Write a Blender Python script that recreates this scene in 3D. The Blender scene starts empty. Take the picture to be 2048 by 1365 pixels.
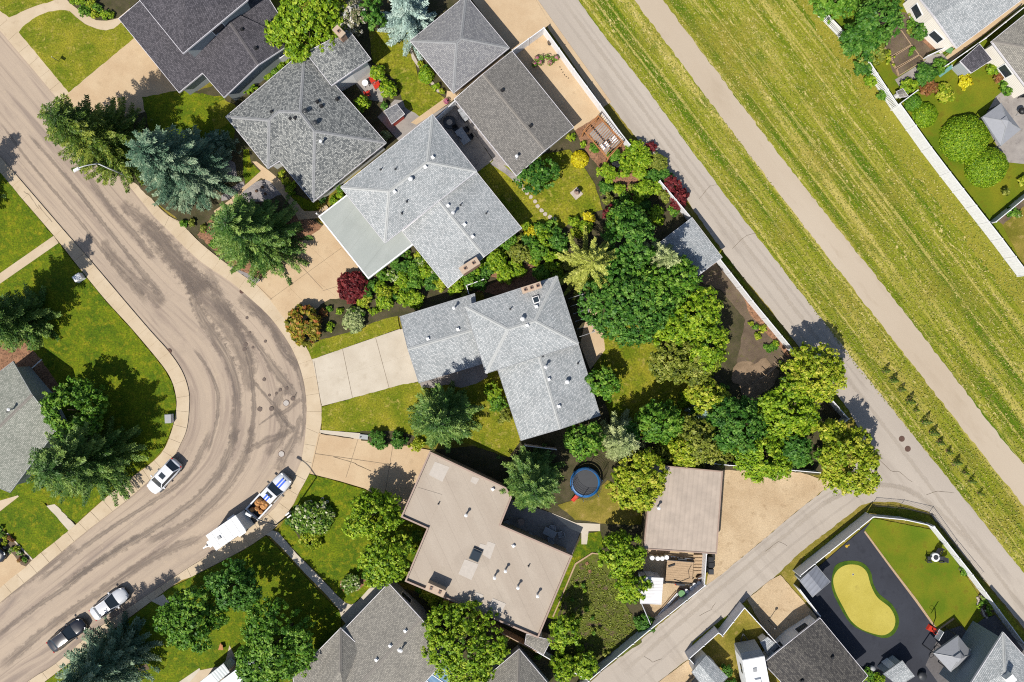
import bpy, math, random
import numpy as np
from mathutils import Vector, Matrix
random.seed(7); RNG = np.random.default_rng(11)
SC = bpy.context.scene; COL = SC.collection
# ------------------------------------------------------------------ camera, sky, sun, exposure
PXM, CAMH, CX, CY = 17.0, 80.3, 1024.0, 682.5      # pixels per metre on the ground, flying height
cam = bpy.data.cameras.new('camera'); cam.sensor_width = 36.0; cam.sensor_fit = 'HORIZONTAL'
cam.lens = 36.0 * CAMH / (2048 / PXM); cam.clip_end = 6000; cam.clip_start = 1.0
camo = bpy.data.objects.new('camera', cam); camo.location = (0, 0, CAMH); COL.objects.link(camo); SC.camera = camo
SHX, SHY, ELEV = 0.56, 0.83, math.radians(51.5)
world = bpy.data.worlds.new('World'); SC.world = world; world.use_nodes = True
wn = world.node_tree; sky = wn.nodes.new('ShaderNodeTexSky'); sky.sky_type = 'NISHITA'; sky.sun_disc = False
sky.sun_elevation = ELEV; sky.sun_rotation = math.atan2(-SHX, -SHY)
wn.links.new(sky.outputs[0], wn.nodes['Background'].inputs[0]); wn.nodes['Background'].inputs[1].default_value = 0.085
sun = bpy.data.lights.new('sun', 'SUN'); sun.energy = 4.6; sun.angle = math.radians(0.5); sun.color = (1.0, 0.95, 0.87)
suno = bpy.data.objects.new('sun', sun); COL.objects.link(suno)
ce = math.cos(ELEV); n_ = math.hypot(SHX, SHY)
suno.rotation_euler = Vector((SHX / n_ * ce, SHY / n_ * ce, -math.sin(ELEV))).to_track_quat('-Z', 'Y').to_euler()
SC.view_settings.view_transform = 'Standard'; SC.view_settings.look = 'None'; SC.view_settings.gamma = 1.0
SC.view_settings.use_curve_mapping = False; SC.cycles.use_denoising = False; SC.cycles.filter_width = 1.1; SC.view_settings.exposure = 0.62
GAIN = 1.9                                          # how bright a white sunlit ground shows; albedo = shown / GAIN
# ------------------------------------------------------------------ coordinates
REG = dict(A=(0,0),B=(400,0),C=(800,0),D=(1200,0),E=(1600,0),F=(0,300),G=(400,300),H=(800,300),I=(1200,300),J=(1600,300),
  K=(0,600),L=(400,600),M=(800,600),N=(1200,600),O=(1600,600),P=(0,850),Q=(400,850),R=(800,850),S=(1200,850),T=(1600,850),
  U=(0,1065),V=(400,1065),W=(800,1065),X=(1200,1065),Y=(1600,1065))
def q(k, s):                                        # survey points: map sheet letter, points on the sheet
    ox, oy = REG[k]; out = []
    for t in s.split():
        a, b = t.split(','); out.append((ox + float(a) / 4.55, oy + float(b) / 4.55))
    return out
def pp(s): return [tuple(float(a) for a in t.split(',')) for t in s.split()]
def G(p, z=0.0):
    k = (CAMH - z) / (CAMH * PXM); return Vector(((p[0] - CX) * k, (CY - p[1]) * k, z))
def G2(p, z=0.0):
    v = G(p, z); return (v.x, v.y)
def hd(dx, dy): return math.atan2(-dy, dx)          # heading from a survey direction
# ------------------------------------------------------------------ objects
def thing(name, label, cat, loc=(0, 0, 0), group=None, rz=0.0):
    o = bpy.data.objects.new(name, None); o.empty_display_size = 0.3; o.location = loc; o.rotation_euler = (0, 0, rz)
    COL.objects.link(o); tag(o, label, cat, group); return o
def tag(o, label=None, cat=None, group=None, kind=None):
    if label: o['label'] = label
    if cat: o['category'] = cat
    if group: o['group'] = group
    if kind: o['kind'] = kind
    return o
def link(name, me, parent=None, local=False):
    o = bpy.data.objects.new(name, me); COL.objects.link(o)
    if parent is not None:
        o.parent = parent
        if not local:                               # mesh is in world coordinates: undo the parents' offset
            p = parent; m = Matrix.Identity(4)
            while p is not None:
                m = (Matrix.Translation(p.location) @ p.rotation_euler.to_matrix().to_4x4() if p.type == 'EMPTY' else Matrix.Identity(4)) @ m
                p = p.parent
            if parent.type == 'EMPTY': o.matrix_parent_inverse = m.inverted()
    return o
def copy_tree(o, parent=None):
    c = o.copy(); COL.objects.link(c); c.parent = parent
    if parent is not None: c.matrix_parent_inverse = o.matrix_parent_inverse.copy()
    for ch in list(o.children): copy_tree(ch, c)
    return c
class MB:
    def __init__(s): s.v = []; s.f = []; s.m = []; s.uv = {}
    def add(s, vs, fs, mi=0):
        b = len(s.v); s.v += [tuple(v) for v in vs]
        for f in fs: s.f.append([b + i for i in f]); s.m.append(mi)
        return s
    def prism(s, pts, z0, z1, mi=0, bottom=False):
        a = sum(pts[i][0] * pts[(i + 1) % len(pts)][1] - pts[(i + 1) % len(pts)][0] * pts[i][1] for i in range(len(pts)))
        if a < 0: pts = pts[::-1]
        n = len(pts); vs = [(x, y, z1) for x, y in pts] + [(x, y, z0) for x, y in pts]
        fs = [list(range(n))] + [[i, n + i, n + (i + 1) % n, (i + 1) % n] for i in range(n)]
        if bottom: fs.append([2 * n - 1 - i for i in range(n)])
        return s.add(vs, fs, mi)
    def box(s, c, d, rz=0.0, mi=0, taper=1.0, ty=None):
        ca, sa = math.cos(rz), math.sin(rz); vs = []
        for k in (-1, 1):
            tx = taper if k > 0 else 1.0; tyy = (ty if ty is not None else taper) if k > 0 else 1.0
            for ex, ey in ((-1, -1), (1, -1), (1, 1), (-1, 1)):
                x, y = ex * d[0] / 2 * tx, ey * d[1] / 2 * tyy
                vs.append((c[0] + x * ca - y * sa, c[1] + x * sa + y * ca, c[2] + k * d[2] / 2))
        return s.add(vs, [[3, 2, 1, 0], [4, 5, 6, 7], [0, 1, 5, 4], [1, 2, 6, 5], [2, 3, 7, 6], [3, 0, 4, 7]], mi)
    def bar(s, a, b, w, h=None, mi=0, up=(0, 0, 1)):
        a, b = Vector(a), Vector(b); d = (b - a); h = h or w
        if d.length < 1e-6: return s
        d.normalize(); u = Vector(up); x = d.cross(u)
        if x.length < 1e-3: x = d.cross(Vector((1, 0, 0)))
        x.normalize(); y = x.cross(d); vs = []
        for p in (a, b):
            for ex, ey in ((-1, -1), (1, -1), (1, 1), (-1, 1)): vs.append(p + x * ex * w / 2 + y * ey * h / 2)
        return s.add(vs, [[3, 2, 1, 0], [4, 5, 6, 7], [0, 1, 5, 4], [1, 2, 6, 5], [2, 3, 7, 6], [3, 0, 4, 7]], mi)
    def tube(s, pts, rs, n=8, mi=0, cap=True):
        pts = [Vector(p) for p in pts]; rs = rs if isinstance(rs, (list, tuple)) else [rs] * len(pts)
        vs = []; ref = Vector((0.13, 0.97, 0.2))
        for i, p in enumerate(pts):
            d = (pts[min(i + 1, len(pts) - 1)] - pts[max(i - 1, 0)]).normalized()
            x = d.cross(ref)
            if x.length < 0.05: x = d.cross(Vector((1, 0, 0)))
            x.normalize(); y = d.cross(x)
            for k in range(n):
                a = 2 * math.pi * k / n; vs.append(p + (x * math.cos(a) + y * math.sin(a)) * rs[i])
        fs = []
        for i in range(len(pts) - 1):
            for k in range(n):
                fs.append([i * n + k, i * n + (k + 1) % n, (i + 1) * n + (k + 1) % n, (i + 1) * n + k])
        if cap: fs.append([n - 1 - k for k in range(n)]); fs.append([(len(pts) - 1) * n + k for k in range(n)])
        return s.add(vs, fs, mi)
    def cyl(s, c, r, z0, z1, n=12, mi=0, r1=None):
        return s.tube([(c[0], c[1], z0), (c[0], c[1], z1)], [r, r if r1 is None else r1], n, mi)
    def build(s, name, mats, parent=None, smooth=False, local=False):
        me = bpy.data.meshes.new(name); me.from_pydata(s.v, [], s.f)
        if not isinstance(mats, (list, tuple)): mats = [mats]
        for m in mats: me.materials.append(m)
        if len(mats) > 1: me.polygons.foreach_set('material_index', s.m)
        if smooth: me.polygons.foreach_set('use_smooth', [True] * len(me.polygons))
        if s.uv:
            ul = me.uv_layers.new(name='uv')
            for p in me.polygons:
                if p.index in s.uv:
                    for li, w in zip(p.loop_indices, s.uv[p.index]): ul.data[li].uv = w
        me.update(); return link(name, me, parent, local)
# ------------------------------------------------------------------ materials
def lin(c): return tuple((x / 255 / 12.92 if x / 255 <= 0.04045 else ((x / 255 + 0.055) / 1.055) ** 2.4) for x in c)
def A(r, g, b, k=1.0): return tuple(min(0.85, x / GAIN * k) for x in lin((r, g, b))) + (1.0,)
class NT:
    def __init__(s, name):
        s.mat = bpy.data.materials.new(name); s.mat.use_nodes = True; s.t = s.mat.node_tree
        s.b = s.t.nodes['Principled BSDF']; s.out = s.t.nodes['Material Output']
    def n(s, typ, **kw):
        nd = s.t.nodes.new('ShaderNode' + typ)
        for k, v in kw.items(): setattr(nd, k, v)
        return nd
    def l(s, a, b): s.t.links.new(a, b)
    def coord(s, kind='Object', scale=None, rot=0.0):
        c = s.n('TexCoord').outputs[kind]
        if scale is None and not rot: return c
        m = s.n('Mapping'); m.inputs['Rotation'].default_value = (0, 0, rot); s.l(c, m.inputs[0])
        if scale is None: return m.outputs[0]
        k = s.n('Mapping'); k.inputs['Scale'].default_value = scale; s.l(m.outputs[0], k.inputs[0]); return k.outputs[0]
    def noise(s, co, scale, detail=4, rough=0.55, dist=0.0):
        n = s.n('TexNoise'); n.inputs['Scale'].default_value = scale; n.inputs['Detail'].default_value = detail
        n.inputs['Roughness'].default_value = rough; n.inputs['Distortion'].default_value = dist
        s.l(co, n.inputs['Vector']); return n.outputs['Fac']
    def ramp(s, fac, stops, interp='LINEAR'):
        r = s.n('ValToRGB'); r.color_ramp.interpolation = interp; e = r.color_ramp.elements
        while len(e) < len(stops): e.new(0.5)
        for i, (p, c) in enumerate(stops): e[i].position = p; e[i].color = c if len(c) == 4 else tuple(c) + (1,)
        s.l(fac, r.inputs[0]); return r.outputs[0]
    def val(s, fac, a, b, lo=0.0, hi=1.0):
        m = s.n('MapRange'); m.inputs[1].default_value = a; m.inputs[2].default_value = b; m.inputs[3].default_value = lo; m.inputs[4].default_value = hi
        s.l(fac, m.inputs[0]); return m.outputs[0]
    def mix(s, fac, a, b, typ='MIX'):
        m = s.n('Mix', data_type='RGBA', blend_type=typ)
        if isinstance(fac, (int, float)): m.inputs[0].default_value = fac
        else: s.l(fac, m.inputs[0])
        for i, x in ((6, a), (7, b)):
            if isinstance(x, (tuple, list)): m.inputs[i].default_value = x if len(x) == 4 else tuple(x) + (1,)
            else: s.l(x, m.inputs[i])
        return m.outputs[2]
    def bump(s, h, strength=0.4, dist=0.05):
        b = s.n('Bump'); b.inputs['Strength'].default_value = strength; b.inputs['Distance'].default_value = dist
        s.l(h, b.inputs['Height']); s.l(b.outputs[0], s.b.inputs['Normal'])
    def done(s, col, rough=0.9, metal=0.0, spec=0.2):
        if isinstance(col, (tuple, list)): s.b.inputs['Base Color'].default_value = col if len(col) == 4 else tuple(col) + (1,)
        else: s.l(col, s.b.inputs['Base Color'])
        s.b.inputs['Roughness'].default_value = rough; s.b.inputs['Metallic'].default_value = metal
        s.b.inputs['Specular IOR Level'].default_value = spec; return s.mat
GREY = lambda v: (v, v, v, 1)
def m_ground(name, c1, c2, c3=None, s1=0.22, s2=2.6, fine=9.0, amt=0.35, bump=0.5, bd=0.06, thr=(0.55, 0.72), rough=0.95, stretch=None, rot=0.0):
    t = NT(name); co = t.coord('Object', stretch, rot); co0 = t.coord('Object')
    a = t.ramp(t.noise(co, s1, 5, 0.6), [(0.36, c1), (0.64, c2)])
    if c3: a = t.mix(t.val(t.noise(co, s2, 5, 0.62), thr[0], thr[1]), a, c3)
    f = t.noise(co0, fine, 4, 0.7)
    a = t.mix(1.0, a, t.ramp(f, [(0.28, GREY(1 - amt)), (0.72, GREY(1 + amt * 0.6))]), 'MULTIPLY')
    t.bump(f, bump, bd); return t.done(a, rough)
def m_plain(name, c, rough=0.6, metal=0.0, var=0.10, scale=3.0, spec=0.35):
    t = NT(name); co = t.coord('Object')
    f = t.noise(co, scale, 4, 0.6)
    return t.done(t.mix(1.0, c, t.ramp(f, [(0.3, GREY(1 - var)), (0.7, GREY(1 + var * 0.5))]), 'MULTIPLY'), rough, metal, spec)
def m_shingle(name, c1, c2, bw=0.34, rh=0.21, stain=0.18, mortar=0.55, bias=0.0):
    t = NT(name); uv = t.coord('UV'); br = t.n('TexBrick'); t.l(uv, br.inputs['Vector'])
    br.offset = 0.37; br.inputs['Color1'].default_value = c1; br.inputs['Color2'].default_value = c2
    br.inputs['Mortar'].default_value = tuple(x * mortar for x in c1[:3]) + (1,)
    br.inputs['Scale'].default_value = 1.0; br.inputs['Mortar Size'].default_value = 0.018; br.inputs['Mortar Smooth'].default_value = 0.4
    br.inputs['Brick Width'].default_value = bw; br.inputs['Row Height'].default_value = rh; br.inputs['Bias'].default_value = bias
    co = t.coord('Object'); lo = t.noise(co, 0.5, 5, 0.6); sp = t.noise(co, 9.0, 3, 0.7)
    a = t.mix(1.0, br.outputs['Color'], t.ramp(lo, [(0.32, GREY(1 - stain)), (0.68, GREY(1 + stain * 0.5))]), 'MULTIPLY')
    a = t.mix(1.0, a, t.ramp(sp, [(0.3, GREY(0.80)), (0.7, GREY(1.14))]), 'MULTIPLY')
    t.bump(br.outputs['Fac'], -0.5, 0.03); return t.done(a, 0.92, 0, 0.15)
def m_leaf(name, dark, mid, light, trans=0.22, extra=None):
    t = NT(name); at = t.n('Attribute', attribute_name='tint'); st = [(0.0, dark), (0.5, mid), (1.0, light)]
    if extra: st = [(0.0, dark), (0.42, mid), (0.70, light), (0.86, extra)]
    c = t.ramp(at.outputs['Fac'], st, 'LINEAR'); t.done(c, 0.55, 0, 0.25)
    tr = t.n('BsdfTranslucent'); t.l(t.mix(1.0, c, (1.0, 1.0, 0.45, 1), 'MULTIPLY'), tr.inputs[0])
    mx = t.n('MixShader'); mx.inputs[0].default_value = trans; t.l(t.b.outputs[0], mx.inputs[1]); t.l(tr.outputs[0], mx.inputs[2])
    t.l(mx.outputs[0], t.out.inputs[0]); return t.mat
def m_glass(name, c=(0.02, 0.028, 0.035, 1), rough=0.06): return NT(name).done(c, rough, 0.0, 0.6)
def m_brick(name, c1, c2, mort):
    t = NT(name); co = t.coord('Object'); br = t.n('TexBrick'); t.l(co, br.inputs['Vector'])
    br.inputs['Color1'].default_value = c1; br.inputs['Color2'].default_value = c2; br.inputs['Mortar'].default_value = mort
    br.inputs['Scale'].default_value = 1; br.inputs['Brick Width'].default_value = 0.22; br.inputs['Row Height'].default_value = 0.075; br.inputs['Mortar Size'].default_value = 0.008
    return t.done(br.outputs['Color'], 0.9)
def m_siding(name, c, gap=0.2):
    t = NT(name); co = t.coord('Object'); sx = t.n('SeparateXYZ'); t.l(co, sx.inputs[0])
    m = t.n('Math', operation='PINGPONG'); t.l(sx.outputs[2], m.inputs[0]); m.inputs[1].default_value = gap / 2
    f = t.val(m.outputs[0], 0.0, 0.03, 0.6, 1.0); t.bump(m.outputs[0], 0.4, 0.05)
    return t.done(t.mix(1.0, c, f, 'MULTIPLY'), 0.7, 0, 0.3)
def m_rib(name, c, pitch, rot, depth=0.5, rough=0.5, metal=0.0, lo=0.72):
    t = NT(name); co = t.coord('Object', (1, 1, 1), rot); sx = t.n('SeparateXYZ'); t.l(co, sx.inputs[0])
    m = t.n('Math', operation='PINGPONG'); t.l(sx.outputs[0], m.inputs[0]); m.inputs[1].default_value = pitch / 2
    f = t.val(m.outputs[0], 0.0, pitch * 0.22, lo, 1.0); st = t.noise(t.coord('Object'), 0.8, 5, 0.6)
    a = t.mix(1.0, c, f, 'MULTIPLY'); a = t.mix(1.0, a, t.ramp(st, [(0.3, GREY(0.82)), (0.7, GREY(1.06))]), 'MULTIPLY')
    t.bump(m.outputs[0], depth, 0.05); return t.done(a, rough, metal, 0.4)
M = {}
# grass and soils
M['lawn'] = m_ground('lawn_grass', A(116, 134, 16), A(168, 162, 44), A(194, 178, 88), 0.35, 1.9, 6, 0.65, 0.9)
M['lawn_green'] = m_ground('lush_lawn_grass', A(86, 116, 8), A(126, 142, 12), A(162, 158, 30), 0.4, 1.7, 6, 0.65, 0.9, thr=(0.5, 0.72))
M['mown'] = m_ground('close_mown_grass', A(140, 146, 36), A(176, 166, 62), A(150, 152, 40), 0.12, 0.6, 7, 0.4, 0.7, stretch=(0.2, 1, 1), rot=math.radians(52.5))
M['lawn_dry'] = m_ground('dry_lawn_grass', A(128, 124, 36), A(168, 150, 66), A(190, 164, 96), 0.3, 1.2, 8, 0.4, 0.8)
M['lawn_turf'] = m_ground('trimmed_turf', A(104, 128, 16), A(140, 142, 28), A(122, 118, 24), 0.25, 1.0, 10, 0.25, 0.5)
def m_field():
    t = NT('mown_field_grass'); r = math.radians(52.5); co = t.coord('Object')
    st = t.coord('Object', (0.035, 1.0, 1), r); st2 = t.coord('Object', (0.38, 1.0, 1), r); st3 = t.coord('Object', (0.015, 1.0, 1), r)
    a = t.ramp(t.noise(st, 0.6, 5, 0.65), [(0.40, A(94, 124, 6)), (0.48, A(142, 150, 30)), (0.54, A(160, 162, 50)), (0.61, A(198, 186, 92))])
    a = t.mix(t.val(t.noise(co, 0.13, 5, 0.6), 0.48, 0.66, 0.0, 0.7), a, A(160, 148, 56))
    a = t.mix(t.val(t.noise(st2, 0.7, 5, 0.65), 0.55, 0.68, 0.0, 0.75), a, A(90, 120, 6))
    a = t.mix(t.val(t.noise(st3, 1.5, 3, 0.6), 0.57, 0.62, 0.0, 0.7), a, A(214, 198, 110))
    cl = t.val(t.noise(st, 0.9, 3, 0.5), 0.42, 0.6); sp = t.val(t.noise(st2, 3.2, 4, 0.7, 0.2), 0.56, 0.62, 0.0, 0.95)
    mm = t.n('Math', operation='MULTIPLY'); t.l(cl, mm.inputs[0]); t.l(sp, mm.inputs[1]); a = t.mix(mm.outputs[0], a, A(232, 212, 140))
    f = t.noise(co, 6.0, 6, 0.78)
    a = t.mix(1.0, a, t.ramp(f, [(0.3, GREY(0.55)), (0.7, GREY(1.4))]), 'MULTIPLY')
    t.bump(f, 0.9, 0.08); return t.done(a, 0.95)
M['field'] = m_field()
M['soil'] = m_ground('garden_soil', A(112, 96, 80), A(138, 120, 100), A(122, 116, 70), 0.5, 2.5, 10, 0.4, 0.8)
M['mulch'] = m_ground('bark_mulch', A(164, 120, 92), A(198, 150, 116), A(132, 100, 76), 0.8, 5.0, 14, 0.45, 0.9, thr=(0.5, 0.6))
M['dark_mulch'] = m_ground('dark_mulch', A(82, 80, 52), A(108, 98, 74), A(92, 100, 40), 0.8, 5.0, 14, 0.5, 0.9)
M['gravel'] = m_ground('grey_gravel', A(156, 150, 150), A(186, 178, 174), A(206, 198, 190), 0.9, 7.0, 14, 0.3, 0.8)
M['tan_gravel'] = m_ground('tan_gravel', A(212, 184, 146), A(230, 204, 166), A(182, 154, 118), 0.3, 1.0, 9, 0.26, 0.6, thr=(0.56, 0.78))
M['concrete'] = m_ground('old_concrete', A(218, 196, 164), A(230, 210, 180), A(202, 180, 150), 0.35, 1.3, 16, 0.08, 0.25, 0.02, thr=(0.58, 0.8), rough=0.85)
M['concrete_pale'] = m_ground('pale_concrete', A(218, 205, 184), A(230, 218, 198), A(204, 190, 168), 0.4, 1.0, 16, 0.08, 0.25, 0.02, thr=(0.58, 0.8), rough=0.85)
M['concrete_tan'] = m_ground('tan_concrete', A(218, 188, 150), A(230, 203, 165), A(200, 172, 136), 0.3, 0.9, 12, 0.14, 0.25, 0.02, thr=(0.6, 0.8), rough=0.85)
M['patio'] = m_ground('grey_patio', A(168, 160, 154), A(186, 178, 170), A(150, 142, 136), 0.6, 2.0, 14, 0.12, 0.3, 0.02)
M['alley'] = m_ground('alley_asphalt', A(196, 184, 170), A(211, 199, 184), A(188, 176, 162), 0.12, 0.5, 14, 0.10, 0.3, 0.02, thr=(0.55, 0.7), rough=0.88, stretch=(0.18, 1.0, 1), rot=math.radians(52.5))
M['path'] = m_ground('path_asphalt', A(206, 188, 164), A(216, 200, 178), A(200, 182, 158), 0.08, 0.5, 14, 0.07, 0.3, 0.02, rough=0.88, stretch=(0.3, 1.0, 1), rot=math.radians(52.5))
M['rubber'] = m_ground('rubber_crumb', A(64, 66, 74), A(72, 75, 84), A(58, 60, 68), 0.2, 1.0, 16, 0.15, 0.5, 0.02)
M['putt'] = m_ground('putting_turf', A(202, 186, 82), A(214, 198, 96), A(170, 154, 74), 0.3, 0.7, 10, 0.16, 0.5, 0.02, thr=(0.6, 0.8))
M['fringe'] = m_ground('fringe_turf', A(62, 96, 18), A(90, 118, 26), None, 0.8, 2, 10, 0.3, 0.6)
def m_road():
    t = NT('worn_street_asphalt'); uv = t.coord('UV'); co = t.coord('Object')
    mp = t.n('Mapping'); mp.inputs['Scale'].default_value = (0.055, 0.62, 1); t.l(uv, mp.inputs[0])
    s1 = t.noise(mp.outputs[0], 1.0, 6, 0.62, 0.9)
    mp2 = t.n('Mapping'); mp2.inputs['Scale'].default_value = (0.02, 1.7, 1); mp2.inputs['Location'].default_value = (3, 7, 0); t.l(uv, mp2.inputs[0])
    s2 = t.noise(mp2.outputs[0], 1.0, 4, 0.6, 0.5)
    a = t.ramp(s1, [(0.40, A(206, 186, 164)), (0.53, A(197, 178, 158)), (0.60, A(182, 163, 146)), (0.70, A(164, 148, 135))])
    a = t.mix(t.val(s2, 0.57, 0.66, 0.0, 0.5), a, A(160, 142, 128))
    a = t.mix(t.val(t.noise(co, 0.45, 6, 0.65), 0.55, 0.75, 0.0, 0.45), a, A(166, 150, 136))
    a = t.mix(t.val(t.noise(co, 0.9, 4, 0.6), 0.64, 0.70, 0.0, 0.55), a, A(212, 192, 166))
    f = t.noise(co, 14, 3, 0.7); a = t.mix(1.0, a, t.ramp(f, [(0.3, GREY(0.88)), (0.7, GREY(1.07))]), 'MULTIPLY')
    t.bump(f, 0.3, 0.02); return t.done(a, 0.85)
M['road'] = m_road()
def m_tar(name, c, dens):
    t = NT(name); uv = t.coord('UV'); sx = t.n('SeparateXYZ'); t.l(uv, sx.inputs[0]); co = t.coord('Object')
    m = t.n('Math', operation='PINGPONG'); t.l(sx.outputs[1], m.inputs[0]); m.inputs[1].default_value = 0.5
    e = t.n('Math', operation='PINGPONG'); t.l(sx.outputs[0], e.inputs[0]); e.inputs[1].default_value = 0.5
    nz = t.noise(co, 1.1, 8, 0.75); ad = t.n('Math', operation='ADD'); t.l(m.outputs[0], ad.inputs[0]); t.l(t.val(nz, 0.3, 0.7, -0.24, 0.2), ad.inputs[1])
    al = t.n('Math', operation='MULTIPLY'); t.l(t.val(ad.outputs[0], 0.10, 0.28, 0.0, dens), al.inputs[0]); t.l(t.val(e.outputs[0], 0.0, 0.08), al.inputs[1])
    mu = t.n('Mapping'); mu.inputs['Scale'].default_value = (5, 7, 1); t.l(uv, mu.inputs[0]); sk = t.noise(mu.outputs[0], 1.0, 7, 0.72, 0.6)
    a2 = t.n('Math', operation='MULTIPLY'); t.l(al.outputs[0], a2.inputs[0]); t.l(t.val(sk, 0.36, 0.6, 0.25, 1.0), a2.inputs[1])
    t.l(a2.outputs[0], t.b.inputs['Alpha']); f = t.noise(co, 12, 3, 0.7)
    return t.done(t.mix(1.0, c, t.ramp(f, [(0.3, GREY(0.85)), (0.7, GREY(1.1))]), 'MULTIPLY'), 0.8)
M['tar'] = m_tar('tar_stain', A(138, 126, 118), 0.5); M['tar_soft'] = m_tar('dust_stain', A(148, 134, 124), 0.5)
# roofs
M['sh_sage'] = m_shingle('sage_grey_shingle', A(158, 162, 150), A(200, 200, 188), 0.22, 0.15, 0.08)
M['joint'] = m_plain('slab_joint', A(150, 132, 110), 0.9)
M['soil_light'] = m_ground('dry_earth', A(150, 128, 102), A(178, 152, 124), A(132, 112, 88), 0.6, 2.0, 9, 0.3, 0.7)
M['weeds'] = m_ground('weedy_soil', A(98, 100, 48), A(116, 128, 44), A(122, 102, 80), 0.7, 1.3, 7, 0.5, 0.9, thr=(0.52, 0.64))
M['sh_dark'] = m_shingle('charcoal_shingle', A(86, 84, 90), A(124, 120, 126), 0.22, 0.15, 0.08)
M['sh_mix'] = m_shingle('mottled_grey_shingle', A(112, 116, 118), A(202, 203, 198), 0.21, 0.15, 0.06)
M['sh_grey'] = m_shingle('grey_shingle', A(146, 146, 150), A(184, 183, 182), 0.22, 0.15, 0.06)
M['sh_brown'] = m_shingle('brown_grey_shingle', A(132, 129, 125), A(168, 163, 156), 0.22, 0.15, 0.06)
M['sh_light'] = m_shingle('pale_grey_shingle', A(180, 186, 188), A(228, 230, 230), 0.22, 0.15, 0.12)
M['sh_tan'] = m_shingle('weathered_tan_shingle', A(152, 148, 140), A(188, 182, 170), 0.22, 0.15, 0.08)
M['sh_black'] = m_shingle('dark_slate_shingle', A(80, 78, 78), A(122, 118, 112), 0.30, 0.19, 0.10)
M['cap_grey'] = m_plain('ridge_cap_grey', A(172, 173, 174), 0.9, var=0.2, scale=6, spec=0.1)
M['cap_light'] = m_plain('ridge_cap_pale', A(208, 210, 208), 0.9, var=0.15, scale=6, spec=0.1)
M['cap_dark'] = m_plain('ridge_cap_dark', A(120, 116, 118), 0.9, var=0.2, scale=6, spec=0.1)
M['cap_brown'] = m_plain('ridge_cap_brown', A(160, 154, 146), 0.9, var=0.2, scale=6, spec=0.1)
def m_torch(name, c1, c2, rot, w):
    t = NT(name); co = t.coord('Object', (1, 1, 1), rot); sx = t.n('SeparateXYZ'); t.l(co, sx.inputs[0])
    d = t.n('Math', operation='PINGPONG'); t.l(sx.outputs[0], d.inputs[0]); d.inputs[1].default_value = w
    seam = t.val(d.outputs[0], 0.0, 0.05, 0.86, 1.0)
    a = t.ramp(t.noise(t.coord('Object', (1, 0.15, 1), rot), 0.5, 5, 0.6), [(0.35, c1), (0.65, c2)])
    a = t.mix(t.val(t.noise(t.coord('Object'), 0.35, 5, 0.6), 0.55, 0.75, 0, 0.4), a, tuple(x * 0.8 for x in c1[:3]) + (1,))
    a = t.mix(1.0, a, seam, 'MULTIPLY'); f = t.noise(t.coord('Object'), 12, 3, 0.7)
    a = t.mix(1.0, a, t.ramp(f, [(0.3, GREY(0.9)), (0.7, GREY(1.06))]), 'MULTIPLY'); return t.done(a, 0.85)
M['torch_tan'] = m_torch('beige_membrane', A(196, 181, 164), A(207, 193, 176), math.radians(-25), 0.95)
M['torch_grey'] = m_torch('pale_grey_membrane', A(184, 190, 184), A(196, 201, 195), math.radians(38), 1.3)
M['torch_rib'] = m_rib('beige_ribbed_metal', A(204, 187, 170), 0.55, 0.1, 0.4, 0.7, lo=0.9)
M['patch'] = m_plain('pale_roof_patch', A(216, 206, 194), 0.9, var=0.08)
M['metal_rib'] = m_rib('corrugated_steel', A(166, 176, 180), 0.34, math.radians(-40), 0.7, 0.45, 0.2, lo=0.55)
M['metal_rib2'] = m_rib('ribbed_steel_lid', A(150, 154, 164), 0.5, math.radians(37), 0.6, 0.5, 0.2, lo=0.8)
M['white_rib'] = m_rib('white_ribbed_steel', (0.55, 0.54, 0.54, 1), 0.36, math.radians(90), 0.7, 0.5, lo=0.75)
M['poly_blue'] = m_rib('blue_polycarbonate', A(118, 160, 196), 0.55, math.radians(-40), 0.5, 0.3, lo=0.8)
# walls, trim, bits
M['white'] = m_plain('white_paint', (0.58, 0.58, 0.58, 1), 0.55, var=0.1)
M['trim'] = m_plain('white_trim', (0.52, 0.50, 0.52, 1), 0.5, var=0.08)
M['trim_tan'] = m_plain('brown_pink_trim', A(184, 158, 142), 0.6)
M['trim_grey'] = m_plain('grey_trim', A(180, 182, 184), 0.5)
M['wall_white'] = m_siding('white_siding', (0.62, 0.62, 0.60, 1)); M['wall_grey'] = m_siding('grey_siding', A(188, 196, 198))
M['wall_cream'] = m_siding('cream_siding', (0.62, 0.58, 0.52, 1)); M['wall_tan'] = m_siding('tan_siding', A(206, 178, 146)); M['wall_blue'] = m_siding('blue_grey_siding', A(150, 164, 172))
M['brick'] = m_brick('brick', A(182, 134, 110), A(202, 156, 130), A(206, 186, 166)); M['stone_cap'] = m_plain('concrete_cap', A(214, 190, 166), 0.9)
M['glass'] = m_glass('window_glass'); M['black'] = m_plain('black_plastic', (0.012, 0.012, 0.013, 1), 0.5); M['dark'] = m_plain('dark_metal', (0.03, 0.032, 0.036, 1), 0.5)
M['steel'] = m_plain('galvanised_steel', (0.45, 0.46, 0.47, 1), 0.4, 0.6); M['fence_white'] = m_plain('white_vinyl', (0.56, 0.56, 0.57, 1), 0.45, var=0.1); M['fence_grey'] = m_plain('grey_vinyl', (0.6, 0.6, 0.6, 1), 0.5, var=0.06)
M['fence_tan'] = m_plain('tan_fence_boards', A(206, 176, 148), 0.8, var=0.2); M['wood'] = m_plain('weathered_wood', A(206, 176, 140), 0.85, var=0.25, scale=8); M['wood_orange'] = m_plain('stained_cedar', A(206, 142, 88), 0.8, var=0.25, scale=8)
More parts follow.
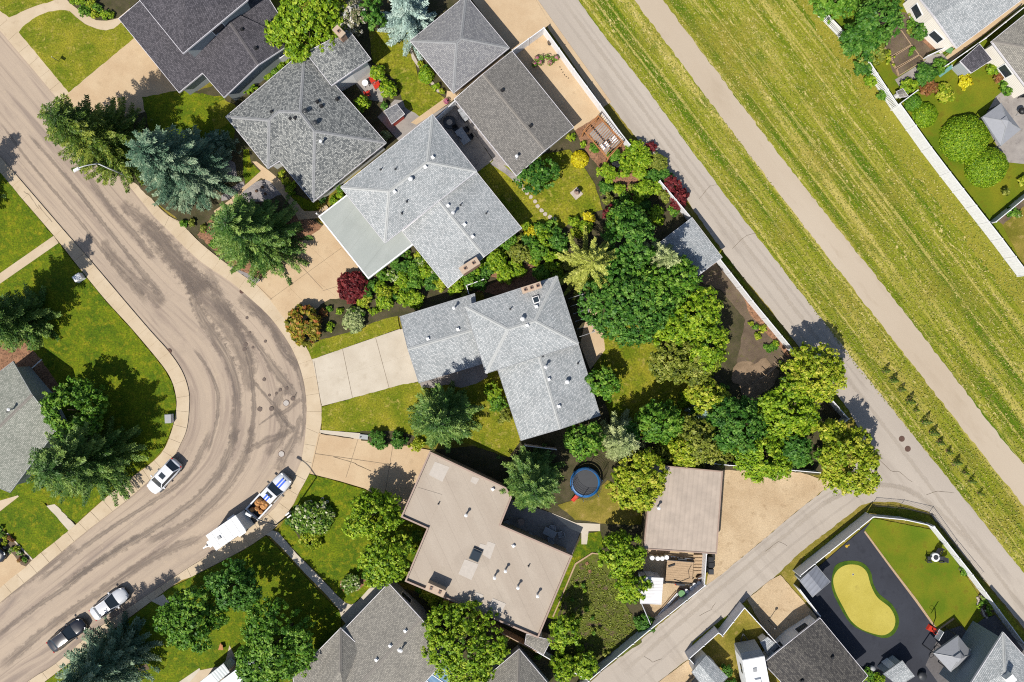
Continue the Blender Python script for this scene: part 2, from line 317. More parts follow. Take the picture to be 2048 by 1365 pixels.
M['wood_dark'] = m_plain('dark_wood', A(104, 78, 60), 0.85, var=0.3, scale=8); M['red'] = m_plain('red_plastic', A(216, 62, 40), 0.45); M['blue'] = m_plain('blue_vinyl', A(40, 120, 190), 0.45); M['pink'] = m_plain('pink_petals', A(216, 110, 150), 0.8)
M['iron'] = m_plain('cast_iron', A(112, 84, 72), 0.8, var=0.3, scale=10); M['worn'] = m_tar('worn_track', A(222, 208, 190), 0.55); M['faint'] = m_tar('faint_track', A(184, 171, 157), 0.15); M['tar_dot'] = m_plain('tar_dot', A(122, 106, 96), 0.8, var=0.25, scale=8); M['iron_pale'] = m_plain('worn_iron', A(206, 198, 190), 0.6, var=0.12, scale=8); M['stone'] = m_plain('pale_stone', A(214, 200, 184), 0.9, var=0.2, scale=4)
M['bark'] = m_plain('tree_bark', A(96, 80, 66), 0.95, var=0.35, scale=6); M['fabric'] = m_plain('grey_canopy', A(168, 170, 176), 0.85, var=0.06); M['teal'] = m_plain('teal_plastic', A(40, 130, 120), 0.5); M['green_p'] = m_plain('green_plastic', A(120, 170, 110), 0.5)
M['tarp'] = m_plain('brown_cargo', A(222, 160, 96), 0.8, var=0.25, scale=4); M['rubber_tyre'] = m_plain('tyre_rubber', (0.014, 0.014, 0.015, 1), 0.8); M['deck'] = m_plain('deck_boards', A(112, 108, 108), 0.8, var=0.2, scale=5); M['yellow'] = m_plain('yellow_paint', A(220, 180, 50), 0.6)
def m_paint(name, c, rough=0.22):
    t = NT(name); t.done(c, rough, 0.0, 0.5); t.b.inputs['Coat Weight'].default_value = 0.6; t.b.inputs['Coat Roughness'].default_value = 0.08; return t.mat
M['car_white'] = m_paint('white_car_paint', (0.50, 0.51, 0.53, 1)); M['car_silver'] = m_paint('pearl_car_paint', (0.42, 0.43, 0.45, 1)); M['car_black'] = m_paint('black_car_paint', (0.012, 0.012, 0.016, 1)); M['car_blue'] = m_paint('blue_stripe_paint', (0.02, 0.09, 0.55, 1)); M['car_dark'] = m_paint('dark_green_car_paint', (0.02, 0.03, 0.035, 1))
M['lamp_red'] = m_plain('red_lens', (0.35, 0.01, 0.01, 1), 0.2); M['lamp_clear'] = m_plain('clear_lens', (0.6, 0.6, 0.6, 1), 0.15)
# foliage kinds
LF = {}
LF['bright'] = m_leaf('bright_green_leaf', A(84, 128, 14), A(152, 192, 30), A(206, 224, 66)); LF['green'] = m_leaf('green_leaf', A(56, 108, 20), A(110, 164, 40), A(166, 204, 76)); LF['deep'] = m_leaf('deep_green_leaf', A(42, 94, 22), A(86, 142, 42), A(138, 184, 74))
LF['yellow'] = m_leaf('yellow_green_leaf', A(112, 146, 16), A(182, 202, 40), A(236, 230, 88)); LF['gold'] = m_leaf('gold_leaf', A(199, 174, 12), A(250, 237, 30), A(250, 250, 75)); LF['olive'] = m_leaf('olive_leaf', A(92, 108, 28), A(148, 162, 52), A(196, 198, 92))
LF['russet'] = m_leaf('green_and_copper_leaf', A(99, 105, 22), A(162, 160, 42), A(199, 174, 59), extra=A(219, 134, 77)); LF['red'] = m_leaf('dark_red_leaf', A(87, 28, 32), A(134, 45, 50), A(174, 75, 73)); LF['copper'] = m_leaf('copper_leaf', A(136, 95, 50), A(186, 119, 75), A(150, 136, 50))
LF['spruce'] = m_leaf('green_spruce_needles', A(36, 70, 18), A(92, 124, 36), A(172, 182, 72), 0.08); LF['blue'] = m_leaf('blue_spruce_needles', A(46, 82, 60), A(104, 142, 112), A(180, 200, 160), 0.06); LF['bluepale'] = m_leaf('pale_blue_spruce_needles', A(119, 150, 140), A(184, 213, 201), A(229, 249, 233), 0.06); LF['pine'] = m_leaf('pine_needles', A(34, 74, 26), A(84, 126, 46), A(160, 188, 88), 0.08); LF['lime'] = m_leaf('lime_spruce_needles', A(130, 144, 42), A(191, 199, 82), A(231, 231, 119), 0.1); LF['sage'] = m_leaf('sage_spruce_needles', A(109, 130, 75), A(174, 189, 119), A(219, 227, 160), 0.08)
LF['blossom'] = m_leaf('blossom_and_leaf', A(92, 119, 50), A(186, 174, 134), A(250, 243, 223), extra=A(250, 250, 250)); LF['rose'] = m_leaf('white_rose_shrub', A(69, 112, 30), A(124, 169, 50), A(174, 199, 75), extra=A(250, 250, 211))
# ------------------------------------------------------------------ ground
def resample(pts, n):
    pts = [Vector((p[0], p[1])) for p in pts]; d = [0.0]
    for a, b in zip(pts, pts[1:]): d.append(d[-1] + (b - a).length)
    out = []; j = 0
    for i in range(n):
        t = d[-1] * i / (n - 1)
        while j < len(pts) - 2 and d[j + 1] < t: j += 1
        k = (t - d[j]) / max(1e-9, d[j + 1] - d[j]); out.append(pts[j].lerp(pts[j + 1], min(1, max(0, k))))
    return [(p.x, p.y) for p in out]
def spline(pts, sub=6, closed=False):
    n = len(pts); out = []
    rng = range(n) if closed else range(n - 1)
    for i in rng:
        P = [Vector(pts[(i + k) % n] if closed else pts[min(max(i + k, 0), n - 1)]) for k in (-1, 0, 1, 2)]
        for s in range(sub):
            t = s / sub
            v = 0.5 * ((2 * P[1]) + (P[2] - P[0]) * t + (2 * P[0] - 5 * P[1] + 4 * P[2] - P[3]) * t * t + (3 * P[1] - P[0] - 3 * P[2] + P[3]) * t ** 3)
            out.append((v.x, v.y))
    if not closed: out.append(tuple(pts[-1]))
    return out
def ragged(pts, step=0.45, amp=0.05):
    out = []
    for i in range(len(pts)):
        a, b = Vector(pts[i]), Vector(pts[(i + 1) % len(pts)]); L = (b - a).length; n = max(1, int(L / step))
        nr = Vector((-(b - a).y, (b - a).x)).normalized() if L > 0 else Vector((0, 0))
        for k in range(n):
            p = a.lerp(b, k / n) + nr * random.uniform(-amp, amp) * (0.3 if k == 0 else 1); out.append((p.x, p.y))
    return out
def surf(name, pts, z, mat, rag=0.0, z0=-0.02, kind='structure', parent=None):
    w = [G2(p) for p in pts]
    if rag: w = ragged(w, 0.45, rag)
    o = MB().prism(w, z0, z).build(name, M[mat] if isinstance(mat, str) else mat, parent)
    if kind: o['kind'] = kind
    return o
o = MB().prism([(-1500, -1500), (1500, -1500), (1500, 1500), (-1500, 1500)], -1.0, 0.0).build('ground', M['lawn_dry']); o['kind'] = 'structure'
# street: strip between its two kerbs
OUT = spline([(-190, -166), (0, 60), (110, 191)] + pp('275,392 308,432 343,467 400,522 462,564 504,600 541,635 576,683 596,723 609,767 614,809 613,842 611,872 606,905 599,933 569,991 540,1026 510,1046 486,1066 450,1090 400,1122 371,1140 220,1241 187,1263 110,1329 55,1364 -95,1480'), 4)
INN = spline([(-150, 140), (0, 313)] + pp('37,355 130,463 182,522 248,600 303,664 338,703 365,743 378,782 379,815 374,859 360,892 347,916 325,938 286,973 253,1002 171,1065 73,1147 0,1206 -150,1332'), 4)
def strip(name, a, b, na, nb, z, mat, parent=None, bump=0.0):
    A_, B_ = resample(a, na), resample(b, na); mb = MB(); u = 0.0; us = [0.0]
    for i in range(1, na):
        u += (math.dist(A_[i], A_[i - 1]) + math.dist(B_[i], B_[i - 1])) / 2 / PXM; us.append(u)
    wd = sum(math.dist(p, r) for p, r in zip(A_, B_)) / na / PXM
    for i in range(na):
        for k in range(nb):
            t = k / (nb - 1); v = G((A_[i][0] * (1 - t) + B_[i][0] * t, A_[i][1] * (1 - t) + B_[i][1] * t)); v.z = z + bump * math.sin(math.pi * t); mb.v.append(tuple(v))
    for i in range(na - 1):
        for k in range(nb - 1):
            mb.uv[len(mb.f)] = [(us[i], k / (nb - 1) * wd), (us[i + 1], k / (nb - 1) * wd), (us[i + 1], (k + 1) / (nb - 1) * wd), (us[i], (k + 1) / (nb - 1) * wd)]
            mb.f.append([i * nb + k, (i + 1) * nb + k, (i + 1) * nb + k + 1, i * nb + k + 1]); mb.m.append(0)
    return mb.build(name, mat, parent, smooth=True)
road = strip('road', OUT, INN, 120, 9, 0.012, M['road'], bump=0.0); road['kind'] = 'structure'
def stain(pts, w, mat='tar', z=0.017, parent=None):
    c = spline([G2(p) for p in pts], 5); n = len(c); mb = MB(); ws = w if isinstance(w, list) else [w, w]
    for i, p in enumerate(c):
        a, b = Vector(c[max(i - 1, 0)]), Vector(c[min(i + 1, n - 1)]); d = (b - a).normalized(); t = i / (n - 1) * (len(ws) - 1); k = min(int(t), len(ws) - 2)
        hw = (ws[k] * (1 - t + k) + ws[k + 1] * (t - k)) / PXM / 2
        mb.v += [(p[0] - d.y * hw, p[1] + d.x * hw, z), (p[0] + d.y * hw, p[1] - d.x * hw, z)]
    for i in range(n - 1):
        mb.uv[i] = [(i / (n - 1), 0), (i / (n - 1), 1), ((i + 1) / (n - 1), 1), ((i + 1) / (n - 1), 0)]
        mb.f.append([2 * i, 2 * i + 1, 2 * i + 3, 2 * i + 2]); mb.m.append(0)
    return mb.build('road_stain', M[mat], parent or road)
zz = [0.016]
def st(k, s, w, mat='tar'):
    zz[0] += 0.0015; return stain(q(k, s), w, mat, zz[0])
st('L', '-160,-330 0,120 130,330 260,560 330,800 330,1050 290,1365', [26, 40, 30, 26])
st('L', '60,-300 180,0 300,220 420,460 470,700 490,950 470,1200 420,1400', [30, 44, 20, 14, 16, 16])
st('L', '-60,450 60,600 150,800 165,950 140,1150 70,1400', [8, 12, 12, 8])
st('L', '220,60 400,250 560,460 700,660 840,850 880,880', [14, 18, 34, 24])
st('L', '420,0 560,140 680,300 760,480 880,600 930,780 950,950 940,1150 900,1330', [26, 20, 22, 14, 10])
st('L', '760,780 700,960 720,1060 770,1150 700,1300 600,1420', [30, 22, 34, 26], 'tar_soft')
st('L', '490,740 560,830 690,980 800,1130 870,1180', [8, 10, 20, 10])
st('L', '700,1020 620,1080 530,1145', [8, 5]); st('L', '-100,-200 150,80 330,330 430,600 450,850', [60, 84, 64, 30], 'tar_soft'); st('L', '350,-40 600,150 790,380 900,640', [46, 56, 30], 'tar_soft'); st('F', '1300,650 1480,860 1700,1100 1850,1300', [60, 76, 70], 'tar_soft')
st('L', '860,1180 720,1240 560,1300 400,1400', [16, 24, 14], 'tar_soft')
st('L', '920,900 800,1000 680,1060', [14, 14], 'tar_soft')
st('F', '250,-150 560,200 900,620 1200,1000 1500,1365', [8, 14, 14, 26]); st('F', '700,100 1000,520 1250,800 1400,1000', [14, 26, 20], 'tar_soft'); st('F', '1100,480 1350,680 1600,1000 1900,1300', [30, 44, 52], 'tar_soft'); st('F', '0,-250 300,150 700,620 1000,1000 1350,1400', [6, 10, 12, 24], 'tar_soft')
st('F', '930,820 1050,1000 1250,1200 1500,1420', [24, 34, 40], 'tar_soft')
st('Q', '330,20 250,300 80,560 -200,800 -700,1120 -1300,1480', [22, 30, 22, 22, 20]); st('Q', '100,50 -100,440 -400,680 -900,1000 -1500,1450', [18, 20, 14, 14, 14]); st('Q', '480,0 420,260 250,560 -60,860 -500,1080', [20, 30, 26, 20], 'tar_soft')
st('U', '1850,40 1450,200 1100,420 760,640 400,900 0,1250', [26, 30, 24, 26], 'tar_soft'); st('U', '1300,0 900,260 600,500 300,700 -50,960', [14, 18, 16, 16]); st('U', '700,120 400,330 100,540 -50,640', [20, 26, 18], 'tar_soft')
st('Q', '920,-100 860,120 760,300 700,420', [12, 30, 26], 'tar_soft')
for x, y in q('L', '428,163 455,297 415,408 405,452 482,433 596,378 632,868 694,852 730,820 790,805 545,995 650,990 585,725 845,898'):
    zz[0] += 0.0012; p = G((x, y)); r = random.uniform(0.14, 0.3); c = [(p.x + math.cos(k * .63) * r * random.uniform(.85, 1.1), p.y + math.sin(k * .63) * r * random.uniform(.85, 1.1)) for k in range(10)]
    MB().prism(c, 0.0, zz[0]).build('patch', M['tar_dot'], road)
# pavements cut into slabs
def slabs(root, a, b, step, z, mat, gap=0.015, z0=-0.02):
    L = sum(math.dist(p, r) for p, r in zip(a, a[1:])) / PXM; n = max(1, int(L / step)); sub = 3
    A_ = resample(a, n * sub + 1); bb = resample(b, 1500); B_ = [min(bb, key=lambda p: (p[0] - r[0]) ** 2 + (p[1] - r[1]) ** 2) for r in A_]
    for i in range(n):
        e = gap / step / 2; pa = [A_[i * sub + k] for k in range(sub + 1)]; pb = [B_[i * sub + k] for k in range(sub + 1)]
        f = lambda s, k: (Vector(s[0]).lerp(Vector(s[1]), 0.025) if k == 0 else Vector(s[-1]).lerp(Vector(s[-2]), 0.025) if k == sub else Vector(s[k]))
        pts = [G2(f(pa, k)) for k in range(sub + 1)] + [G2(f(pb, k)) for k in range(sub, -1, -1)]
        MB().prism(pts, z0, z + random.uniform(-0.006, 0.006)).build('slab', M[mat], root)
    return root
base = surf('sidewalk', resample(OUT, 90) + resample(spline(pp('-150,-155 0,23 38,66 138,187 314,410 352,436 400,485 455,529 510,568 545,600 576,640 613,695 624,719 637,763 643,798 643,859 637,872 624,936 593,995 585,1013 552,1054 532,1070 488,1099 400,1145 369,1162 338,1177 88,1365 -40,1470'), 4), 90)[::-1], 0.09, 'concrete')
slabs(base, OUT, spline(pp('-210,-228 -150,-155 0,23 38,66 138,187 314,410 352,436 400,485 455,529 510,568 545,600 576,640 613,695 624,719 637,763 643,798 643,859 637,872 624,936 593,995 585,1013 552,1054 532,1070 488,1099 400,1145 369,1162 338,1177 88,1365 -60,1490'), 4), 1.9, 0.12, 'concrete')
westwalk = surf('sidewalk', resample(INN, 90) + resample(spline(pp('-190,130 0,346 108,471 154,529 212,600 264,657 325,730 345,763 353,793 354,815 347,853 330,897 305,925 264,955 211,997 152,1050 138,1061 66,1119 0,1172 -170,1310'), 4), 90)[::-1], 0.088, 'concrete')
slabs(westwalk, INN, spline(pp('-190,130 0,346 108,471 154,529 212,600 264,657 325,730 345,763 353,793 354,815 347,853 330,897 305,925 264,955 211,997 152,1050 138,1061 66,1119 0,1172 -170,1310'), 4), 1.9, 0.12, 'concrete')
# west side of the street
surf('lawn', pp('-200,100 0,344 107,472 153,530 211,601 263,658 324,731 344,764 352,794 353,815 346,853 329,896 304,924 263,954 210,996 154,1046 96,1006 20,1000 -300,1150 -300,200'), 0.13, 'lawn_green', 0.04)
surf('walkway', q('F', '495,785 540,850 0,1225 -300,1430 -300,1340 0,1130'), 0.145, 'concrete')
surf('walkway', q('P', '505,720 690,910 630,960 430,735'), 0.146, 'concrete_pale')
for k in range(3): surf('step', q('P', f'{510+k*55},{725+k*58} {540+k*55},{748+k*58} {566+k*55},{775+k*58} {545+k*55},{790+k*58}'), 0.16 + 0.01 * k, 'concrete_pale')
surf('lawn', q('P', '0,795 180,650 400,700 630,960 300,1225 75,990 0,905'), 0.15, 'lawn_green', 0.04)
surf('planting_bed', q('P', '0,905 75,990 305,1222 245,1285 200,1270 80,1120 0,1040'), 0.152, 'soil', 0.05)
surf('edging', q('P', '68,985 80,980 308,1218 298,1228'), 0.19, 'concrete_pale')
surf('driveway', q('P', '0,1040 80,1120 245,1290 100,1400 -300,1750 -600,1500'), 0.14, 'concrete_tan')
surf('walkway', q('P', '-100,720 170,640 180,650 0,790 -100,880'), 0.154, 'concrete')
surf('mulch_bed', q('K', '-200,450 0,420 120,350 260,340 310,470 330,480 580,820 520,860 260,900 -200,800'), 0.136, 'mulch', 0.08)
# north front yards
surf('driveway', pp('-150,-160 -10,12 38,66 138,187 205,260 330,330 420,230 358,178 260,20 300,-60 100,-60'), 0.132, 'concrete')
surf('driveway', q('A', '640,850 1225,350 1630,840 1400,1000 1100,1090 800,1180 560,930'), 0.14, 'concrete_tan')
surf('lawn', q('A', '178,300 212,252 330,165 450,112 560,98 640,108 700,165 780,225 880,268 970,284 1040,268 1110,210 1230,350 632,848'), 0.15, 'lawn', 0.04)
surf('lawn', q('A', '-400,-300 700,-200 540,0 330,62 90,165 0,100 -500,-500'), 0.15, 'lawn', 0.05)
surf('planting_bed', q('A', '610,0 700,80 800,150 880,190 980,195 1080,170 1280,0 1200,-200 500,-200'), 0.152, 'dark_mulch', 0.04)
surf('mulch_bed', pp('170,235 300,215 450,165 600,100 640,140 700,300 600,420 655,455 565,515 510,566 455,528 400,484 352,435 300,395 160,260'), 0.134, 'dark_mulch', 0.1)  # shade under the spruces is put into the colour by the darker mulch
surf('mulch_bed', pp('395,470 440,420 520,430 600,430 655,458 567,512 512,566 450,520'), 0.137, 'mulch', 0.12)
surf('lawn', pp('285,195 358,182 448,195 470,230 470,300 440,300 380,330 300,260'), 0.15, 'lawn_green', 0.1)
surf('lawn', pp('420,215 450,200 475,215 455,250 430,262'), 0.156, 'lawn', 0.1)
surf('lawn', q('G', '400,0 450,0 470,120 555,200 420,315 395,230'), 0.16, 'lawn_green', 0.06)
surf('gravel_bed', q('G', '400,470 380,400 480,310 560,280 640,280 710,340 740,410 600,470 460,480'), 0.156, 'gravel', 0.08)
surf('gravel_bed', q('G', '200,420 300,340 400,290 410,330 270,450 200,470'), 0.15, 'gravel', 0.08)
surf('gravel_bed', q('G', '250,1035 370,1100 560,1185 510,1222 420,1160'), 0.15, 'gravel', 0.08)
surf('gravel_bed', q('G', '200,60 320,120 340,250 250,300 180,200'), 0.15, 'gravel', 0.1)
surf('walkway', q('G', '260,470 420,320 560,195 480,110 520,110 640,200 760,300 780,380 860,440 950,560 1080,560 1150,500 1180,540 1100,620 900,640 840,520 720,380 640,290 560,260 400,380 290,510 150,600 130,560'), 0.158, 'concrete_tan')
surf('lawn', q('G', '790,380 900,420 1030,480 1110,470 1080,540 1020,560 930,540 850,450'), 0.16, 'lawn_green', 0.06)
# driveways of the light grey house and the middle house
d2 = surf('driveway', pp('512,569 567,513 615,476 640,460 655,440 745,560 700,597 655,600 610,650 586,656 576,640 543,600'), 0.141, 'concrete_tan')
def slabgrid(parent, quad, nx, ny, z, mat, gap=0.014, name='slab'):
    a, b, c, d = [Vector(G2(p)) for p in quad]
    for i in range(nx):
        for j in range(ny):
            f = lambda s, t: a.lerp(b, s).lerp(d.lerp(c, s), t)
            L1 = (b - a).length / nx; L2 = (d - a).length / ny; ex, ey = gap / L1 / nx, gap / L2 / ny
            pts = [f(i / nx + ex, j / ny + ey), f((i + 1) / nx - ex, j / ny + ey), f((i + 1) / nx - ex, (j + 1) / ny - ey), f(i / nx + ex, (j + 1) / ny - ey)]
            MB().prism([(p.x, p.y) for p in pts], -0.02, z + random.uniform(-0.004, 0.004)).build(name, M[mat], parent)
slabgrid(d2, q('G', '515,1228 740,985 940,1035 640,1365'), 1, 1, 0.15, 'concrete_tan'); slabgrid(d2, q('G', '745,982 1170,690 1290,890 1000,1140'), 2, 1, 0.15, 'concrete_tan', 0.02)
slabgrid(d2, q('G', '985,1130 1290,895 1560,1190 1240,1330'), 2, 1, 0.15, 'concrete_tan', 0.02); slabgrid(d2, q('G', '640,1365 985,1130 1240,1330 800,1580'), 2, 1, 0.15, 'concrete_tan', 0.02)
MB().prism([G2(p) for p in q('G', '640,1365 940,1035 740,985 1000,1140 985,1130')][:2] + [G2(p) for p in q('G', '990,985 1010,1140')], -0.02, 0.144).build('slab', M['concrete_tan'], d2)
surf('garden_bed', pp('575,642 610,640 655,598 700,597 740,560 825,488 905,580 952,545 1000,560 940,590 800,634 700,665 620,695 598,670'), 0.152, 'dark_mulch', 0.06)
surf('lawn', q('L', '1022,540 972,430 1100,365 1300,310 1420,275 1560,215 1700,170 1800,150 1822,262'), 0.16, 'lawn', 0.05)
d3 = surf('driveway', q('L', '1022,542 1822,265 2000,740 1112,966 1100,850 1080,740'), 0.141, 'concrete_pale')
slabgrid(d3, q('L', '1024,545 1300,450 1390,890 1112,964'), 1, 2, 0.15, 'concrete_pale', 0.02); slabgrid(d3, q('L', '1300,450 1600,346 1722,800 1390,890'), 1, 2, 0.15, 'concrete_pale', 0.02); slabgrid(d3, q('L', '1600,346 1900,243 2030,725 1722,800'), 1, 2, 0.15, 'concrete_pale', 0.02)
surf('lawn', pp('644,814 800,770 838,764 870,770 964,728 996,745 1042,881 1018,915 905,878 860,892 820,882 743,866 644,860'), 0.155, 'lawn', 0.05)
surf('patio', q('M', '180,760 745,570 800,700 700,760 560,800 420,770 300,800 200,800'), 0.165, 'patio')
d4 = surf('driveway', pp('638,866 660,864 735,880 862,903 830,1010 804,1035 780,1005 730,977 680,962 620,947'), 0.141, 'concrete_tan')
slabgrid(d4, q('Q', '1090,85 1450,130 1330,480 1000,440'), 1, 2, 0.15, 'concrete_tan', 0.02); slabgrid(d4, q('Q', '1450,130 1760,165 1690,590 1330,480'), 1, 2, 0.15, 'concrete_tan', 0.02); slabgrid(d4, q('Q', '1760,165 2110,230 1900,800 1690,590'), 1, 2, 0.15, 'concrete_tan', 0.02)
MB().prism([G2(p) for p in q('Q', '1095,45 1460,75 1460,130 1100,80')], -0.02, 0.16).build('slab', M['concrete_pale'], d4)
zc = [0.158]
def crack(k, s, parent, w=1.0, z=None):
    zc[0] += 0.001; zk = z or zc[0]; pts = q(k, s); mb = MB(); c = []
    for a, b in zip(pts, pts[1:]):
        for t in (0, .33, .66): c.append((a[0] + (b[0] - a[0]) * t + random.uniform(-.8, .8), a[1] + (b[1] - a[1]) * t + random.uniform(-.8, .8)))
    c.append(pts[-1])
    for i, p in enumerate(c):
        v = G(p); d = (Vector(c[min(i + 1, len(c) - 1)]) - Vector(c[max(i - 1, 0)])).normalized(); hw = w / PXM / 2 * random.uniform(.6, 1.3)
        mb.v += [(v.x + d.y * hw, v.y + d.x * hw, zk), (v.x - d.y * hw, v.y - d.x * hw, zk)]
    for i in range(len(c) - 1): mb.f.append([2 * i + 1, 2 * i, 2 * i + 2, 2 * i + 3]); mb.m.append(0)
    mb.build('crack', M['soil'], parent)
crack('Q', '1220,290 1330,320 1400,340 1440,370 1560,420', d4, 1.3); crack('Q', '1100,80 1280,105 1400,125', d4, 2.0)
crack('F', '220,380 280,420 330,500 360,540', base, 0.5); crack('F', '350,500 400,570 480,660', base, 0.4)
def joint(parent, k, s):
    a, b = [G(p) for p in q(k, s)]; zc[0] += .0007; MB().bar((a.x, a.y, zc[0]), (b.x, b.y, zc[0]), .036, .004).build('joint', M['joint'], parent)
for s_ in ('640,1365 1290,895', '900,1035 1120,1270', '1120,1285 1330,1220', '520,1230 660,1365'): joint(d2, 'G', s_)
for s_ in ('1300,450 1390,890', '1600,346 1722,800', '1040,560 1105,960'): joint(d3, 'L', s_)
for s_ in ('1440,130 1330,480', '1760,170 1690,590', '1050,260 1740,360', '1090,90 1010,440'): joint(d4, 'Q', s_)
# south front yards
surf('lawn', pp('619,948 680,964 730,979 780,1007 806,1030 860,1052 815,1165 777,1166 704,1208 690,1204 640,1150 600,1110 556,1062 586,1014'), 0.15, 'lawn_green', 0.04)
surf('lawn', pp('532,1071 489,1100 400,1146 338,1178 88,1366 -50,1480 200,1480 586,1360 681,1262 684,1228 640,1185 590,1130'), 0.15, 'lawn_green', 0.04)
surf('walkway', q('V', '600,20 660,-20 720,0 880,190 1060,370 1250,570 1330,640 1380,655 1430,630 1610,430 1720,470 1350,850 1290,780 1270,700 1150,560 960,370 760,150 640,30'), 0.165, 'concrete_pale')
surf('walkway', q('U', '1380,620 1490,560 1550,635 1480,670'), 0.16, 'concrete_pale'); surf('walkway', q('U', '1820,1230 1600,1380 1750,1400 1850,1310'), 0.16, 'concrete_pale')
surf('soil_patch', q('U', '1250,1240 1340,1190 1370,1240 1290,1260'), 0.156, 'soil', 0.05)
surf('planting_bed', q('V', '1280,440 1400,400 1520,410 1500,470 1440,530 1330,550 1280,500'), 0.162, 'mulch', 0.05); surf('planting_bed', q('Q', '800,790 880,780 930,850 1000,1000 1120,1060 960,1110 860,960 780,870'), 0.162, 'dark_mulch', 0.06)
surf('planting_bed', q('L', '1460,1195 1820,1190 2000,1260 2000,1330 1760,1320 1470,1280'), 0.166, 'dark_mulch', 0.05)
# back yards
surf('back_yard', pp('600,40 860,-20 940,-20 1030,95 1090,60 1260,290 1320,362 1382,438 1440,517 1500,600 1590,705 1690,840 1640,950 1340,940 1290,935 1290,1105 1405,1172 1180,1362 1070,1300 860,1180 860,900 1040,885 960,560 900,570 690,300'), 0.06, 'dark_mulch')
surf('lawn', pp('738,60 800,72 822,84 835,150 880,190 893,200 850,240 810,215 790,160 745,125'), 0.11, 'lawn', 0.06)
surf('edging', q('C', '80,410 100,400 125,500 180,600 170,625 110,540'), 0.13, 'stone'); surf('edging', q('C', '275,760 300,745 345,820 395,830 390,845 340,845'), 0.14, 'stone')
surf('walkway', q('C', '490,845 570,815 500,905 300,1045 150,1140 100,1120 420,890 430,830'), 0.116, 'concrete_tan')
surf('patio', pp('690,140 735,125 775,165 765,205 735,200'), 0.1, 'patio'); surf('patio', pp('755,235 790,200 830,205 870,235 800,285'), 0.1, 'patio')
surf('patio', pp('865,230 905,205 985,320 960,350'), 0.1, 'patio'); surf('gravel_bed', pp('905,205 912,200 1030,350 1022,358 990,325'), 0.105, 'gravel', 0.05)
surf('lawn', pp('955,345 985,322 1010,332 1045,352 1080,310 1140,300 1165,330 1190,370 1205,420 1150,440 1120,462 1060,482 1043,458'), 0.11, 'lawn', 0.06)
surf('walkway', q('H', '820,130 870,80 940,140 1060,240 1120,250 1090,290 1050,300 960,220'), 0.115, 'gravel')
surf('mulch_bed', pp('1150,262 1200,232 1280,330 1300,380 1260,400 1200,340 1170,300'), 0.112, 'mulch', 0.08)
surf('mulch_bed', pp('1000,525 1080,530 1120,560 1000,590 930,580'), 0.112, 'mulch', 0.08)
surf('pad', pp('936,-10 1066,-10 1101,50 1085,60 1026,103 1016,97'), 0.1, 'concrete_tan'); surf('pad', pp('1028,110 1088,66 1250,275 1200,235 1150,262'), 0.1, 'concrete_tan')
surf('pad', pp('1067,0 1075,0 1222,205 1206,215 1098,60'), 0.075, 'concrete_tan')
surf('walkway', q('R', '1380,800 1600,890 1820,900 1820,965 1715,965 1700,1085 1650,1085 1650,985 1540,940'), 0.12, 'concrete_pale'); surf('patio', pp('1024,1000 1100,1025 1162,1058 1144,1110 1000,1045'), 0.11, 'patio')
surf('lawn', pp('1115,1010 1180,990 1215,960 1285,1010 1282,1050 1215,1048 1150,1040'), 0.1, 'lawn_dry', 0.08); surf('lawn', pp('1145,1110 1165,1070 1200,1062 1210,1090 1150,1150 1110,1240 1095,1235'), 0.1, 'lawn_green', 0.05)
surf('lawn', pp('1165,660 1240,640 1300,655 1340,720 1400,750 1425,820 1380,860 1225,850 1190,740'), 0.1, 'lawn', 0.08); surf('lawn', pp('1175,620 1200,615 1210,700 1180,740 1160,690'), 0.102, 'concrete_tan')
surf('vegetable_bed', q('W', '1560,330 1600,270 1740,185 1830,195 1990,500 2080,700 2200,1000 1700,1330 1400,1000'), 0.108, 'weeds', 0.08)
for s in ('1590,280 1600,292 1450,640 1395,770 1385,760 1440,640', '1590,278 1745,180 1820,190 1820,200 1748,192 1600,290'): surf('edging', q('W', s), 0.2, 'wood')
surf('vegetable_bed', pp('1385,560 1420,515 1500,605 1590,708 1520,760 1470,740 1490,640 1440,580'), 0.104, 'soil', 0.08); surf('path_dirt', pp('1466,735 1484,722 1508,728 1530,716 1558,742 1548,770 1524,786 1510,812 1486,800 1480,776 1462,760'), 0.109, 'soil_light', 0.22)
surf('mulch_bed', pp('1480,580 1500,598 1592,712 1575,715 1500,630'), 0.107, 'mulch', 0.08)
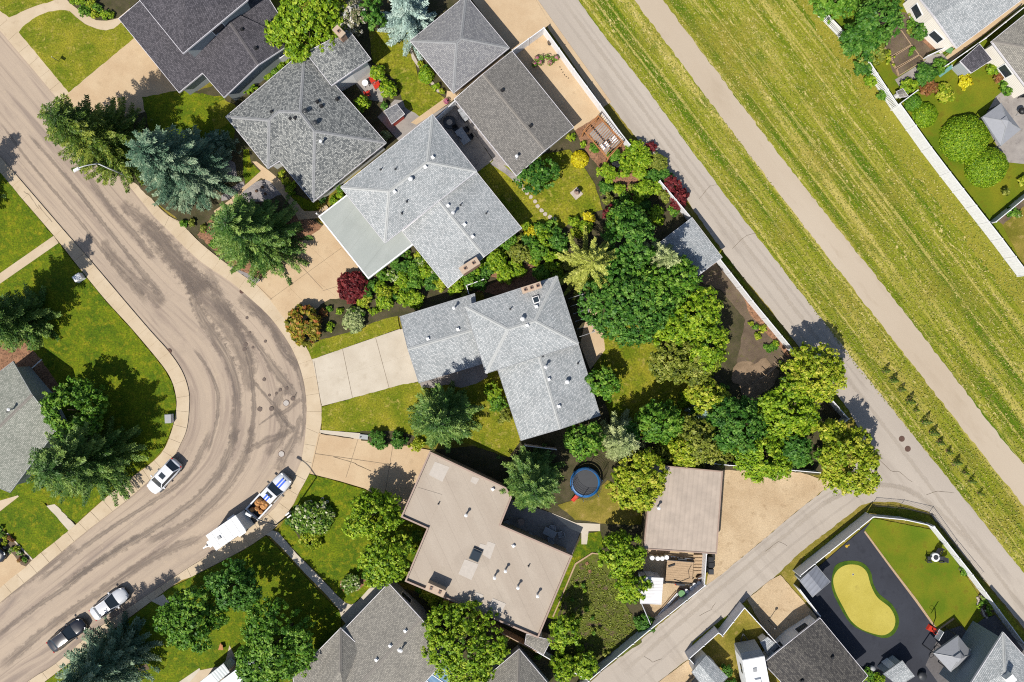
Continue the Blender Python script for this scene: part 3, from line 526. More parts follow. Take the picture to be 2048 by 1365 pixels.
# field, alley, path
surf('field', [(1105, -60), (2400, -60), (2400, 1700), (2350, 1700), (1990, 1110)], 0.03, 'field')
surf('field', pp('1156,-40 2300,-40 2300,1500 2250,1500 1700,720'), 0.034, 'field')
AL = pp('1040,-40 1068,0 1097,44 1222,211 1266,268 1332,344 1371,397 1422,471 1469,534 1525,600 1589,683 1670,785 1697,820 1725,870 1715,925 1661,971 1600,1018 1442,1150 1411,1172 1300,1265 1200,1346 1120,1420 1240,1430 1314,1366 1374,1320 1494,1197 1552,1151 1600,1105 1723,1010 1749,1004 1787,1004 1824,1013 1857,1024 1866,1035 1960,1150 2048,1258 2200,1450 2300,1450 2048,1147 1908,973 1844,894 1732,752 1613,600 1486,438 1382,300 1288,171 1200,62 1156,0 1128,-40')
alley = surf('alley', AL, 0.05, 'alley', 0.06)
for i_, (s_, w_, m_) in enumerate((('1110,-20 1400,372 1560,580 1720,790 1850,960 2100,1290', 12, 'worn'), ('1094,-10 1380,370 1540,590 1690,780', 9, 'faint'), ('1130,-10 1420,375 1580,580 1740,790', 8, 'faint'), ('1240,1350 1420,1195 1560,1080 1660,1000 1760,970 1850,1000 1960,1110', 14, 'worn'), ('1220,1345 1430,1165 1580,1045 1660,985 1760,940', 8, 'faint'), ('1640,1010 1720,975 1800,975 1870,1020', 16, 'faint'), ('1270,1365 1440,1215 1590,1085 1720,990', 8, 'faint'))): stain(pp(s_), w_, m_, .0555 + .0012 * i_, alley)
surf('footpath', pp('1236,-40 1268,0 1491,300 1600,443 1723,600 1958,900 2048,1013 2150,1140 2230,1140 2048,930 2020,900 1789,600 1600,364 1550,300 1325,0 1298,-40'), 0.062, 'path', 0.09)
surf('verge', q('I', '530,250 560,260 790,440 770,470 690,440 600,330'), 0.08, 'lawn_green', 0.06); surf('verge', pp('1384,440 1470,534 1450,530'), 0.08, 'lawn_green', 0.05); surf('verge', pp('1448,525 1465,535 1588,690 1580,690'), 0.075, 'lawn', 0.05); surf('verge', pp('1655,785 1670,787 1697,822 1690,830'), 0.075, 'lawn', 0.05)
surf('verge', pp('1610,1110 1742,1016 1790,1013 1855,1030 1870,1045 2048,1265 2048,1290 1868,1056 1740,1025 1600,1135'), 0.075, 'lawn', 0.05); surf('verge', pp('1377,1318 1385,1285 1435,1245 1490,1205 1500,1212 1437,1263'), 0.075, 'lawn', 0.05)
surf('gravel_lot', pp('1440,940 1600,945 1665,965 1600,1017 1442,1149 1412,1170 1425,1100'), 0.085, 'tan_gravel', 0.05); surf('gravel_lot', pp('1494,1199 1540,1160 1560,1150 1640,1240 1560,1290 1545,1290'), 0.085, 'tan_gravel', 0.04); surf('gravel_lot', pp('1314,1366 1376,1320 1420,1380 1300,1400'), 0.085, 'tan_gravel', 0.03)
surf('storage_yard', pp('1288,1095 1412,1108 1408,1168 1300,1250 1282,1200'), 0.09, 'tan_gravel')
# yard with the putting green
surf('rubber_yard', pp('1600,1165 1745,1040 1728,1062 1880,1265 1960,1250 1990,1350 1900,1380 1720,1380 1600,1180'), 0.10, 'rubber'); surf('rubber_yard', pp('1880,1265 1990,1230 2048,1300 2048,1400 1900,1400 1850,1330'), 0.104, 'deck')
surf('lawn', q('Y', '580,-10 660,-130 1230,-20 1600,540 1690,680 1770,700 1650,790 1510,895 1395,780 1240,885 1050,620 800,300'), 0.115, 'lawn_turf', 0.03); surf('edging', q('Y', '575,-8 590,-12 820,300 1060,612 1245,878 1390,772 1400,785 1240,897 1040,620 800,300'), 0.15, 'wood')
KID = spline(q('Y', '290,390 320,300 400,262 500,258 580,285 640,360 665,470 720,560 830,650 890,760 890,850 840,930 760,958 640,925 500,860 420,780 330,620 285,500'), 5, True); surf('fringe', KID, 0.12, 'fringe', 0.05)
GREEN = spline(q('Y', '298,430 330,350 400,300 480,290 550,308 605,365 640,480 700,590 810,680 860,780 845,870 780,925 700,928 560,880 460,800 390,680 320,540'), 5, True); surf('putting_green', GREEN, 0.132, 'putt')
surf('planting_bed', q('Y', '1600,590 1640,550 1700,600 1770,700 1730,750 1660,770 1610,690'), 0.16, 'soil', 0.03)
surf('planting_bed', q('Y', '1430,330 1470,290 1510,350 1530,390 1480,380'), 0.13, 'soil', 0.03)
# east yards beyond the field
surf('verge', pp('1640,-20 1660,20 1735,118 1795,212 1855,300 2048,540 2100,610 2100,690 1990,560 1900,440 1850,372 1800,322 1770,262 1725,215 1700,150 1655,95 1610,20 1580,-20'), 0.046, 'mown', 0.3)
surf('back_yard', pp('1655,25 1640,-30 2200,-30 2200,700 2048,538 1858,300 1796,212'), 0.07, 'lawn_turf'); surf('pad', q('E', '930,-20 1100,-20 1430,430 1290,480 1060,180'), 0.11, 'concrete_pale')
surf('pad', q('E', '1430,430 2060,-80 2060,20 1480,470 1340,590 1300,540'), 0.12, 'concrete_tan'); surf('pad', q('E', '1690,455 1745,420 2060,840 2060,900 1930,850'), 0.12, 'concrete_pale')
surf('soil_bed', q('E', '560,60 950,120 1080,180 1250,440 1120,520 860,730 800,600 700,480'), 0.1, 'soil', 0.06); surf('walkway', q('E', '1130,520 1290,490 1340,550 1120,690 900,790 860,730 1140,550'), 0.125, 'patio'); surf('mulch_bed', q('E', '1120,300 1210,360 1240,460 1180,450 1110,380'), 0.11, 'mulch', 0.06)
surf('lawn', q('E', '670,500 740,420 800,540 840,660 900,720 830,725 760,640'), 0.11, 'lawn_turf', 0.05); surf('lawn', q('E', '1000,760 1040,740 1110,660 1230,740 1110,880 1000,870'), 0.112, 'lawn_turf', 0.05); surf('pad', q('E', '1400,600 1460,560 1560,665 1440,700'), 0.115, 'patio')
surf('pad', pp('1990,195 2020,170 2060,190 2060,330 2010,325 1965,240'), 0.105, 'patio'); surf('pad', pp('2005,300 2060,260 2060,300 2020,325'), 0.11, 'patio')
surf('lawn', pp('2000,445 2060,400 2060,540 2048,536'), 0.1, 'lawn_dry', 0.06); surf('planting_bed', pp('1990,440 2048,395 2060,400 2005,450'), 0.11, 'soil', 0.05)
# south back yards
surf('back_yard', pp('586,1360 681,1262 700,1240 777,1170 860,1190 1075,1310 1180,1364 1100,1480 400,1480'), 0.08, 'dark_mulch'); surf('pad', pp('380,1365 400,1340 450,1330 460,1290 470,1310 480,1365'), 0.167, 'concrete')
surf('back_yard', pp('1378,1318 1437,1264 1488,1214 1560,1292 1640,1400 1420,1400'), 0.08, 'lawn_dry')
for i_, (k_, s_) in enumerate((('D', '250,420 330,330 400,300'), ('D', '520,1000 640,900 700,930'), ('I', '900,450 1000,330 1060,320'), ('I', '1200,900 1330,780 1420,760'), ('O', '420,560 520,480 580,500'), ('T', '700,300 820,420 900,430 1020,520'), ('T', '1150,640 1250,600 1400,620'), ('S', '1500,1150 1620,1060 1700,1100'), ('X', '900,760 1010,700 1050,640'), ('X', '400,1130 480,1180 560,1150'))): crack(k_, s_, alley, .55, .0655 + .0004 * i_)
# manholes and drains
def cover(p, r, mat, label, z=0.05):
    v = G(p); t = thing('manhole_cover', label, 'manhole cover', (v.x, v.y, z)); MB().cyl((0, 0), r * 1.16, -0.06, 0.012, 20).build('frame', M['iron'], t, local=True)
    mb = MB().cyl((0, 0), r, 0.0, 0.022, 20)
    for k in range(-2, 3): mb.box((0, k * r * 0.32, 0.026), (r * 1.5 * math.sqrt(max(0.1, 1 - (k * .32) ** 2)), r * 0.1, 0.008))
    mb.build('lid', M[mat], t, local=True)
cover(q('L', '785,940')[0], 0.33, 'iron_pale', 'pale round manhole cover among tar patches in the bend, opposite the middle driveway'); cover(q('Q', '742,265')[0], 0.33, 'iron_pale', 'pale round manhole cover on the street just north of the pickup truck')
cover(q('K', '1540,468')[0], 0.27, 'iron', 'rusty round drain cover in the inner kerb of the bend'); cover(q('G', '382,1288')[0], 0.24, 'iron', 'rusty round drain cover in the outer gutter below the big spruces')
cover((1803, 878), 0.30, 'iron', 'upper of two brown manhole covers on the alley junction', 0.06); cover((1815, 898), 0.30, 'iron', 'lower of two brown manhole covers on the alley junction', 0.06)
# ------------------------------------------------------------------ buildings
def offset_loop(pts, d):
    n = len(pts); a = sum(pts[i][0] * pts[(i + 1) % n][1] - pts[(i + 1) % n][0] * pts[i][1] for i in range(n)); s = 1 if a > 0 else -1; out = []
    for i in range(n):
        p0, p1, p2 = Vector(pts[i - 1][:2]), Vector(pts[i][:2]), Vector(pts[(i + 1) % n][:2])
        e1, e2 = (p1 - p0).normalized(), (p2 - p1).normalized(); n1, n2 = Vector((e1.y, -e1.x)) * s, Vector((e2.y, -e2.x)) * s
        b = n1 + n2
        if b.length < 0.2: b = n1
        b.normalize(); k = max(0.4, b.dot(n1)); o = p1 + b * d / k; out.append((o.x, o.y))
    return out
PLANES = []
def roof(parent, P, faces, mat, trim='trim', wall='wall_white', inset=0.45, thick=0.2, caps=(), capmat='cap_grey', base=0.0, rim=0.05, windows=True, walls=True, name='roof'):
    V = {k: G(v[:2], v[2]) for k, v in P.items()}; ns = {}; F = []; mb = MB()
    for f in faces:
        f = f.split(); w = [V[k] for k in f]; nr = Vector((0, 0, 0))
        for i in range(len(w)):
            a, b = w[i], w[(i + 1) % len(w)]; nr += Vector(((a.y - b.y) * (a.z + b.z), (a.z - b.z) * (a.x + b.x), (a.x - b.x) * (a.y + b.y)))
        if nr.z < 0: f = f[::-1]; nr = -nr
        nr.normalize(); F.append((f, nr)); w = [V[k] for k in f]
        u = Vector((0, 0, 1)).cross(nr)
        if u.length < 0.02: u = Vector((1, 0, 0)) if len(F) == 0 else (w[1] - w[0])
        u.z = 0; u.normalize(); v = nr.cross(u)
        mb.uv[len(mb.f)] = [(p.dot(u) + 50, p.dot(v) + 50) for p in w]
        mb.add(w, [list(range(len(w)))])
        cen = sum(w, Vector()) / len(w); PLANES.append(([P[k][:2] for k in f], cen, nr))
    ro = mb.build(name, M[mat], parent)
    E = {}
    for f, _ in F:
        for i in range(len(f)): E[(f[i], f[(i + 1) % len(f)])] = 1
    nx = {a: b for (a, b) in E if (b, a) not in E}
    st_ = next(iter(nx)); loop = [st_]
    while nx[loop[-1]] != st_ and len(loop) < 60: loop.append(nx[loop[-1]])
    L = [V[k] for k in loop]; n = len(L); outer = offset_loop([(p.x, p.y) for p in L], rim); inn = offset_loop([(p.x, p.y) for p in L], -inset)
    mb = MB()
    for i in range(n):
        j = (i + 1) % n; a, b = L[i], L[j]; oa, ob = outer[i], outer[j]
        vs = [(a.x, a.y, a.z + .02), (b.x, b.y, b.z + .02), (ob[0], ob[1], b.z + .02), (oa[0], oa[1], a.z + .02), (ob[0], ob[1], b.z - thick), (oa[0], oa[1], a.z - thick), (inn[j][0], inn[j][1], b.z - thick), (inn[i][0], inn[i][1], a.z - thick)]
        mb.add(vs, [[0, 3, 2, 1], [3, 5, 4, 2], [5, 7, 6, 4]])
    mb.build('fascia', M[trim], parent)
    if walls:
        mb = MB(); segs = []
        for i in range(n):
            j = (i + 1) % n; a, b = inn[i], inn[j]
            mb.add([(a[0], a[1], base), (b[0], b[1], base), (b[0], b[1], L[j].z - 0.1), (a[0], a[1], L[i].z - 0.1)], [[0, 1, 2, 3]])
            segs.append((Vector(a), Vector(b), min(L[i].z, L[j].z)))
        mb.build('wall', M[wall], parent)
        if windows: add_windows(parent, segs, base)
    if caps:
        for c in caps:
            a, b = [V[k] for k in c.split()]; fs = [nr for f, nr in F if all(k in f for k in c.split())]; d = (b - a).normalized(); mb = MB()
            for nr in fs[:2]:
                side = nr.cross(d)
                cc = sum((V[k] for k in [f for f, n2 in F if n2 is nr][0]), Vector()) / 4
                fcen = [sum((V[k] for k in f), Vector()) / len(f) for f, n2 in F if n2 is nr][0]
                if side.dot(fcen - a) < 0: side = -side
                w = 0.17; e = [a + nr * .035, b + nr * .035, b + side * w + nr * .03, a + side * w + nr * .03]
                if (e[1] - e[0]).cross(e[2] - e[0]).z < 0: e = e[::-1]
                mb.add(e, [[0, 1, 2, 3]])
            if mb.v: mb.build('ridge_cap', M[capmat], ro)
    return ro
def add_windows(parent, segs, base, limit=7):
    c = 0
    for a, b, zt in segs:
        L = (b - a).length
        if L < 3.0 or c >= limit: continue
        d = (b - a).normalized(); nr = Vector((d.y, -d.x)); k = max(1, int(L / 4.5)); z0 = base + 0.95; z1 = min(zt - 0.45, z0 + 1.2)
        for i in range(k):
            if c >= limit: break
            p = a.lerp(b, (i + 0.5) / k) + nr * 0.02; w = 1.5; mb = MB(); ang = math.atan2(d.y, d.x); zc_ = (z0 + z1) / 2; h = z1 - z0
            for s in (-1, 1):
                o = p + d * s * w / 2; mb.box((o.x, o.y, zc_), (0.09, 0.10, h + 0.09), ang); mb.box((p.x, p.y, zc_ + s * h / 2), (w - 0.09, 0.10, 0.09), ang)
            wo = mb.build('window', M['white'], parent); MB().box((p.x, p.y, zc_), (w - 0.09, 0.04, h - 0.09), ang).build('pane', M['glass'], wo); c += 1
def inpoly(p, poly):
    c = False; n = len(poly)
    for i in range(n):
        a, b = poly[i], poly[i - 1]
        if (a[1] > p[1]) != (b[1] > p[1]) and p[0] < (b[0] - a[0]) * (p[1] - a[1]) / (b[1] - a[1]) + a[0]: c = not c
    return c
def on_roof(p):
    best = None; g = G(p); d = (g - Vector((0, 0, CAMH)))
    for poly, cen, nr in PLANES:
        if inpoly(p, poly):
            t = (cen - Vector((0, 0, CAMH))).dot(nr) / d.dot(nr); w = Vector((0, 0, CAMH)) + d * t
            if best is None or w.z > best[0].z: best = (w, nr)
    return best or (G(p, 3.2), Vector((0, 0, 1)))
def vents(parent, spec):
    """kind letters: b box vent, p pipe, c capped flue, t turbine, d dark box"""
    for kind, p in spec:
        w, nr = on_roof(p); ang = math.atan2(nr.y, nr.x) if abs(nr.z) < 0.995 else 0.6; mb = MB(); x, y, z = w
        if kind in 'bd':
            mb.box((x, y, z + 0.02), (0.38, 0.38, 0.06), ang); mb.box((x, y, z + 0.12), (0.22, 0.22, 0.2), ang); mb.box((x, y, z + 0.24), (0.31, 0.31, 0.06), ang, taper=0.85)
            mb.build('roof_vent', M['black' if kind == 'd' else 'white'], parent)
        elif kind == 'p':
            mb.cyl((x, y), 0.16, z - 0.05, z + 0.06, 10, r1=0.09); mb.cyl((x, y), 0.07, z, z + 0.38, 8); mb.build('vent_pipe', M['dark'], parent)
        elif kind == 'c':
            mb.cyl((x, y), 0.2, z - 0.1, z + 0.1, 10, r1=0.11); mb.cyl((x, y), 0.10, z, z + 0.75, 10); f = mb.build('flue', M['steel'], parent)
            MB().cyl((x, y), 0.19, z + 0.82, z + 0.90, 10, r1=0.05).cyl((x, y), 0.17, z + 0.74, z + 0.83, 10).build('cowl', M['white'], f)
        elif kind == 't':
            mb.cyl((x, y), 0.2, z - 0.05, z + 0.25, 12); f = mb.build('turbine_vent', M['steel'], parent, True); m2 = MB()
            m2.tube([(x, y, z + .22), (x, y, z + .3), (x, y, z + .42), (x, y, z + .52), (x, y, z + .56)], [.17, .25, .27, .2, .05], 14); m2.build('turbine_head', M['white' if parent.get('pale') else 'dark'], f, True)
def chimney(parent, p, w, d, ang, z0, z1, flues, mat='brick'):
    b = G(p, z1); mb = MB().box((b.x, b.y, (z0 + z1) / 2), (w, d, z1 - z0), ang); c = mb.build('chimney', M[mat], parent)
    MB().box((b.x, b.y, z1 + .05), (w + .12, d + .12, .1), ang).build('chimney_cap', M['stone_cap'], c)
    for k in range(flues):
        o = (k - (flues - 1) / 2) * w / flues; x, y = b.x + math.cos(ang) * o, b.y + math.sin(ang) * o
        MB().box((x, y, z1 + .16), (.34, .34, .12), ang).box((x, y, z1 + .226), (.24, .24, .012), ang, 1).build('flue', [M['brick'], M['black']], c)
def house(label, p, name='house', cat='house'):
    v = G(p); return thing(name, label, cat, (v.x, v.y, 0))
# 1 charcoal house, top left
h = house('charcoal shingle house with a taller upper storey, beside the wide driveway at top left', (440, 80))
P = dict(a=(238,38,2.7), b=(358,185,2.7), c=(405,146,3.2), d=(448,195,3.2), e=(516,130,4.3), f=(590,82,3.2), g=(520,-30,3.2), r=(436,10,4.3), s=(279,3,3.2), r2=(380,-20,4.3))
roof(h, P, ['a b c d e r r2 s', 'e f g r2 r'], 'sh_dark', wall='wall_grey', caps=['e r'], capmat='cap_dark', windows=False)
P = dict(a=(279,0,5.9), b=(366,107,5.9), c=(495,0,5.9), d=(470,-60,5.9), e=(260,-60,5.9), k=(370,20,7.2), l=(370,-60,7.2))
roof(h, P, ['a b k l e', 'b c d l k'], 'sh_dark', wall='wall_grey', base=3.0)
vents(h, [('d', q('B', '383,275')[0]), ('d', q('B', '510,443')[0])])
b = G((571, 104), 1.2); MB().box((b.x, b.y, 1.1), (2.0, 1.1, 1.3), hd(80, -60)).build('bay_window', M['white'], h); MB().box((b.x + .05, b.y - .05, 1.78), (1.7, .8, .08), hd(80, -60)).build('pane', M['glass'], h)
MB().tube([G((405,148),3.0), G((412,140),0.2)], .05, 6).build('downspout', M['white'], h)
# 2 mottled hip roof house
h = house('house with mottled grey hip roof of two crossing ridges and a rear wing with chimney', (610, 250))
P = dict(W=(452,234,3.0), N=(609,101,3.0), E=(772,286,3.0), S=(626,404,3.0), i=(559,322,3.0), j=(536,337,3.0), A=(538,241,4.6), B=(556,223,4.7), C=(600,225,4.9), D=(629,263,4.9))
roof(h, P, ['W A B C N', 'N C D E', 'E D S', 'S D C B i', 'i B A j', 'j A W'], 'sh_mix', caps=['W A', 'A B', 'B C', 'C N', 'C D', 'D E', 'D S', 'A j'], wall='wall_white')
P = dict(a=(612,106,3.7), b=(697,60,3.7), c=(741,118,3.7), d=(663,171,3.7), m=(655,83,4.3), n=(702,144,4.3))
roof(h, P, ['a m n d', 'm b c n'], 'sh_mix', wall='wall_white')
chimney(h, (678, 64), 1.2, .7, hd(60, 60), 2.5, 5.2, 1)
vents(h, [('t', q('B', '965,1020')[0]), ('t', q('B', '1055,1125')[0]), ('c', q('B', '1115,1305')[0])] + [('d', x) for x in q('B', '655,1022 1105,970 1068,930 1247,908 825,1085 868,1078')])
# 3 hip garage
h = house('square grey hip roof garage at the top, beside the tan alley pad', (920, 90), 'garage', 'garage')
P = dict(W=(821,82,2.7), N=(932,-8,2.7), E=(1018,96,2.7), S=(907,186,2.7), k=(913,86,4.2), l=(922,77,4.2))
roof(h, P, ['W k l N', 'N l E', 'E l k S', 'S k W'], 'sh_grey', caps=['W k', 'N l', 'E l', 'S k', 'k l'], wall='wall_tan')
n0, e0, s0 = G((932, -8), 2.7), G((1018, 96), 2.7), G((907, 186), 2.7); b = (n0 + e0) / 2 + (s0 - e0).normalized() * .43; MB().box((b.x, b.y, 1.15), (4.6, .1, 2.2), math.atan2(e0.y - n0.y, e0.x - n0.x)).build('garage_door', M['white'], h)
# 4 gable garage
h = house('long brownish grey gable garage behind the white vinyl fence', (1030, 220), 'garage', 'garage')
P = dict(N=(1024,103,2.7), W=(909,199,2.7), E=(1147,255,2.7), S=(1033,352,2.7), m=(966,149,3.6), n=(1090,301,3.6))
roof(h, P, ['W m n S', 'm N E n'], 'sh_brown', caps=['m n'], capmat='cap_brown', wall='wall_white')
vents(h, [('d', q('C', '932,825')[0]), ('d', q('C', '1188,1148')[0]), ('c', q('H', '1062,75')[0])])
# 5 light grey house with flat carport
h = house('pale grey house stepping from hip roof to gable roof with a flat carport in front', (850, 400)); h['pale'] = 1
P = dict(N=(865,230,4.5), E=(953,343,4.5), S=(770,486,4.5), W=(682,375,4.5), k=(778,383,5.9), l=(855,324,5.9))
roof(h, P, ['W k l N', 'N l E', 'E l k S', 'S k W'], 'sh_light', caps=['W k', 'N l', 'E l', 'S k', 'k l'], capmat='cap_light')
P = dict(a=(953,345,3.1), b=(1043,457,3.1), c=(896,576,3.1), d=(805,463,3.1), m=(878,403,4.3), n=(969,513,4.3))
roof(h, P, ['d m n c', 'm a b n'], 'sh_light', caps=['m n'], capmat='cap_light')
P = dict(a=(640,434,2.9), b=(694,393,2.9), c=(824,489,2.9), d=(737,555,2.9), e=(770,486,2.9), f=(700,395,2.9))
roof(h, dict(a=(640,434,2.9), b=(729,366,2.9), c=(826,487,2.9), d=(737,555,2.9)), ['a b c d'], 'torch_grey', trim='white', rim=.16, thick=.3, walls=False)
for p in ((646, 436), (738, 548), (690, 490)):
    v = G(p); MB().box((v.x, v.y, 1.35), (.16, .16, 2.7), .6).build('carport_post', M['white'], h)
chimney(h, (939, 532), 2.2, .75, hd(128, -82), 2.5, 5.0, 2)
vents(h, [('b', q('H', '297,70')[0]), ('b', q('H', '232,157')[0]), ('t', q('H', '102,272')[0]), ('b', q('H', '438,508')[0]), ('p', q('H', '550,505')[0]), ('c', q('H', '488,585')[0]), ('b', q('H', '588,680')[0]), ('b', q('H', '662,790')[0]), ('p', q('H', '785,580')[0]), ('p', q('H', '62,470')[0]), ('p', q('H', '17,578')[0]), ('p', q('G', '1645,182')[0]), ('p', q('G', '1780,178')[0]), ('b', q('G', '1772,382')[0])])
# 6 middle house
h = house('pale grey T shaped house in the centre with front garage wing and pale driveway', (1030, 710)); h['pale'] = 1
P = dict(a=(800,634,2.8), b=(949,588,2.8), c=(970,726,2.8), d=(838,766,2.8), m=(816,699,3.8), n=(958,657,3.8))
roof(h, P, ['a b n m', 'm n c d'], 'sh_light', trim='trim_grey', caps=['m n'], capmat='cap_light', wall='wall_tan')
P = dict(W=(930,613,4.5), N=(1114,553,4.5), E=(1157,688,4.5), S=(972,747,4.5), k=(1016,659,5.8), l=(1070,642,5.8))
roof(h, P, ['W k l N', 'N l E', 'E l k S', 'S k W'], 'sh_light', trim='trim_grey', caps=['W k', 'N l', 'E l', 'S k', 'k l'], capmat='cap_light', wall='wall_tan')
P = dict(a=(996,741,3.1), b=(1157,690,3.1), c=(1200,831,3.1), d=(1042,881,3.1), m=(1078,712,4.2), n=(1121,858,4.2))
roof(h, P, ['a m n d', 'm b c n'], 'sh_light', trim='trim_grey', caps=['m n'], capmat='cap_light', wall='wall_tan')
chimney(h, (1063, 576), 2.1, .6, hd(172, -55), 2.5, 6.0, 3)
w, nr = on_roof((1072, 600)); MB().box((w.x, w.y, w.z + .06), (.75, .75, .14), hd(184, -60)).build('skylight', M['white'], h); MB().box((w.x, w.y, w.z + .14), (.58, .58, .03), hd(184, -60)).build('skylight_pane', M['glass'], h)
vents(h, [('t', q('M', '1115,175')[0]), ('p', q('M', '1005,85')[0]), ('b', q('M', '1158,230')[0]), ('b', q('M', '1242,62')[0]), ('c', q('M', '495,78')[0]), ('b', q('M', '528,268')[0]), ('b', q('M', '255,355')[0]), ('p', q('M', '1298,515')[0]), ('c', q('M', '1322,610')[0]), ('p', q('M', '1618,580')[0]), ('b', q('M', '1355,722')[0]), ('t', q('M', '1520,745')[0]), ('b', q('M', '1447,968')[0])])
# 7 flat roofed beige house
h = house('flat roofed beige membrane house with brown parapet edges and a skylight', (980, 1090)); h['pale'] = 1
def flat(h, loop, z, mat, par, pw=.14, ph=.22, wall='wall_tan', over=.35, windows=True):
    L = [G(p, z) for p in loop]; xy = [(p.x, p.y) for p in L]; mb = MB().prism(xy, z - .3, z, bottom=True)
    for k, v in enumerate(mb.f[0:1]): mb.uv[0] = [(xy[0][0], xy[0][1])] * len(v)
    mb.build('roof', M[mat], h); inn = offset_loop(xy, -pw); mb = MB(); out = offset_loop(xy, .04); n = len(xy)
    for i in range(n):
        j = (i + 1) % n
        vs = [(*out[i], z - .34), (*out[j], z - .34), (*out[j], z + ph), (*out[i], z + ph), (*inn[i], z + ph), (*inn[j], z + ph), (*inn[i], z - .01), (*inn[j], z - .01)]
        mb.add(vs, [[0, 1, 2, 3], [3, 2, 5, 4], [4, 5, 7, 6]])
    mb.build('parapet', M[par], h); wl = offset_loop(xy, -over); mb = MB(); segs = []
    for i in range(n):
        j = (i + 1) % n; a, b = wl[i], wl[j]; mb.add([(*a, 0), (*b, 0), (*b, z - .29), (*a, z - .29)], [[0, 1, 2, 3]]); segs.append((Vector(a), Vector(b), z))
    mb.build('wall', M[wall], h)
    if windows: add_windows(h, segs, 0)
    PLANES.append((loop, Vector((0, 0, z)), Vector((0, 0, 1))))
loop = pp('803,1033 855,1056 811,1161 1076,1274 1144,1111 1001,1049 1023,994 1012,975 860,903')
flat(h, loop, 3.3, 'torch_tan', 'trim_tan', ph=.3)
zq = [3.306]
def patch(pts, mat='patch'):
    zq[0] += .003; MB().prism([G2(p, zq[0]) for p in pts], zq[0] - .01, zq[0]).build('roof_patch', M[mat], h)
for k, s in (('R', '318,335 450,385 385,520 262,455'), ('R', '660,470 725,490 690,545 640,515'), ('R', '800,1060 870,1085 820,1225 750,1180'), ('R', '730,1080 800,1100 770,1160 715,1130'), ('W', '590,245 715,290 650,435 530,380'), ('W', '690,545 760,570 740,650 680,610'), ('W', '845,600 965,650 920,735 800,680'), ('R', '165,570 380,635 350,720 250,925 40,830')): patch(q(k, s), 'patch' if '165,570' not in s else 'torch_tan')
w = G(q('W', '690,205')[0], 3.45); a = hd(95, 42); MB().box((w.x, w.y, 3.42), (1.15, 1.35, .3), a).build('skylight', M['dark'], h); MB().box((w.x, w.y, 3.62), (1.02, 1.2, .1), a, taper=.75).build('skylight_dome', M['glass'], h)
chimney(h, (871, 1180), 2.1, .7, hd(135, 60), 2.8, 4.5, 2, 'stone_cap')
vents(h, [('b', q('R', '845,585')[0]), ('c', q('R', '605,810')[0]), ('b', q('R', '1033,1100')[0]), ('c', q('W', '960,335')[0]), ('c', q('W', '862,395')[0]), ('c', q('W', '1073,485')[0]), ('c', q('W', '1250,560')[0]), ('p', q('W', '1170,305')[0]), ('p', q('R', '350,718')[0])])
# 8 flat ribbed garage
h = house('flat beige ribbed roof garage beside the tan gravel lot', (1365, 1020), 'garage', 'garage'); h['pale'] = 1
flat(h, pp('1305,930 1445,943 1433,1108 1287,1098'), 3.0, 'torch_rib', 'trim_tan', ph=.05, pw=.1, windows=False)
vents(h, [('c', q('S', '523,745')[0])]); n0, e0, s0 = G((1445, 943), 3.0), G((1433, 1108), 3.0), G((1287, 1098), 3.0); b = (n0 + e0) / 2 + (s0 - e0).normalized() * .33; MB().box((b.x, b.y, 1.1), (4.8, .1, 2.1), math.atan2(e0.y - n0.y, e0.x - n0.x)).build('garage_door', M['wall_cream'], h)
# 9 south house, tan shingles
h = house('weathered tan shingle house with crossing gables at the bottom, beside the front walk', (740, 1330)); h['pale'] = 1
P = dict(a=(777,1167,3.1), b=(842,1238,4.3), c=(900,1310,3.1), d=(790,1430,3.1), e=(700,1390,4.3), f=(640,1310,3.1))
roof(h, P, ['a b e f', 'b c d e'], 'sh_tan', wall='wall_grey', caps=['b e'], capmat='cap_brown')
P = dict(a=(586,1354,3.5), b=(681,1257,3.5), c=(722,1296,3.5), d=(690,1400,3.5), e=(600,1420,3.5), k=(681,1345,4.9))
roof(h, P, ['a b k e', 'b c k', 'c d k', 'd e k'], 'sh_tan', wall='wall_grey', caps=['b k'], capmat='cap_brown')
P = dict(a=(752,1330,3.9), b=(790,1370,3.9), c=(770,1420,3.9), d=(722,1362,3.9))
vents(h, [('b', q('V', '1732,1030')[0]), ('b', q('V', '1607,1158')[0]), ('b', q('W', '50,895')[0]), ('c', q('W', '20,1050')[0]), ('b', q('V', '1815,1070')[0])])
t = house('blue polycarbonate patio cover with white ribs behind the tan house', (850, 1345), 'patio_cover', 'patio cover')
P = dict(a=(858,1308,2.7), b=(912,1342,2.4), c=(850,1420,2.4), d=(795,1380,2.7)); roof(t, P, ['a b c d'], 'poly_blue', trim='white', walls=False, thick=.08, rim=.04, name='cover_sheet')
for k in range(7):
    f = k / 6; A0 = G((858 - 63 * f, 1308 + 72 * f), 2.73); B0 = G((912 - 62 * f, 1342 + 78 * f), 2.43); MB().bar(A0, B0, .07, .06).build('rib', M['white'], t)
for p in ((905, 1345), (850, 1412)): v = G(p); MB().box((v.x, v.y, 1.2), (.12, .12, 2.35)).build('post', M['white'], t)
# 10 south hip garage
h = house('tan hip roof garage cut by the bottom edge, beside the fence line', (1035, 1350), 'garage', 'garage')
P = dict(N=(1038,1299,2.8), a=(948,1376,2.8), b=(1110,1384,2.8), c=(1030,1470,2.8), k=(1036,1385,4.2)); roof(h, P, ['N k a', 'b k N', 'a k c', 'c k b'], 'sh_tan', caps=['N k'], capmat='cap_brown', wall='wall_grey')
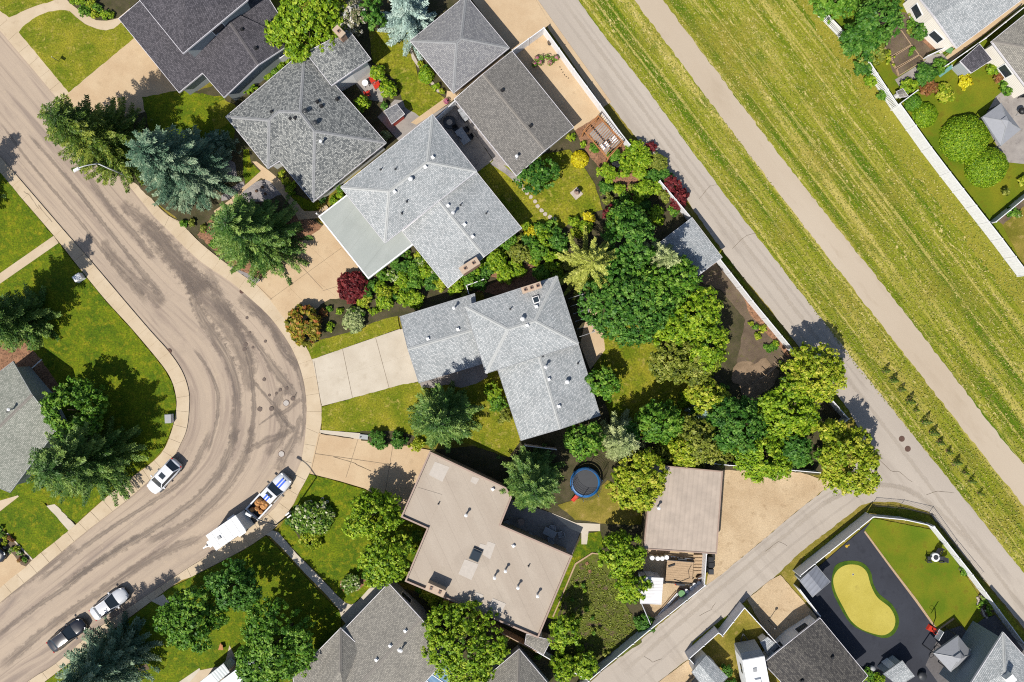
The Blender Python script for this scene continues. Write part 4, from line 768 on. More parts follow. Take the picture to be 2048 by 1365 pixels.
# 11 west house
h = house('grey shingle gable house with pale gable wall at the left edge', (40, 860)); h['pale'] = 1
P = dict(a=(26,724,2.9), b=(64,790,4.3), c=(116,856,2.9), d=(20,985,2.9), e=(-90,940,4.3), f=(-130,842,2.9)); roof(h, P, ['a b e f', 'b c d e'], 'sh_sage', wall='wall_grey', trim='trim_grey', caps=['b e'], capmat='cap_brown', windows=False)
vents(h, [('c', q('K', '125,993')[0]), ('p', q('K', '82,1018')[0])])
MB().bar(G((64, 737), 1.0), G(q('K', '380,543')[0], .9), .1, .1).build('downspout_extension', M['white'], h)
P = dict(a=(0,892,3.7), b=(32,918,3.6), c=(10,990,3.0), d=(-60,950,3.2)); 
# 12, 13 east houses
h = house('pale grey roofed house in the top right corner with cream wall', (1960, 20))
P = dict(a=(1826,-20,3.1), b=(1869,33,4.2), c=(1914,96,3.1), d=(2070,-20,3.1), e=(2040,-60,4.2), f=(1960,-120,3.1)); roof(h, P, ['a b e f', 'b c d e'], 'sh_light', wall='wall_cream')
h = house('weathered tan roofed house at the right edge with white wall and paved side strip', (2060, 110))
P = dict(a=(1984,83,3.1), b=(2080,5,3.1), c=(2160,110,3.1), d=(2065,190,3.1), k=(2070,98,4.2), l=(2090,90,4.2)); roof(h, P, ['a k l b', 'b l c', 'c l k d', 'd k a'], 'sh_tan', wall='wall_cream', caps=['a k'], capmat='cap_brown')
# 15 south-east houses
h = house('pale grey roofed two storey house in the bottom right corner with blue grey wall', (2010, 1320)); h['pale'] = 1
P = dict(a=(2007,1266,5.2), b=(2100,1372,5.2), c=(2020,1470,5.2), d=(1925,1395,5.2), k=(2010,1345,6.4), l=(2030,1400,6.4)); roof(h, P, ['a k d', 'b l k a', 'c l b', 'd k l c'], 'sh_light', wall='wall_blue', caps=['a k'], capmat='cap_light')
b = G((2016, 1355), 6.5); MB().box((b.x, b.y, 6.2), (.9, .8, 1.7), .7).build('chimney', M['white'], h)
h = house('dark slate shingle garage at the bottom beside the black rubber yard', (1620, 1320), 'garage', 'garage')
P = dict(a=(1640,1237,2.6), b=(1527,1327,2.6), c=(1640,1445,2.6), d=(1735,1352,2.6), m=(1585,1280,3.2), n=(1690,1400,3.2)); roof(h, P, ['b m n c', 'm a d n'], 'sh_black', wall='wall_white', trim='trim')
vents(h, [('d', q('Y', '290,1135')[0]), ('d', q('Y', '15,1350')[0])])
# sheds
def shed(label, pts, z, mat, rise=.4, trim='trim', wall='wall_white', name='shed', cat='shed', axis=0, **kw):
    c = (sum(p[0] for p in pts) / 4, sum(p[1] for p in pts) / 4); t = house(label, c, name, cat); a, b, c_, d = pts
    if axis: a, b, c_, d = b, c_, d, a
    m = ((a[0] + d[0]) / 2, (a[1] + d[1]) / 2); n = ((b[0] + c_[0]) / 2, (b[1] + c_[1]) / 2)
    roof(t, dict(a=(*a, z), b=(*b, z), c=(*c_, z), d=(*d, z), m=(*m, z + rise), n=(*n, z + rise)), ['a b n m', 'm n c d'], mat, trim=trim, wall=wall, inset=.15, thick=.12, rim=.04, windows=False, **kw)
    if z > 1.9:
        e0, e1 = G(a, z), G(b, z); mid = (e0 + e1) / 2; cc = G(c, z); o_ = mid.lerp(cc, .1); MB().box((o_.x, o_.y, .95), (.85, .16, 1.75), math.atan2(e1.y - e0.y, e1.x - e0.x)).build('door', M['white'], t)
    return t
shed('pale grey shingle shed standing on the alley fence line among the trees', pp('1384,436 1444,515 1376,567 1316,488'), 2.4, 'sh_light', .5)
shed('dark flat shed with grey slab beside the right edge house', q('E', '1635,405 1745,545 1560,665 1460,560'), 2.1, 'sh_dark', .1, wall='wall_grey')
shed('corrugated steel shed roof under the tree at the bottom left, larger of two', pp('512,1310 560,1337 500,1420 430,1372'), 2.6, 'metal_rib', .25, trim='trim_grey', wall='wall_grey')
shed('small corrugated steel lean-to beside the larger steel shed at the bottom', pp('447,1328 459,1345 412,1385 396,1368'), 2.3, 'metal_rib', .1, trim='trim_grey', wall='wall_grey')
shed('small grey roofed shed tucked behind the flat roofed beige house', pp('1053,1269 1102,1281 1087,1309 1050,1288'), 2.2, 'sh_tan', .1, wall='wall_tan')
shed('grey ribbed metal shed in the corner of the black rubber yard', pp('1633,1132 1660,1164 1625,1194 1600,1162'), 2.1, 'metal_rib2', .2, trim='trim_grey', wall='wall_grey')
shed('white ribbed storage container standing in the fenced storage yard', pp('1282,1155 1326,1157 1322,1209 1281,1207'), 2.5, 'white_rib', .05, trim='white', wall='white_rib', name='storage_container', cat='container')
shed('pale tan garden shed with pitched roof beside the parked camper', pp('1412,1312 1455,1355 1420,1392 1384,1345'), 2.3, 'sh_light', .5, trim='trim_grey', wall='wall_cream')
shed('small tan lidded storage box beside the white camper', pp('1521,1285 1535,1275 1560,1295 1540,1318'), 1.6, 'sh_light', .15, trim='trim_grey', wall='wall_cream', name='storage_box', cat='box')
shed('tiny grey roofed playhouse on the patio behind the mottled roof house', q('B', '1680,1010 1790,950 1860,1040 1745,1130'), 1.7, 'sh_grey', .4, wall='red', name='playhouse', cat='playhouse')
shed('pink grey doghouse against the slatted white fence', q('E', '880,835 935,810 985,880 905,885'), 1.0, 'sh_tan', .2, name='doghouse', cat='doghouse')
shed('green roofed utility lid beside the putting yard deck at the bottom', q('Y', '760,1290 930,1170 1040,1310 900,1400'), 2.0, 'sh_light', .3, trim='trim_grey', wall='wall_grey')
# ------------------------------------------------------------------ fences
def fence(label, pts, h=1.75, mat='fence_white', step=2.4, top=True, slats=False, posts=True, name='fence', thick=.05, z0=0.05):
    W_ = [G(p, h if top else z0) for p in pts]; t = thing(name, label, 'fence', (W_[0].x, W_[0].y, 0))
    for a, b in zip(W_, W_[1:]):
        a = Vector((a.x, a.y, 0)); b = Vector((b.x, b.y, 0)); L = (b - a).length; n = max(1, round(L / step)); d = (b - a).normalized(); ang = math.atan2(d.y, d.x)
        for i in range(n):
            p, r = a.lerp(b, i / n), a.lerp(b, (i + 1) / n); c = (p + r) / 2; mb = MB(); l = L / n - .1
            if slats:
                k = max(3, int(l / .17))
                for s in range(k):
                    o = p + d * (.05 + (s + .5) * l / k); mb.box((o.x, o.y, h / 2 + .05), (l / k * .68, .03, h - .15), ang)
                mb.box((c.x, c.y, h - .25), (l, .05, .09), ang); mb.box((c.x, c.y, .35), (l, .05, .09), ang)
            else:
                mb.box((c.x, c.y, h / 2 + .04), (l, thick, h - .12), ang)
                k = max(2, int(l / .3)); nr = Vector((-d.y, d.x, 0))
                for s in range(1, k):
                    o = p + d * (.05 + s * l / k)
                    for sg in (-1, 1): e = o + nr * sg * (thick / 2 + .004); mb.box((e.x, e.y, h / 2 + .04), (.018, .008, h - .2), ang)
            pn = mb.build('panel', M[mat], t)
            MB().box((c.x, c.y, h), (l, .09, .07), ang).build('rail', M[mat], pn)
            if posts: MB().box((p.x, p.y, h / 2 + .05), (.12, .12, h + .1), ang).box((p.x, p.y, h + .12), (.15, .15, .05), ang, taper=.5).build('post', M[mat], t)
        if posts: MB().box((b.x, b.y, h / 2 + .05), (.12, .12, h + .1), ang).build('post', M[mat], t)
    return t
fence('tall white vinyl fence around the tan pad beside the gable garage, along the alley', pp('1026,101 1088,56 1148,139 1200,209 1238,262 1260,290'), 1.8)
fence('white vinyl fence between leafy beds and alley, north of the pale shed', pp('1320,362 1352,400 1384,438'), 1.7); fence('long white vinyl fence beside the bare soil garden along the alley', pp('1440,519 1505,602 1593,708'), 1.8); fence('short white fence corner beside the yellow green trees at the alley bend', pp('1655,790 1697,838 1682,853'), 1.7)
fence('thin white fence behind the back trees, on the edge of the gravel lot', pp('1322,918 1422,927 1458,931 1540,937 1640,946'), 1.5, step=3); fence('white fence along the lower alley with many posts, beside the weedy garden', pp('1411,1171 1300,1260 1200,1343 1178,1362 1150,1390'), 1.8)
fence('white fence of the storage yard beside three dark bins', pp('1413,1108 1409,1170'), 1.8); fence('wire fence from the storage container to the lower alley fence', pp('1282,1205 1302,1252'), 1.3, 'steel', posts=True)
fence('tan board fence along the back of the flat roofed beige house', pp('888,1202 940,1232 1006,1268 1072,1303'), 1.7, 'fence_tan'); fence('white fence running from the small shed to the lower alley corner', pp('1072,1303 1110,1325 1178,1362'), 1.6)
fence('white vinyl fence around the parked camper across the lower alley', pp('1378,1318 1437,1266 1445,1272 1489,1216 1560,1294'), 1.8); fence('white fence beside the pale tan garden shed and the dark parked car', pp('1378,1318 1420,1365 1440,1390'), 1.6)
fence('grey vinyl fence on the alley side of the black rubber yard', pp('1600,1152 1747,1034'), 1.9, 'fence_grey'); fence('white vinyl fence round the curved corner of the lawn beside the rubber yard', pp('1747,1034 1810,1040 1855,1050 1868,1056'), 1.5, 'fence_white', thick=.04); fence('white vinyl fence along the alley beside the trimmed lawn, bottom right', pp('1868,1053 1945,1150 2050,1290 2080,1330'), 1.6)
fence('grey fence between rubber yard and dark slate garage', pp('1600,1180 1640,1232'), 1.7, 'fence_grey'); fence('white slatted fence among the bushes at top right', pp('1648,22 1690,66'), 1.5, slats=True, step=2.4, mat='white'); fence('long white slatted fence between field and vegetable plots', pp('1733,115 1797,212'), 1.6, slats=True, mat='white')
fence('long white board fence between the field and the round clipped hedges', pp('1800,208 1862,295 1900,345 2004,478 2058,550'), 1.9, 'fence_white', step=2.6); fence('thin white side fence beside the red leaved shrub in the right hand yards', q('E', '890,960 1070,825'), 1.3); fence('white picket fence across the east yard near the lower right hedge', pp('1992,444 2048,398 2070,380'), 1.5)
fence('white side fence between the two right edge houses', q('E', '1345,590 1690,350 2050,60'), 1.6); fence('short white wall beside the small mulch patch behind the cream walled house', q('E', '1165,510 1390,405'), 1.2); fence('white fence between patio and hip roof garage', q('C', '330,1080 500,920'), 1.5); fence('low white fence between the pale grey house and the middle house', q('H', '605,1235 760,1180'), 1.3); fence('little white fence post run below the low white fence', q('H', '605,1235 625,1310'), 1.3)
fence('dark side fence behind the middle house chimney end', q('R', '1140,190 1420,225'), 1.4, 'fence_grey')
# iron railing on the alley bend
t = thing('chain_fence', 'black wire mesh fence outside the curved white fence at the alley bend', 'fence', G((1745, 1008)))
for a, b in zip(pp('1745,1008 1800,1013 1858,1026 1905,1092'), pp('1800,1013 1858,1026 1905,1092 1960,1158')):
    A0, B0 = G(a, .05), G(b, .05); MB().cyl((A0.x, A0.y), .035, 0, 1.25, 6).build('post', M['dark'], t)
    mb = MB()
    for k in range(1, 24): p = A0.lerp(B0, k / 24); mb.box((p.x, p.y, .62), (.012, .012, 1.15))
    for z in (.12, 1.2): mb.bar((A0.x, A0.y, z), (B0.x, B0.y, z), .03)
    o = mb.build('mesh_panel', M['dark'], t); o['kind'] = 'stuff'
# rustic wire trellis in the garden
t = thing('garden_trellis', 'rustic post and wire fence across the bare soil garden', 'trellis', G((1500, 770)))
pr = None
for p in q('N', '1340,770 1480,680 1590,590 1650,540'):
    v = G(p); MB().cyl((v.x, v.y), .05, 0, 1.2, 6).build('post', M['wood'], t); MB().bar((v.x - .5, v.y + .4, 1.0), (v.x + .3, v.y - .4, 1.0), .05).build('cross_bar', M['wood'], t)
    if pr: MB().bar((pr.x, pr.y, 1.1), (v.x, v.y, 1.1), .04).bar((pr.x, pr.y, .6), (v.x, v.y, .6), .03).build('rail', M['dark'], t)
    pr = v
# ------------------------------------------------------------------ street lamps
def lamp(label, base_, top_h, reach, mat, hdir):
    b = G(base_); t = thing('street_lamp', label, 'street lamp', (b.x, b.y, 0)); d = Vector((math.cos(hdir), math.sin(hdir), 0)); pts = []
    MB().tube([(b.x, b.y, 0), (b.x, b.y, top_h * .55), (b.x, b.y, top_h)], [.11, .09, .065], 10).build('pole', M[mat], t, True); MB().cyl((b.x, b.y), .22, 0, .35, 10, r1=.16).build('base_cover', M[mat], t)
    z0 = Vector((b.x, b.y, top_h))
    for k in range(9): f = k / 8; pts.append(z0 + d * reach * f + Vector((0, 0, 1.1 * math.sin(f * 1.57))))
    MB().tube(pts, [.065 - .02 * k / 8 for k in range(9)], 8).build('arm', M[mat], t, True); e = pts[-1]
    hb = MB(); hb.box((e.x + d.x * .3, e.y + d.y * .3, e.z), (.75, .32, .14), hdir, taper=.75).build('lamp_head', M['white'], t); MB().box((e.x + d.x * .3, e.y + d.y * .3, e.z - .09), (.5, .24, .05), hdir).build('lens', M['lamp_clear'], t)
lamp('curved arm street lamp between the pickup truck and the white rose shrub', (588, 1022), 6.2, 2.6, 'dark', hd(-1.0, -0.55)); lamp('white street lamp head reaching over the road out of the blue spruce', (262, 356), 6.4, 1.6, 'white', hd(-1, .55))
# ------------------------------------------------------------------ vehicles
def wheel(t, x, y, r=.33, w=.22):
    c = MB().tube([(x, y - w / 2, r), (x, y + w / 2, r)], [r, r], 16).build('wheel', M['rubber_tyre'], t, local=True); s = 1 if y > 0 else -1
    MB().tube([(x, y + s * w * .42, r), (x, y + s * (w * .5 + .015), r)], [r * .62, r * .55], 12).build('rim', M['steel'], c, local=True)
def body_loft(st_, n=5):
    mb = MB(); rows = []
    for x, hw, zb, zt in st_:
        r = [(x, -hw * .93, zb), (x, -hw, zb + (zt - zb) * .35), (x, -hw * .985, zb + (zt - zb) * .72), (x, -hw * .90, zt - .035), (x, -hw * .55, zt), (x, 0, zt + .015), (x, hw * .55, zt), (x, hw * .90, zt - .035), (x, hw * .985, zb + (zt - zb) * .72), (x, hw, zb + (zt - zb) * .35), (x, hw * .93, zb)]
        rows.append(r)
    k = len(rows[0]); vs = [p for r in rows for p in r]; fs = []
    for i in range(len(rows) - 1):
        for j in range(k - 1): fs.append([i * k + j, (i + 1) * k + j, (i + 1) * k + j + 1, i * k + j + 1])
        fs.append([i * k + k - 1, (i + 1) * k + k - 1, (i + 1) * k, i * k])
    fs.append(list(range(k))[::1]); fs.append([(len(rows) - 1) * k + j for j in range(k)][::-1]); return mb.add(vs, fs)
def hoop(x0, hw0, z0, x1, hw1, z1): return [(x0, -hw0, z0), (x0 + .0, 0, z0 + .02), (x0, hw0, z0)], [(x1, -hw1, z1), (x1, 0, z1 + .02), (x1, hw1, z1)]
def cabin(t, paint, f0, f1, r1, r0, hw0, hw1, zb, zt, sunroof=False, backglass=True):
    """f0 windscreen foot, f1 its top, r1 top of rear glass, r0 its foot (x positions, nose is +x)"""
    core = MB().add([(f0 - .04, -hw0 + .05, zb), (f0 - .04, hw0 - .05, zb), (r0 + .04, hw0 - .05, zb), (r0 + .04, -hw0 + .05, zb), (f1 - .03, -hw1 + .04, zt - .04), (f1 - .03, hw1 - .04, zt - .04), (r1 + .03, hw1 - .04, zt - .04), (r1 + .03, -hw1 + .04, zt - .04)], [[0, 1, 5, 4], [1, 2, 6, 5], [2, 3, 7, 6], [3, 0, 4, 7], [4, 5, 6, 7]])
    core.build('cabin', M['black'], t, local=True)
    def pane(nm, pts): MB().add(pts, [[0, 1, 2, 3]]).build(nm, M['glass'], t, local=True)
    i = .07; pane('windscreen', [(f0 + .01, -hw0 + i, zb + .03), (f0 + .01, hw0 - i, zb + .03), (f1 + .02, hw1 - i, zt - .03), (f1 + .02, -hw1 + i, zt - .03)])
    if backglass: pane('rear_window', [(r0 - .01, hw0 - i, zb + .03), (r0 - .01, -hw0 + i, zb + .03), (r1 - .02, -hw1 + i, zt - .03), (r1 - .02, hw1 - i, zt - .03)])
    for s in (-1, 1): pane('side_window', [(f0 - .1, s * (hw0 - .015), zb + .03), (r0 + .12, s * (hw0 - .015), zb + .03), (r1 + .05, s * (hw1 - .01), zt - .05), (f1 - .06, s * (hw1 - .01), zt - .05)])
    rp = MB(); L = f1 - r1; vs = []; nx, ny = 6, 6
    for a in range(nx + 1):
        for b in range(ny + 1):
            u, v = a / nx * 2 - 1, b / ny * 2 - 1; vs.append((r1 + L * (a / nx), hw1 * v * (1 - .05 * u * u), zt + .06 * (1 - .5 * u * u) * (1 - v * v * .9)))
    rp.add(vs, [[a * (ny + 1) + b, (a + 1) * (ny + 1) + b, (a + 1) * (ny + 1) + b + 1, a * (ny + 1) + b + 1] for a in range(nx) for b in range(ny)]); ro = rp.build('roof_panel', paint, t, True, True)
    for s in (-1, 1):
        MB().bar((f0 + .02, s * (hw0 - .03), zb), (f1, s * (hw1 - .02), zt + .01), .09, .05).build('pillar', paint, t, local=True); MB().bar((r0 - .02, s * (hw0 - .03), zb), (r1, s * (hw1 - .02), zt + .01), .12, .05).build('pillar', paint, t, local=True); MB().bar((f1, s * hw1, zt), (r1, s * hw1, zt), .06, .05).build('roof_rail', paint, t, local=True)
    if sunroof: MB().box(((f1 * .62 + r1 * .38), 0, zt + .058), (L * .3, hw1 * 1.1, .02)).build('sunroof', M['glass'], ro, local=True)
def car(label, center, heading, paint, L=4.6, W=1.84, Ht=1.5, kind='suv', name='parked_car', sunroof=False):
    c = G(center); t = thing(name, label, 'car', (c.x, c.y, .015), rz=heading); h, w = L / 2, W / 2
    st_ = [(-h, w * .36, .48, .76), (-h + .04, w * .58, .42, .85), (-h + .13, w * .78, .34, .92), (-h + .42, w * .96, .24, .98), (-h + 1.2, w, .22, .98), (0, w, .22, .97), (h - 1.5, w * .99, .22, .97), (h - .8, w * .96, .24, .93), (h - .5, w * .88, .27, .87), (h - .28, w * .77, .31, .81), (h - .12, w * .62, .36, .74), (h - .03, w * .42, .41, .67), (h, w * .22, .45, .60)]
    body_loft(st_).build('body', paint, t, True, True)
    if kind == 'suv': cabin(t, paint, h - 1.2, h - 1.95, -h + .85, -h + .28, w * .90, w * .68, .94, Ht, sunroof)
    else: cabin(t, paint, h - 1.35, h - 2.15, -h + 1.35, -h + .72, w * .93, w * .70, .94, Ht, sunroof)
    for x in (h - .88, -h + .85):
        for s in (-1, 1): wheel(t, x, s * (w - .1))
    for s in (-1, 1):
        MB().box((h - 1.55, s * (w + .09), 1.0), (.16, .24, .14)).build('mirror', paint, t, local=True); MB().box((h - .34, s * w * .70, .755), (.30, .16, .08), -s * .45).build('headlight', M['lamp_clear'], t, local=True); MB().box((-h + .15, s * w * .70, .82), (.12, .24, .14), s * .5).build('tail_light', M['lamp_red'], t, local=True)
        MB().box((.1, s * (w - .005), .72), (1.05, .015, .42)).build('door', paint, t, local=True)
    MB().box((h - .02, 0, .5), (.06, w * .9, .2)).build('grille', M['black'], t, local=True); return t
car('white hatchback with dark glass roof panel parked at the inner kerb of the bend', (334, 951), hd(-54, 58), M['car_white'], sunroof=True, kind='suv', L=4.7)
car('white sedan parked behind the black car at the lower left', (226, 1203), hd(76, -55), M['car_silver'], kind='sedan', L=4.8); car('glossy black sedan parked behind the white sedan at the lower left', (142, 1265), hd(76, -58), M['car_black'], kind='sedan', L=4.9)
car('dark parked car cut by the bottom edge beside the white fence', (1393, 1363), hd(-40, 45), M['car_dark'], kind='sedan', L=4.6); car('dark car nose on the driveway at the left edge', (-14, 1092), hd(50, 40), M['car_black'], kind='sedan', L=4.5)
def pickup(label, center, heading):
    c = G(center); t = thing('pickup_truck', label, 'pickup truck', (c.x, c.y, .015), rz=heading); p = M['car_white']; h, w = 2.95, .99
    body_loft([(-.45, w, .4, 1.12), (.4, w, .38, 1.13), (1.5, w, .38, 1.12), (2.1, w * .98, .4, 1.10), (2.6, w * .92, .45, 1.02), (2.88, w * .8, .5, .92), (2.95, w * .6, .55, .8)]).build('body', p, t, True, True)
    cabin(t, p, 1.45, .85, -.35, -.45, w * .94, w * .78, 1.08, 1.82, True)
    b = MB(); b.box((-1.7, 0, .66), (2.5, 1.7, .06)); bed = b.build('bed_floor', M['black'], t, local=True)
    for s in (-1, 1): MB().box((-1.7, s * (w - .07), .85), (2.5, .14, .72)).box((-1.7, s * (w - .07), 1.225), (2.5, .17, .05)).build('bed_side', p, t, local=True)
    MB().box((-2.9, 0, .85), (.1, 1.9, .72)).build('tailgate', p, t, local=True); MB().box((-3.0, 0, .5), (.16, 1.8, .16)).build('bumper', M['steel'], t, local=True)
    for s in (-1, 1): MB().box((2.0, s * .17, 1.132), (1.15, .2, .014)).build('stripe', M['car_blue'], t, local=True); MB().box((-.02, s * .17, 1.885), (.62, .2, .014)).build('stripe', M['car_blue'], t, local=True)
    for x in (1.95, -1.75):
        for s in (-1, 1): wheel(t, x, s * (w - .12), .4, .26)
    for s in (-1, 1):
        MB().box((1.15, s * (w + .16), 1.15), (.16, .32, .2)).build('mirror', M['black'], t, local=True); MB().box((2.78, s * .62, .88), (.2, .32, .16), -s * .3).build('headlight', M['lamp_clear'], t, local=True)
    cg = thing('cargo_pile', 'brown lumpy cargo heaped in the open bed of the pickup truck', 'cargo', (c.x, c.y, 0), rz=heading); rr = random.Random(3)
    for k in range(11):
        x, y, a = rr.uniform(-2.6, -.75), rr.uniform(-.55, .55), rr.uniform(0, 3); mb = MB(); sx, sy = rr.uniform(.45, .75), rr.uniform(.3, .5)
        mb.tube([(x, y, .7), (x, y, .8), (x, y, 1.05), (x + rr.uniform(-.1, .1), y, 1.18)], [sx * .5, sx * .55, sx * .5, sx * .28], 8); mb.build('bundle', M['tarp'], cg, local=True)
pickup('white pickup truck with blue stripes and loaded bed, parked in front of the box trailer', (545, 988), hd(76, -82))
c = G((452, 1066), 3.0); t = thing('box_trailer', 'white box trailer with a flat white roof parked behind the pickup truck', 'trailer', (c.x, c.y, .015), rz=hd(-82, 56))
MB().box((0, 0, .45), (4.4, 2.1, .12)).build('chassis', M['dark'], t, local=True); MB().box((0, 0, 1.73), (4.1, 2.05, 2.46), taper=.995).build('box', M['white'], t, local=True); MB().box((0, 0, 3.0), (4.16, 2.12, .07), taper=.97).build('roof', M['white'], t, local=True); MB().box((.9, 0, 3.09), (.42, .42, .12), taper=.85).build('roof_vent', M['trim_grey'], t, local=True)
for x_ in (-1.35, -.45, .45, 1.35): MB().box((x_, 0, 3.04), (.03, 2.08, .012)).build('roof_seam', M['trim_grey'], t, local=True)
MB().bar((2.0, .6, .45), (4.3, 0, .45), .13).bar((2.0, -.6, .45), (4.3, 0, .45), .13).build('tongue', M['white'], t, local=True); MB().cyl((4.0, 0), .07, .1, .9, 8).box((4.0, 0, .93), (.5, .16, .1)).build('jack', M['white'], t, local=True); MB().box((3.3, 0, .72), (.5, .8, .4)).build('toolbox', M['white'], t, local=True)
for s in (-1, 1):
    wheel(t, -.4, s * 1.12, .35, .2); MB().box((-.4, s * 1.15, .82), (1.0, .26, .06)).build('mudguard', M['white'], t, local=True)
# camper
c = G((1495, 1330)); t = thing('camper', 'long white camper trailer parked behind the lower alley fence', 'camper', (c.x, c.y, .1), rz=hd(-18, -95)); B_ = lambda nm, cc, d, m, par=t, **k: MB().box(cc, d, **k).build(nm, M[m], par, local=True)
B_('body', (-1.2, 0, 1.7), (7.0, 2.5, 2.7), 'white'); MB().add([(2.3, -1.25, .4), (2.3, 1.25, .4), (3.1, 1.2, .5), (3.1, -1.2, .5), (2.3, -1.25, 3.05), (2.3, 1.25, 3.05), (2.75, 1.2, 2.3), (2.75, -1.2, 2.3)], [[4, 7, 6, 5], [7, 3, 2, 6], [0, 3, 7, 4], [1, 5, 6, 2]]).build('nose', M['trim_grey'], t, local=True)
ro = B_('roof', (-1.2, 0, 3.09), (7.05, 2.56, .06), 'white', taper=.98)
for x, y, s in ((1.0, .1, .42), (-1.3, -.75, .5), (-1.6, .7, .5), (-2.9, 0, .42)): B_('roof_hatch', (x, y, 3.16), (s, s, .1), 'trim_grey', ro)
B_('air_conditioner', (-.4, 0, 3.22), (.9, .75, .22), 'white', ro, taper=.8); B_('window', (.8, 1.26, 1.9), (1.1, .04, .6), 'glass'); B_('window', (-1.5, -1.26, 1.9), (1.4, .04, .7), 'glass'); MB().bar((3.0, .5, .5), (4.0, 0, .5), .1).bar((3.0, -.5, .5), (4.0, 0, .5), .1).build('tongue', M['dark'], t, local=True)
for s in (-1, 1):
    for x in (-1.6, -.8): wheel(t, x, s * 1.1, .35, .22)
# ------------------------------------------------------------------ vegetation
def leaf_obj(name, C, N, S_, T, mat, parent, aspect=0.62, D=None):
    C = np.asarray(C, np.float32); n = len(C); N = N / np.maximum(1e-6, np.linalg.norm(N, axis=1, keepdims=True))
    R = RNG.normal(size=(n, 3)) if D is None else D
    U = np.cross(N, R); U /= np.maximum(1e-6, np.linalg.norm(U, axis=1, keepdims=True)); V = np.cross(N, U)
    if D is not None: U, V = V, U                   # long axis along D
    S_ = np.asarray(S_)[:, None]; vs = np.empty((n, 4, 3), np.float32)
    vs[:, 0] = C - U * S_; vs[:, 1] = C - V * S_ * aspect; vs[:, 2] = C + U * S_; vs[:, 3] = C + V * S_ * aspect
    me = bpy.data.meshes.new(name); me.vertices.add(n * 4); me.vertices.foreach_set('co', vs.ravel()); me.loops.add(n * 4); me.loops.foreach_set('vertex_index', np.arange(n * 4, dtype=np.int32))
    me.polygons.add(n); me.polygons.foreach_set('loop_start', np.arange(0, n * 4, 4, dtype=np.int32)); me.materials.append(mat)
    at = me.attributes.new('tint', 'FLOAT', 'FACE'); at.data.foreach_set('value', np.clip(T, 0, 1).astype(np.float32)); me.update(calc_edges=True); me.validate()
    return link(name, me, parent)
def unit(n):
    d = RNG.normal(size=(n, 3)); return d / np.linalg.norm(d, axis=1, keepdims=True)
def crown_points(c, R, hz, lobes, leaf, dens, low=-0.35, lobe_r=0.5, clump=0.34):
    """lobes of clumps of leaves round the centre c; returns centres, normals, sizes, tints"""
    k = lobes; L = [np.array([0, 0, hz * .25])]; LR = [R * .62]
    a0 = RNG.uniform(0, 6.28)
    for i in range(k):
        a = a0 + 6.283 * i / k + RNG.uniform(-.35, .35); rr = R * lobe_r * RNG.uniform(.6, 1.3); off = R - rr * RNG.uniform(.9, 1.05)
        L.append(np.array([math.cos(a) * off, math.sin(a) * off, hz * RNG.uniform(-.45, .3)])); LR.append(rr)
    L = np.array(L); LR = np.array(LR); zs = hz / R; nc = int(dens * R * R * 54 / (clump / .34) ** 1.6) + 10
    pick = RNG.choice(len(L), nc, p=LR ** 2 / (LR ** 2).sum()); d = unit(nc); d[:, 2] = np.where(d[:, 2] < low, -d[:, 2], d[:, 2])
    P = L[pick] + d * (LR[pick] * RNG.uniform(.66, 1.13, nc))[:, None] * np.array([1, 1, zs])
    keep = np.ones(nc, bool)
    for j in range(len(L)): keep &= ~((np.linalg.norm((P - L[j]) / np.array([1, 1, zs]), axis=1) < LR[j] * .62))
    ph = RNG.uniform(0, 6.28, 3); fq = 2.6 / max(.7, R * .45) ; keep &= (np.sin(P[:, 0] * fq + ph[0]) + np.sin(P[:, 1] * fq * 1.13 + ph[1]) + np.sin(P[:, 2] * fq * 1.2 + ph[2]) + RNG.normal(0, .35, nc)) > -1.55
    ex, ea = RNG.uniform(.86, 1.16), RNG.uniform(0, 3.14); ca, sa = math.cos(ea), math.sin(ea); x_, y_ = P[:, 0] * ca + P[:, 1] * sa, -P[:, 0] * sa + P[:, 1] * ca; x_ = x_ * ex; y_ = y_ / ex; P[:, 0], P[:, 1] = x_ * ca - y_ * sa, x_ * sa + y_ * ca
    P, d = P[keep], d[keep]; m = len(P); per = 22; cr = clump * RNG.uniform(.55, 1.35, m) * min(1.0, .45 + R * .25)
    dd = unit(m * per); dd[:, 2] = np.abs(dd[:, 2]) * .9 + dd[:, 2] * .1; idx = np.repeat(np.arange(m), per)
    C = P[idx] + dd * (cr[idx] * RNG.uniform(.2, 1.2, m * per) ** .8)[:, None] + np.asarray(c)
    N = dd * .8 + d[idx] * .5 + RNG.normal(size=(m * per, 3)) * .5; N[:, 2] += .35
    ct = RNG.normal(.48, .22, m); T = ct[idx] + RNG.normal(0, .17, m * per)
    return C, N, leaf * RNG.uniform(.5, 1.45, m * per), T
def trunk(parent, b, h, r, limbs, spread):
    mb = MB(); mb.tube([(b.x, b.y, -.05), (b.x + .05 * h, b.y, h * .35), (b.x, b.y + .04 * h, h * .8)], [r, r * .7, r * .25], 7)
    for i in range(limbs):
        a = 6.28 * i / limbs + random.uniform(-.3, .3); z = h * random.uniform(.3, .5); e = Vector((b.x + math.cos(a) * spread, b.y + math.sin(a) * spread, z + h * .25))
        mb.tube([(b.x + .03 * h, b.y, z), ((b.x + e.x) / 2, (b.y + e.y) / 2, z + h * .16), e], [r * .45, r * .3, r * .1], 5)
    mb.build('trunk', M['bark'], parent, True)
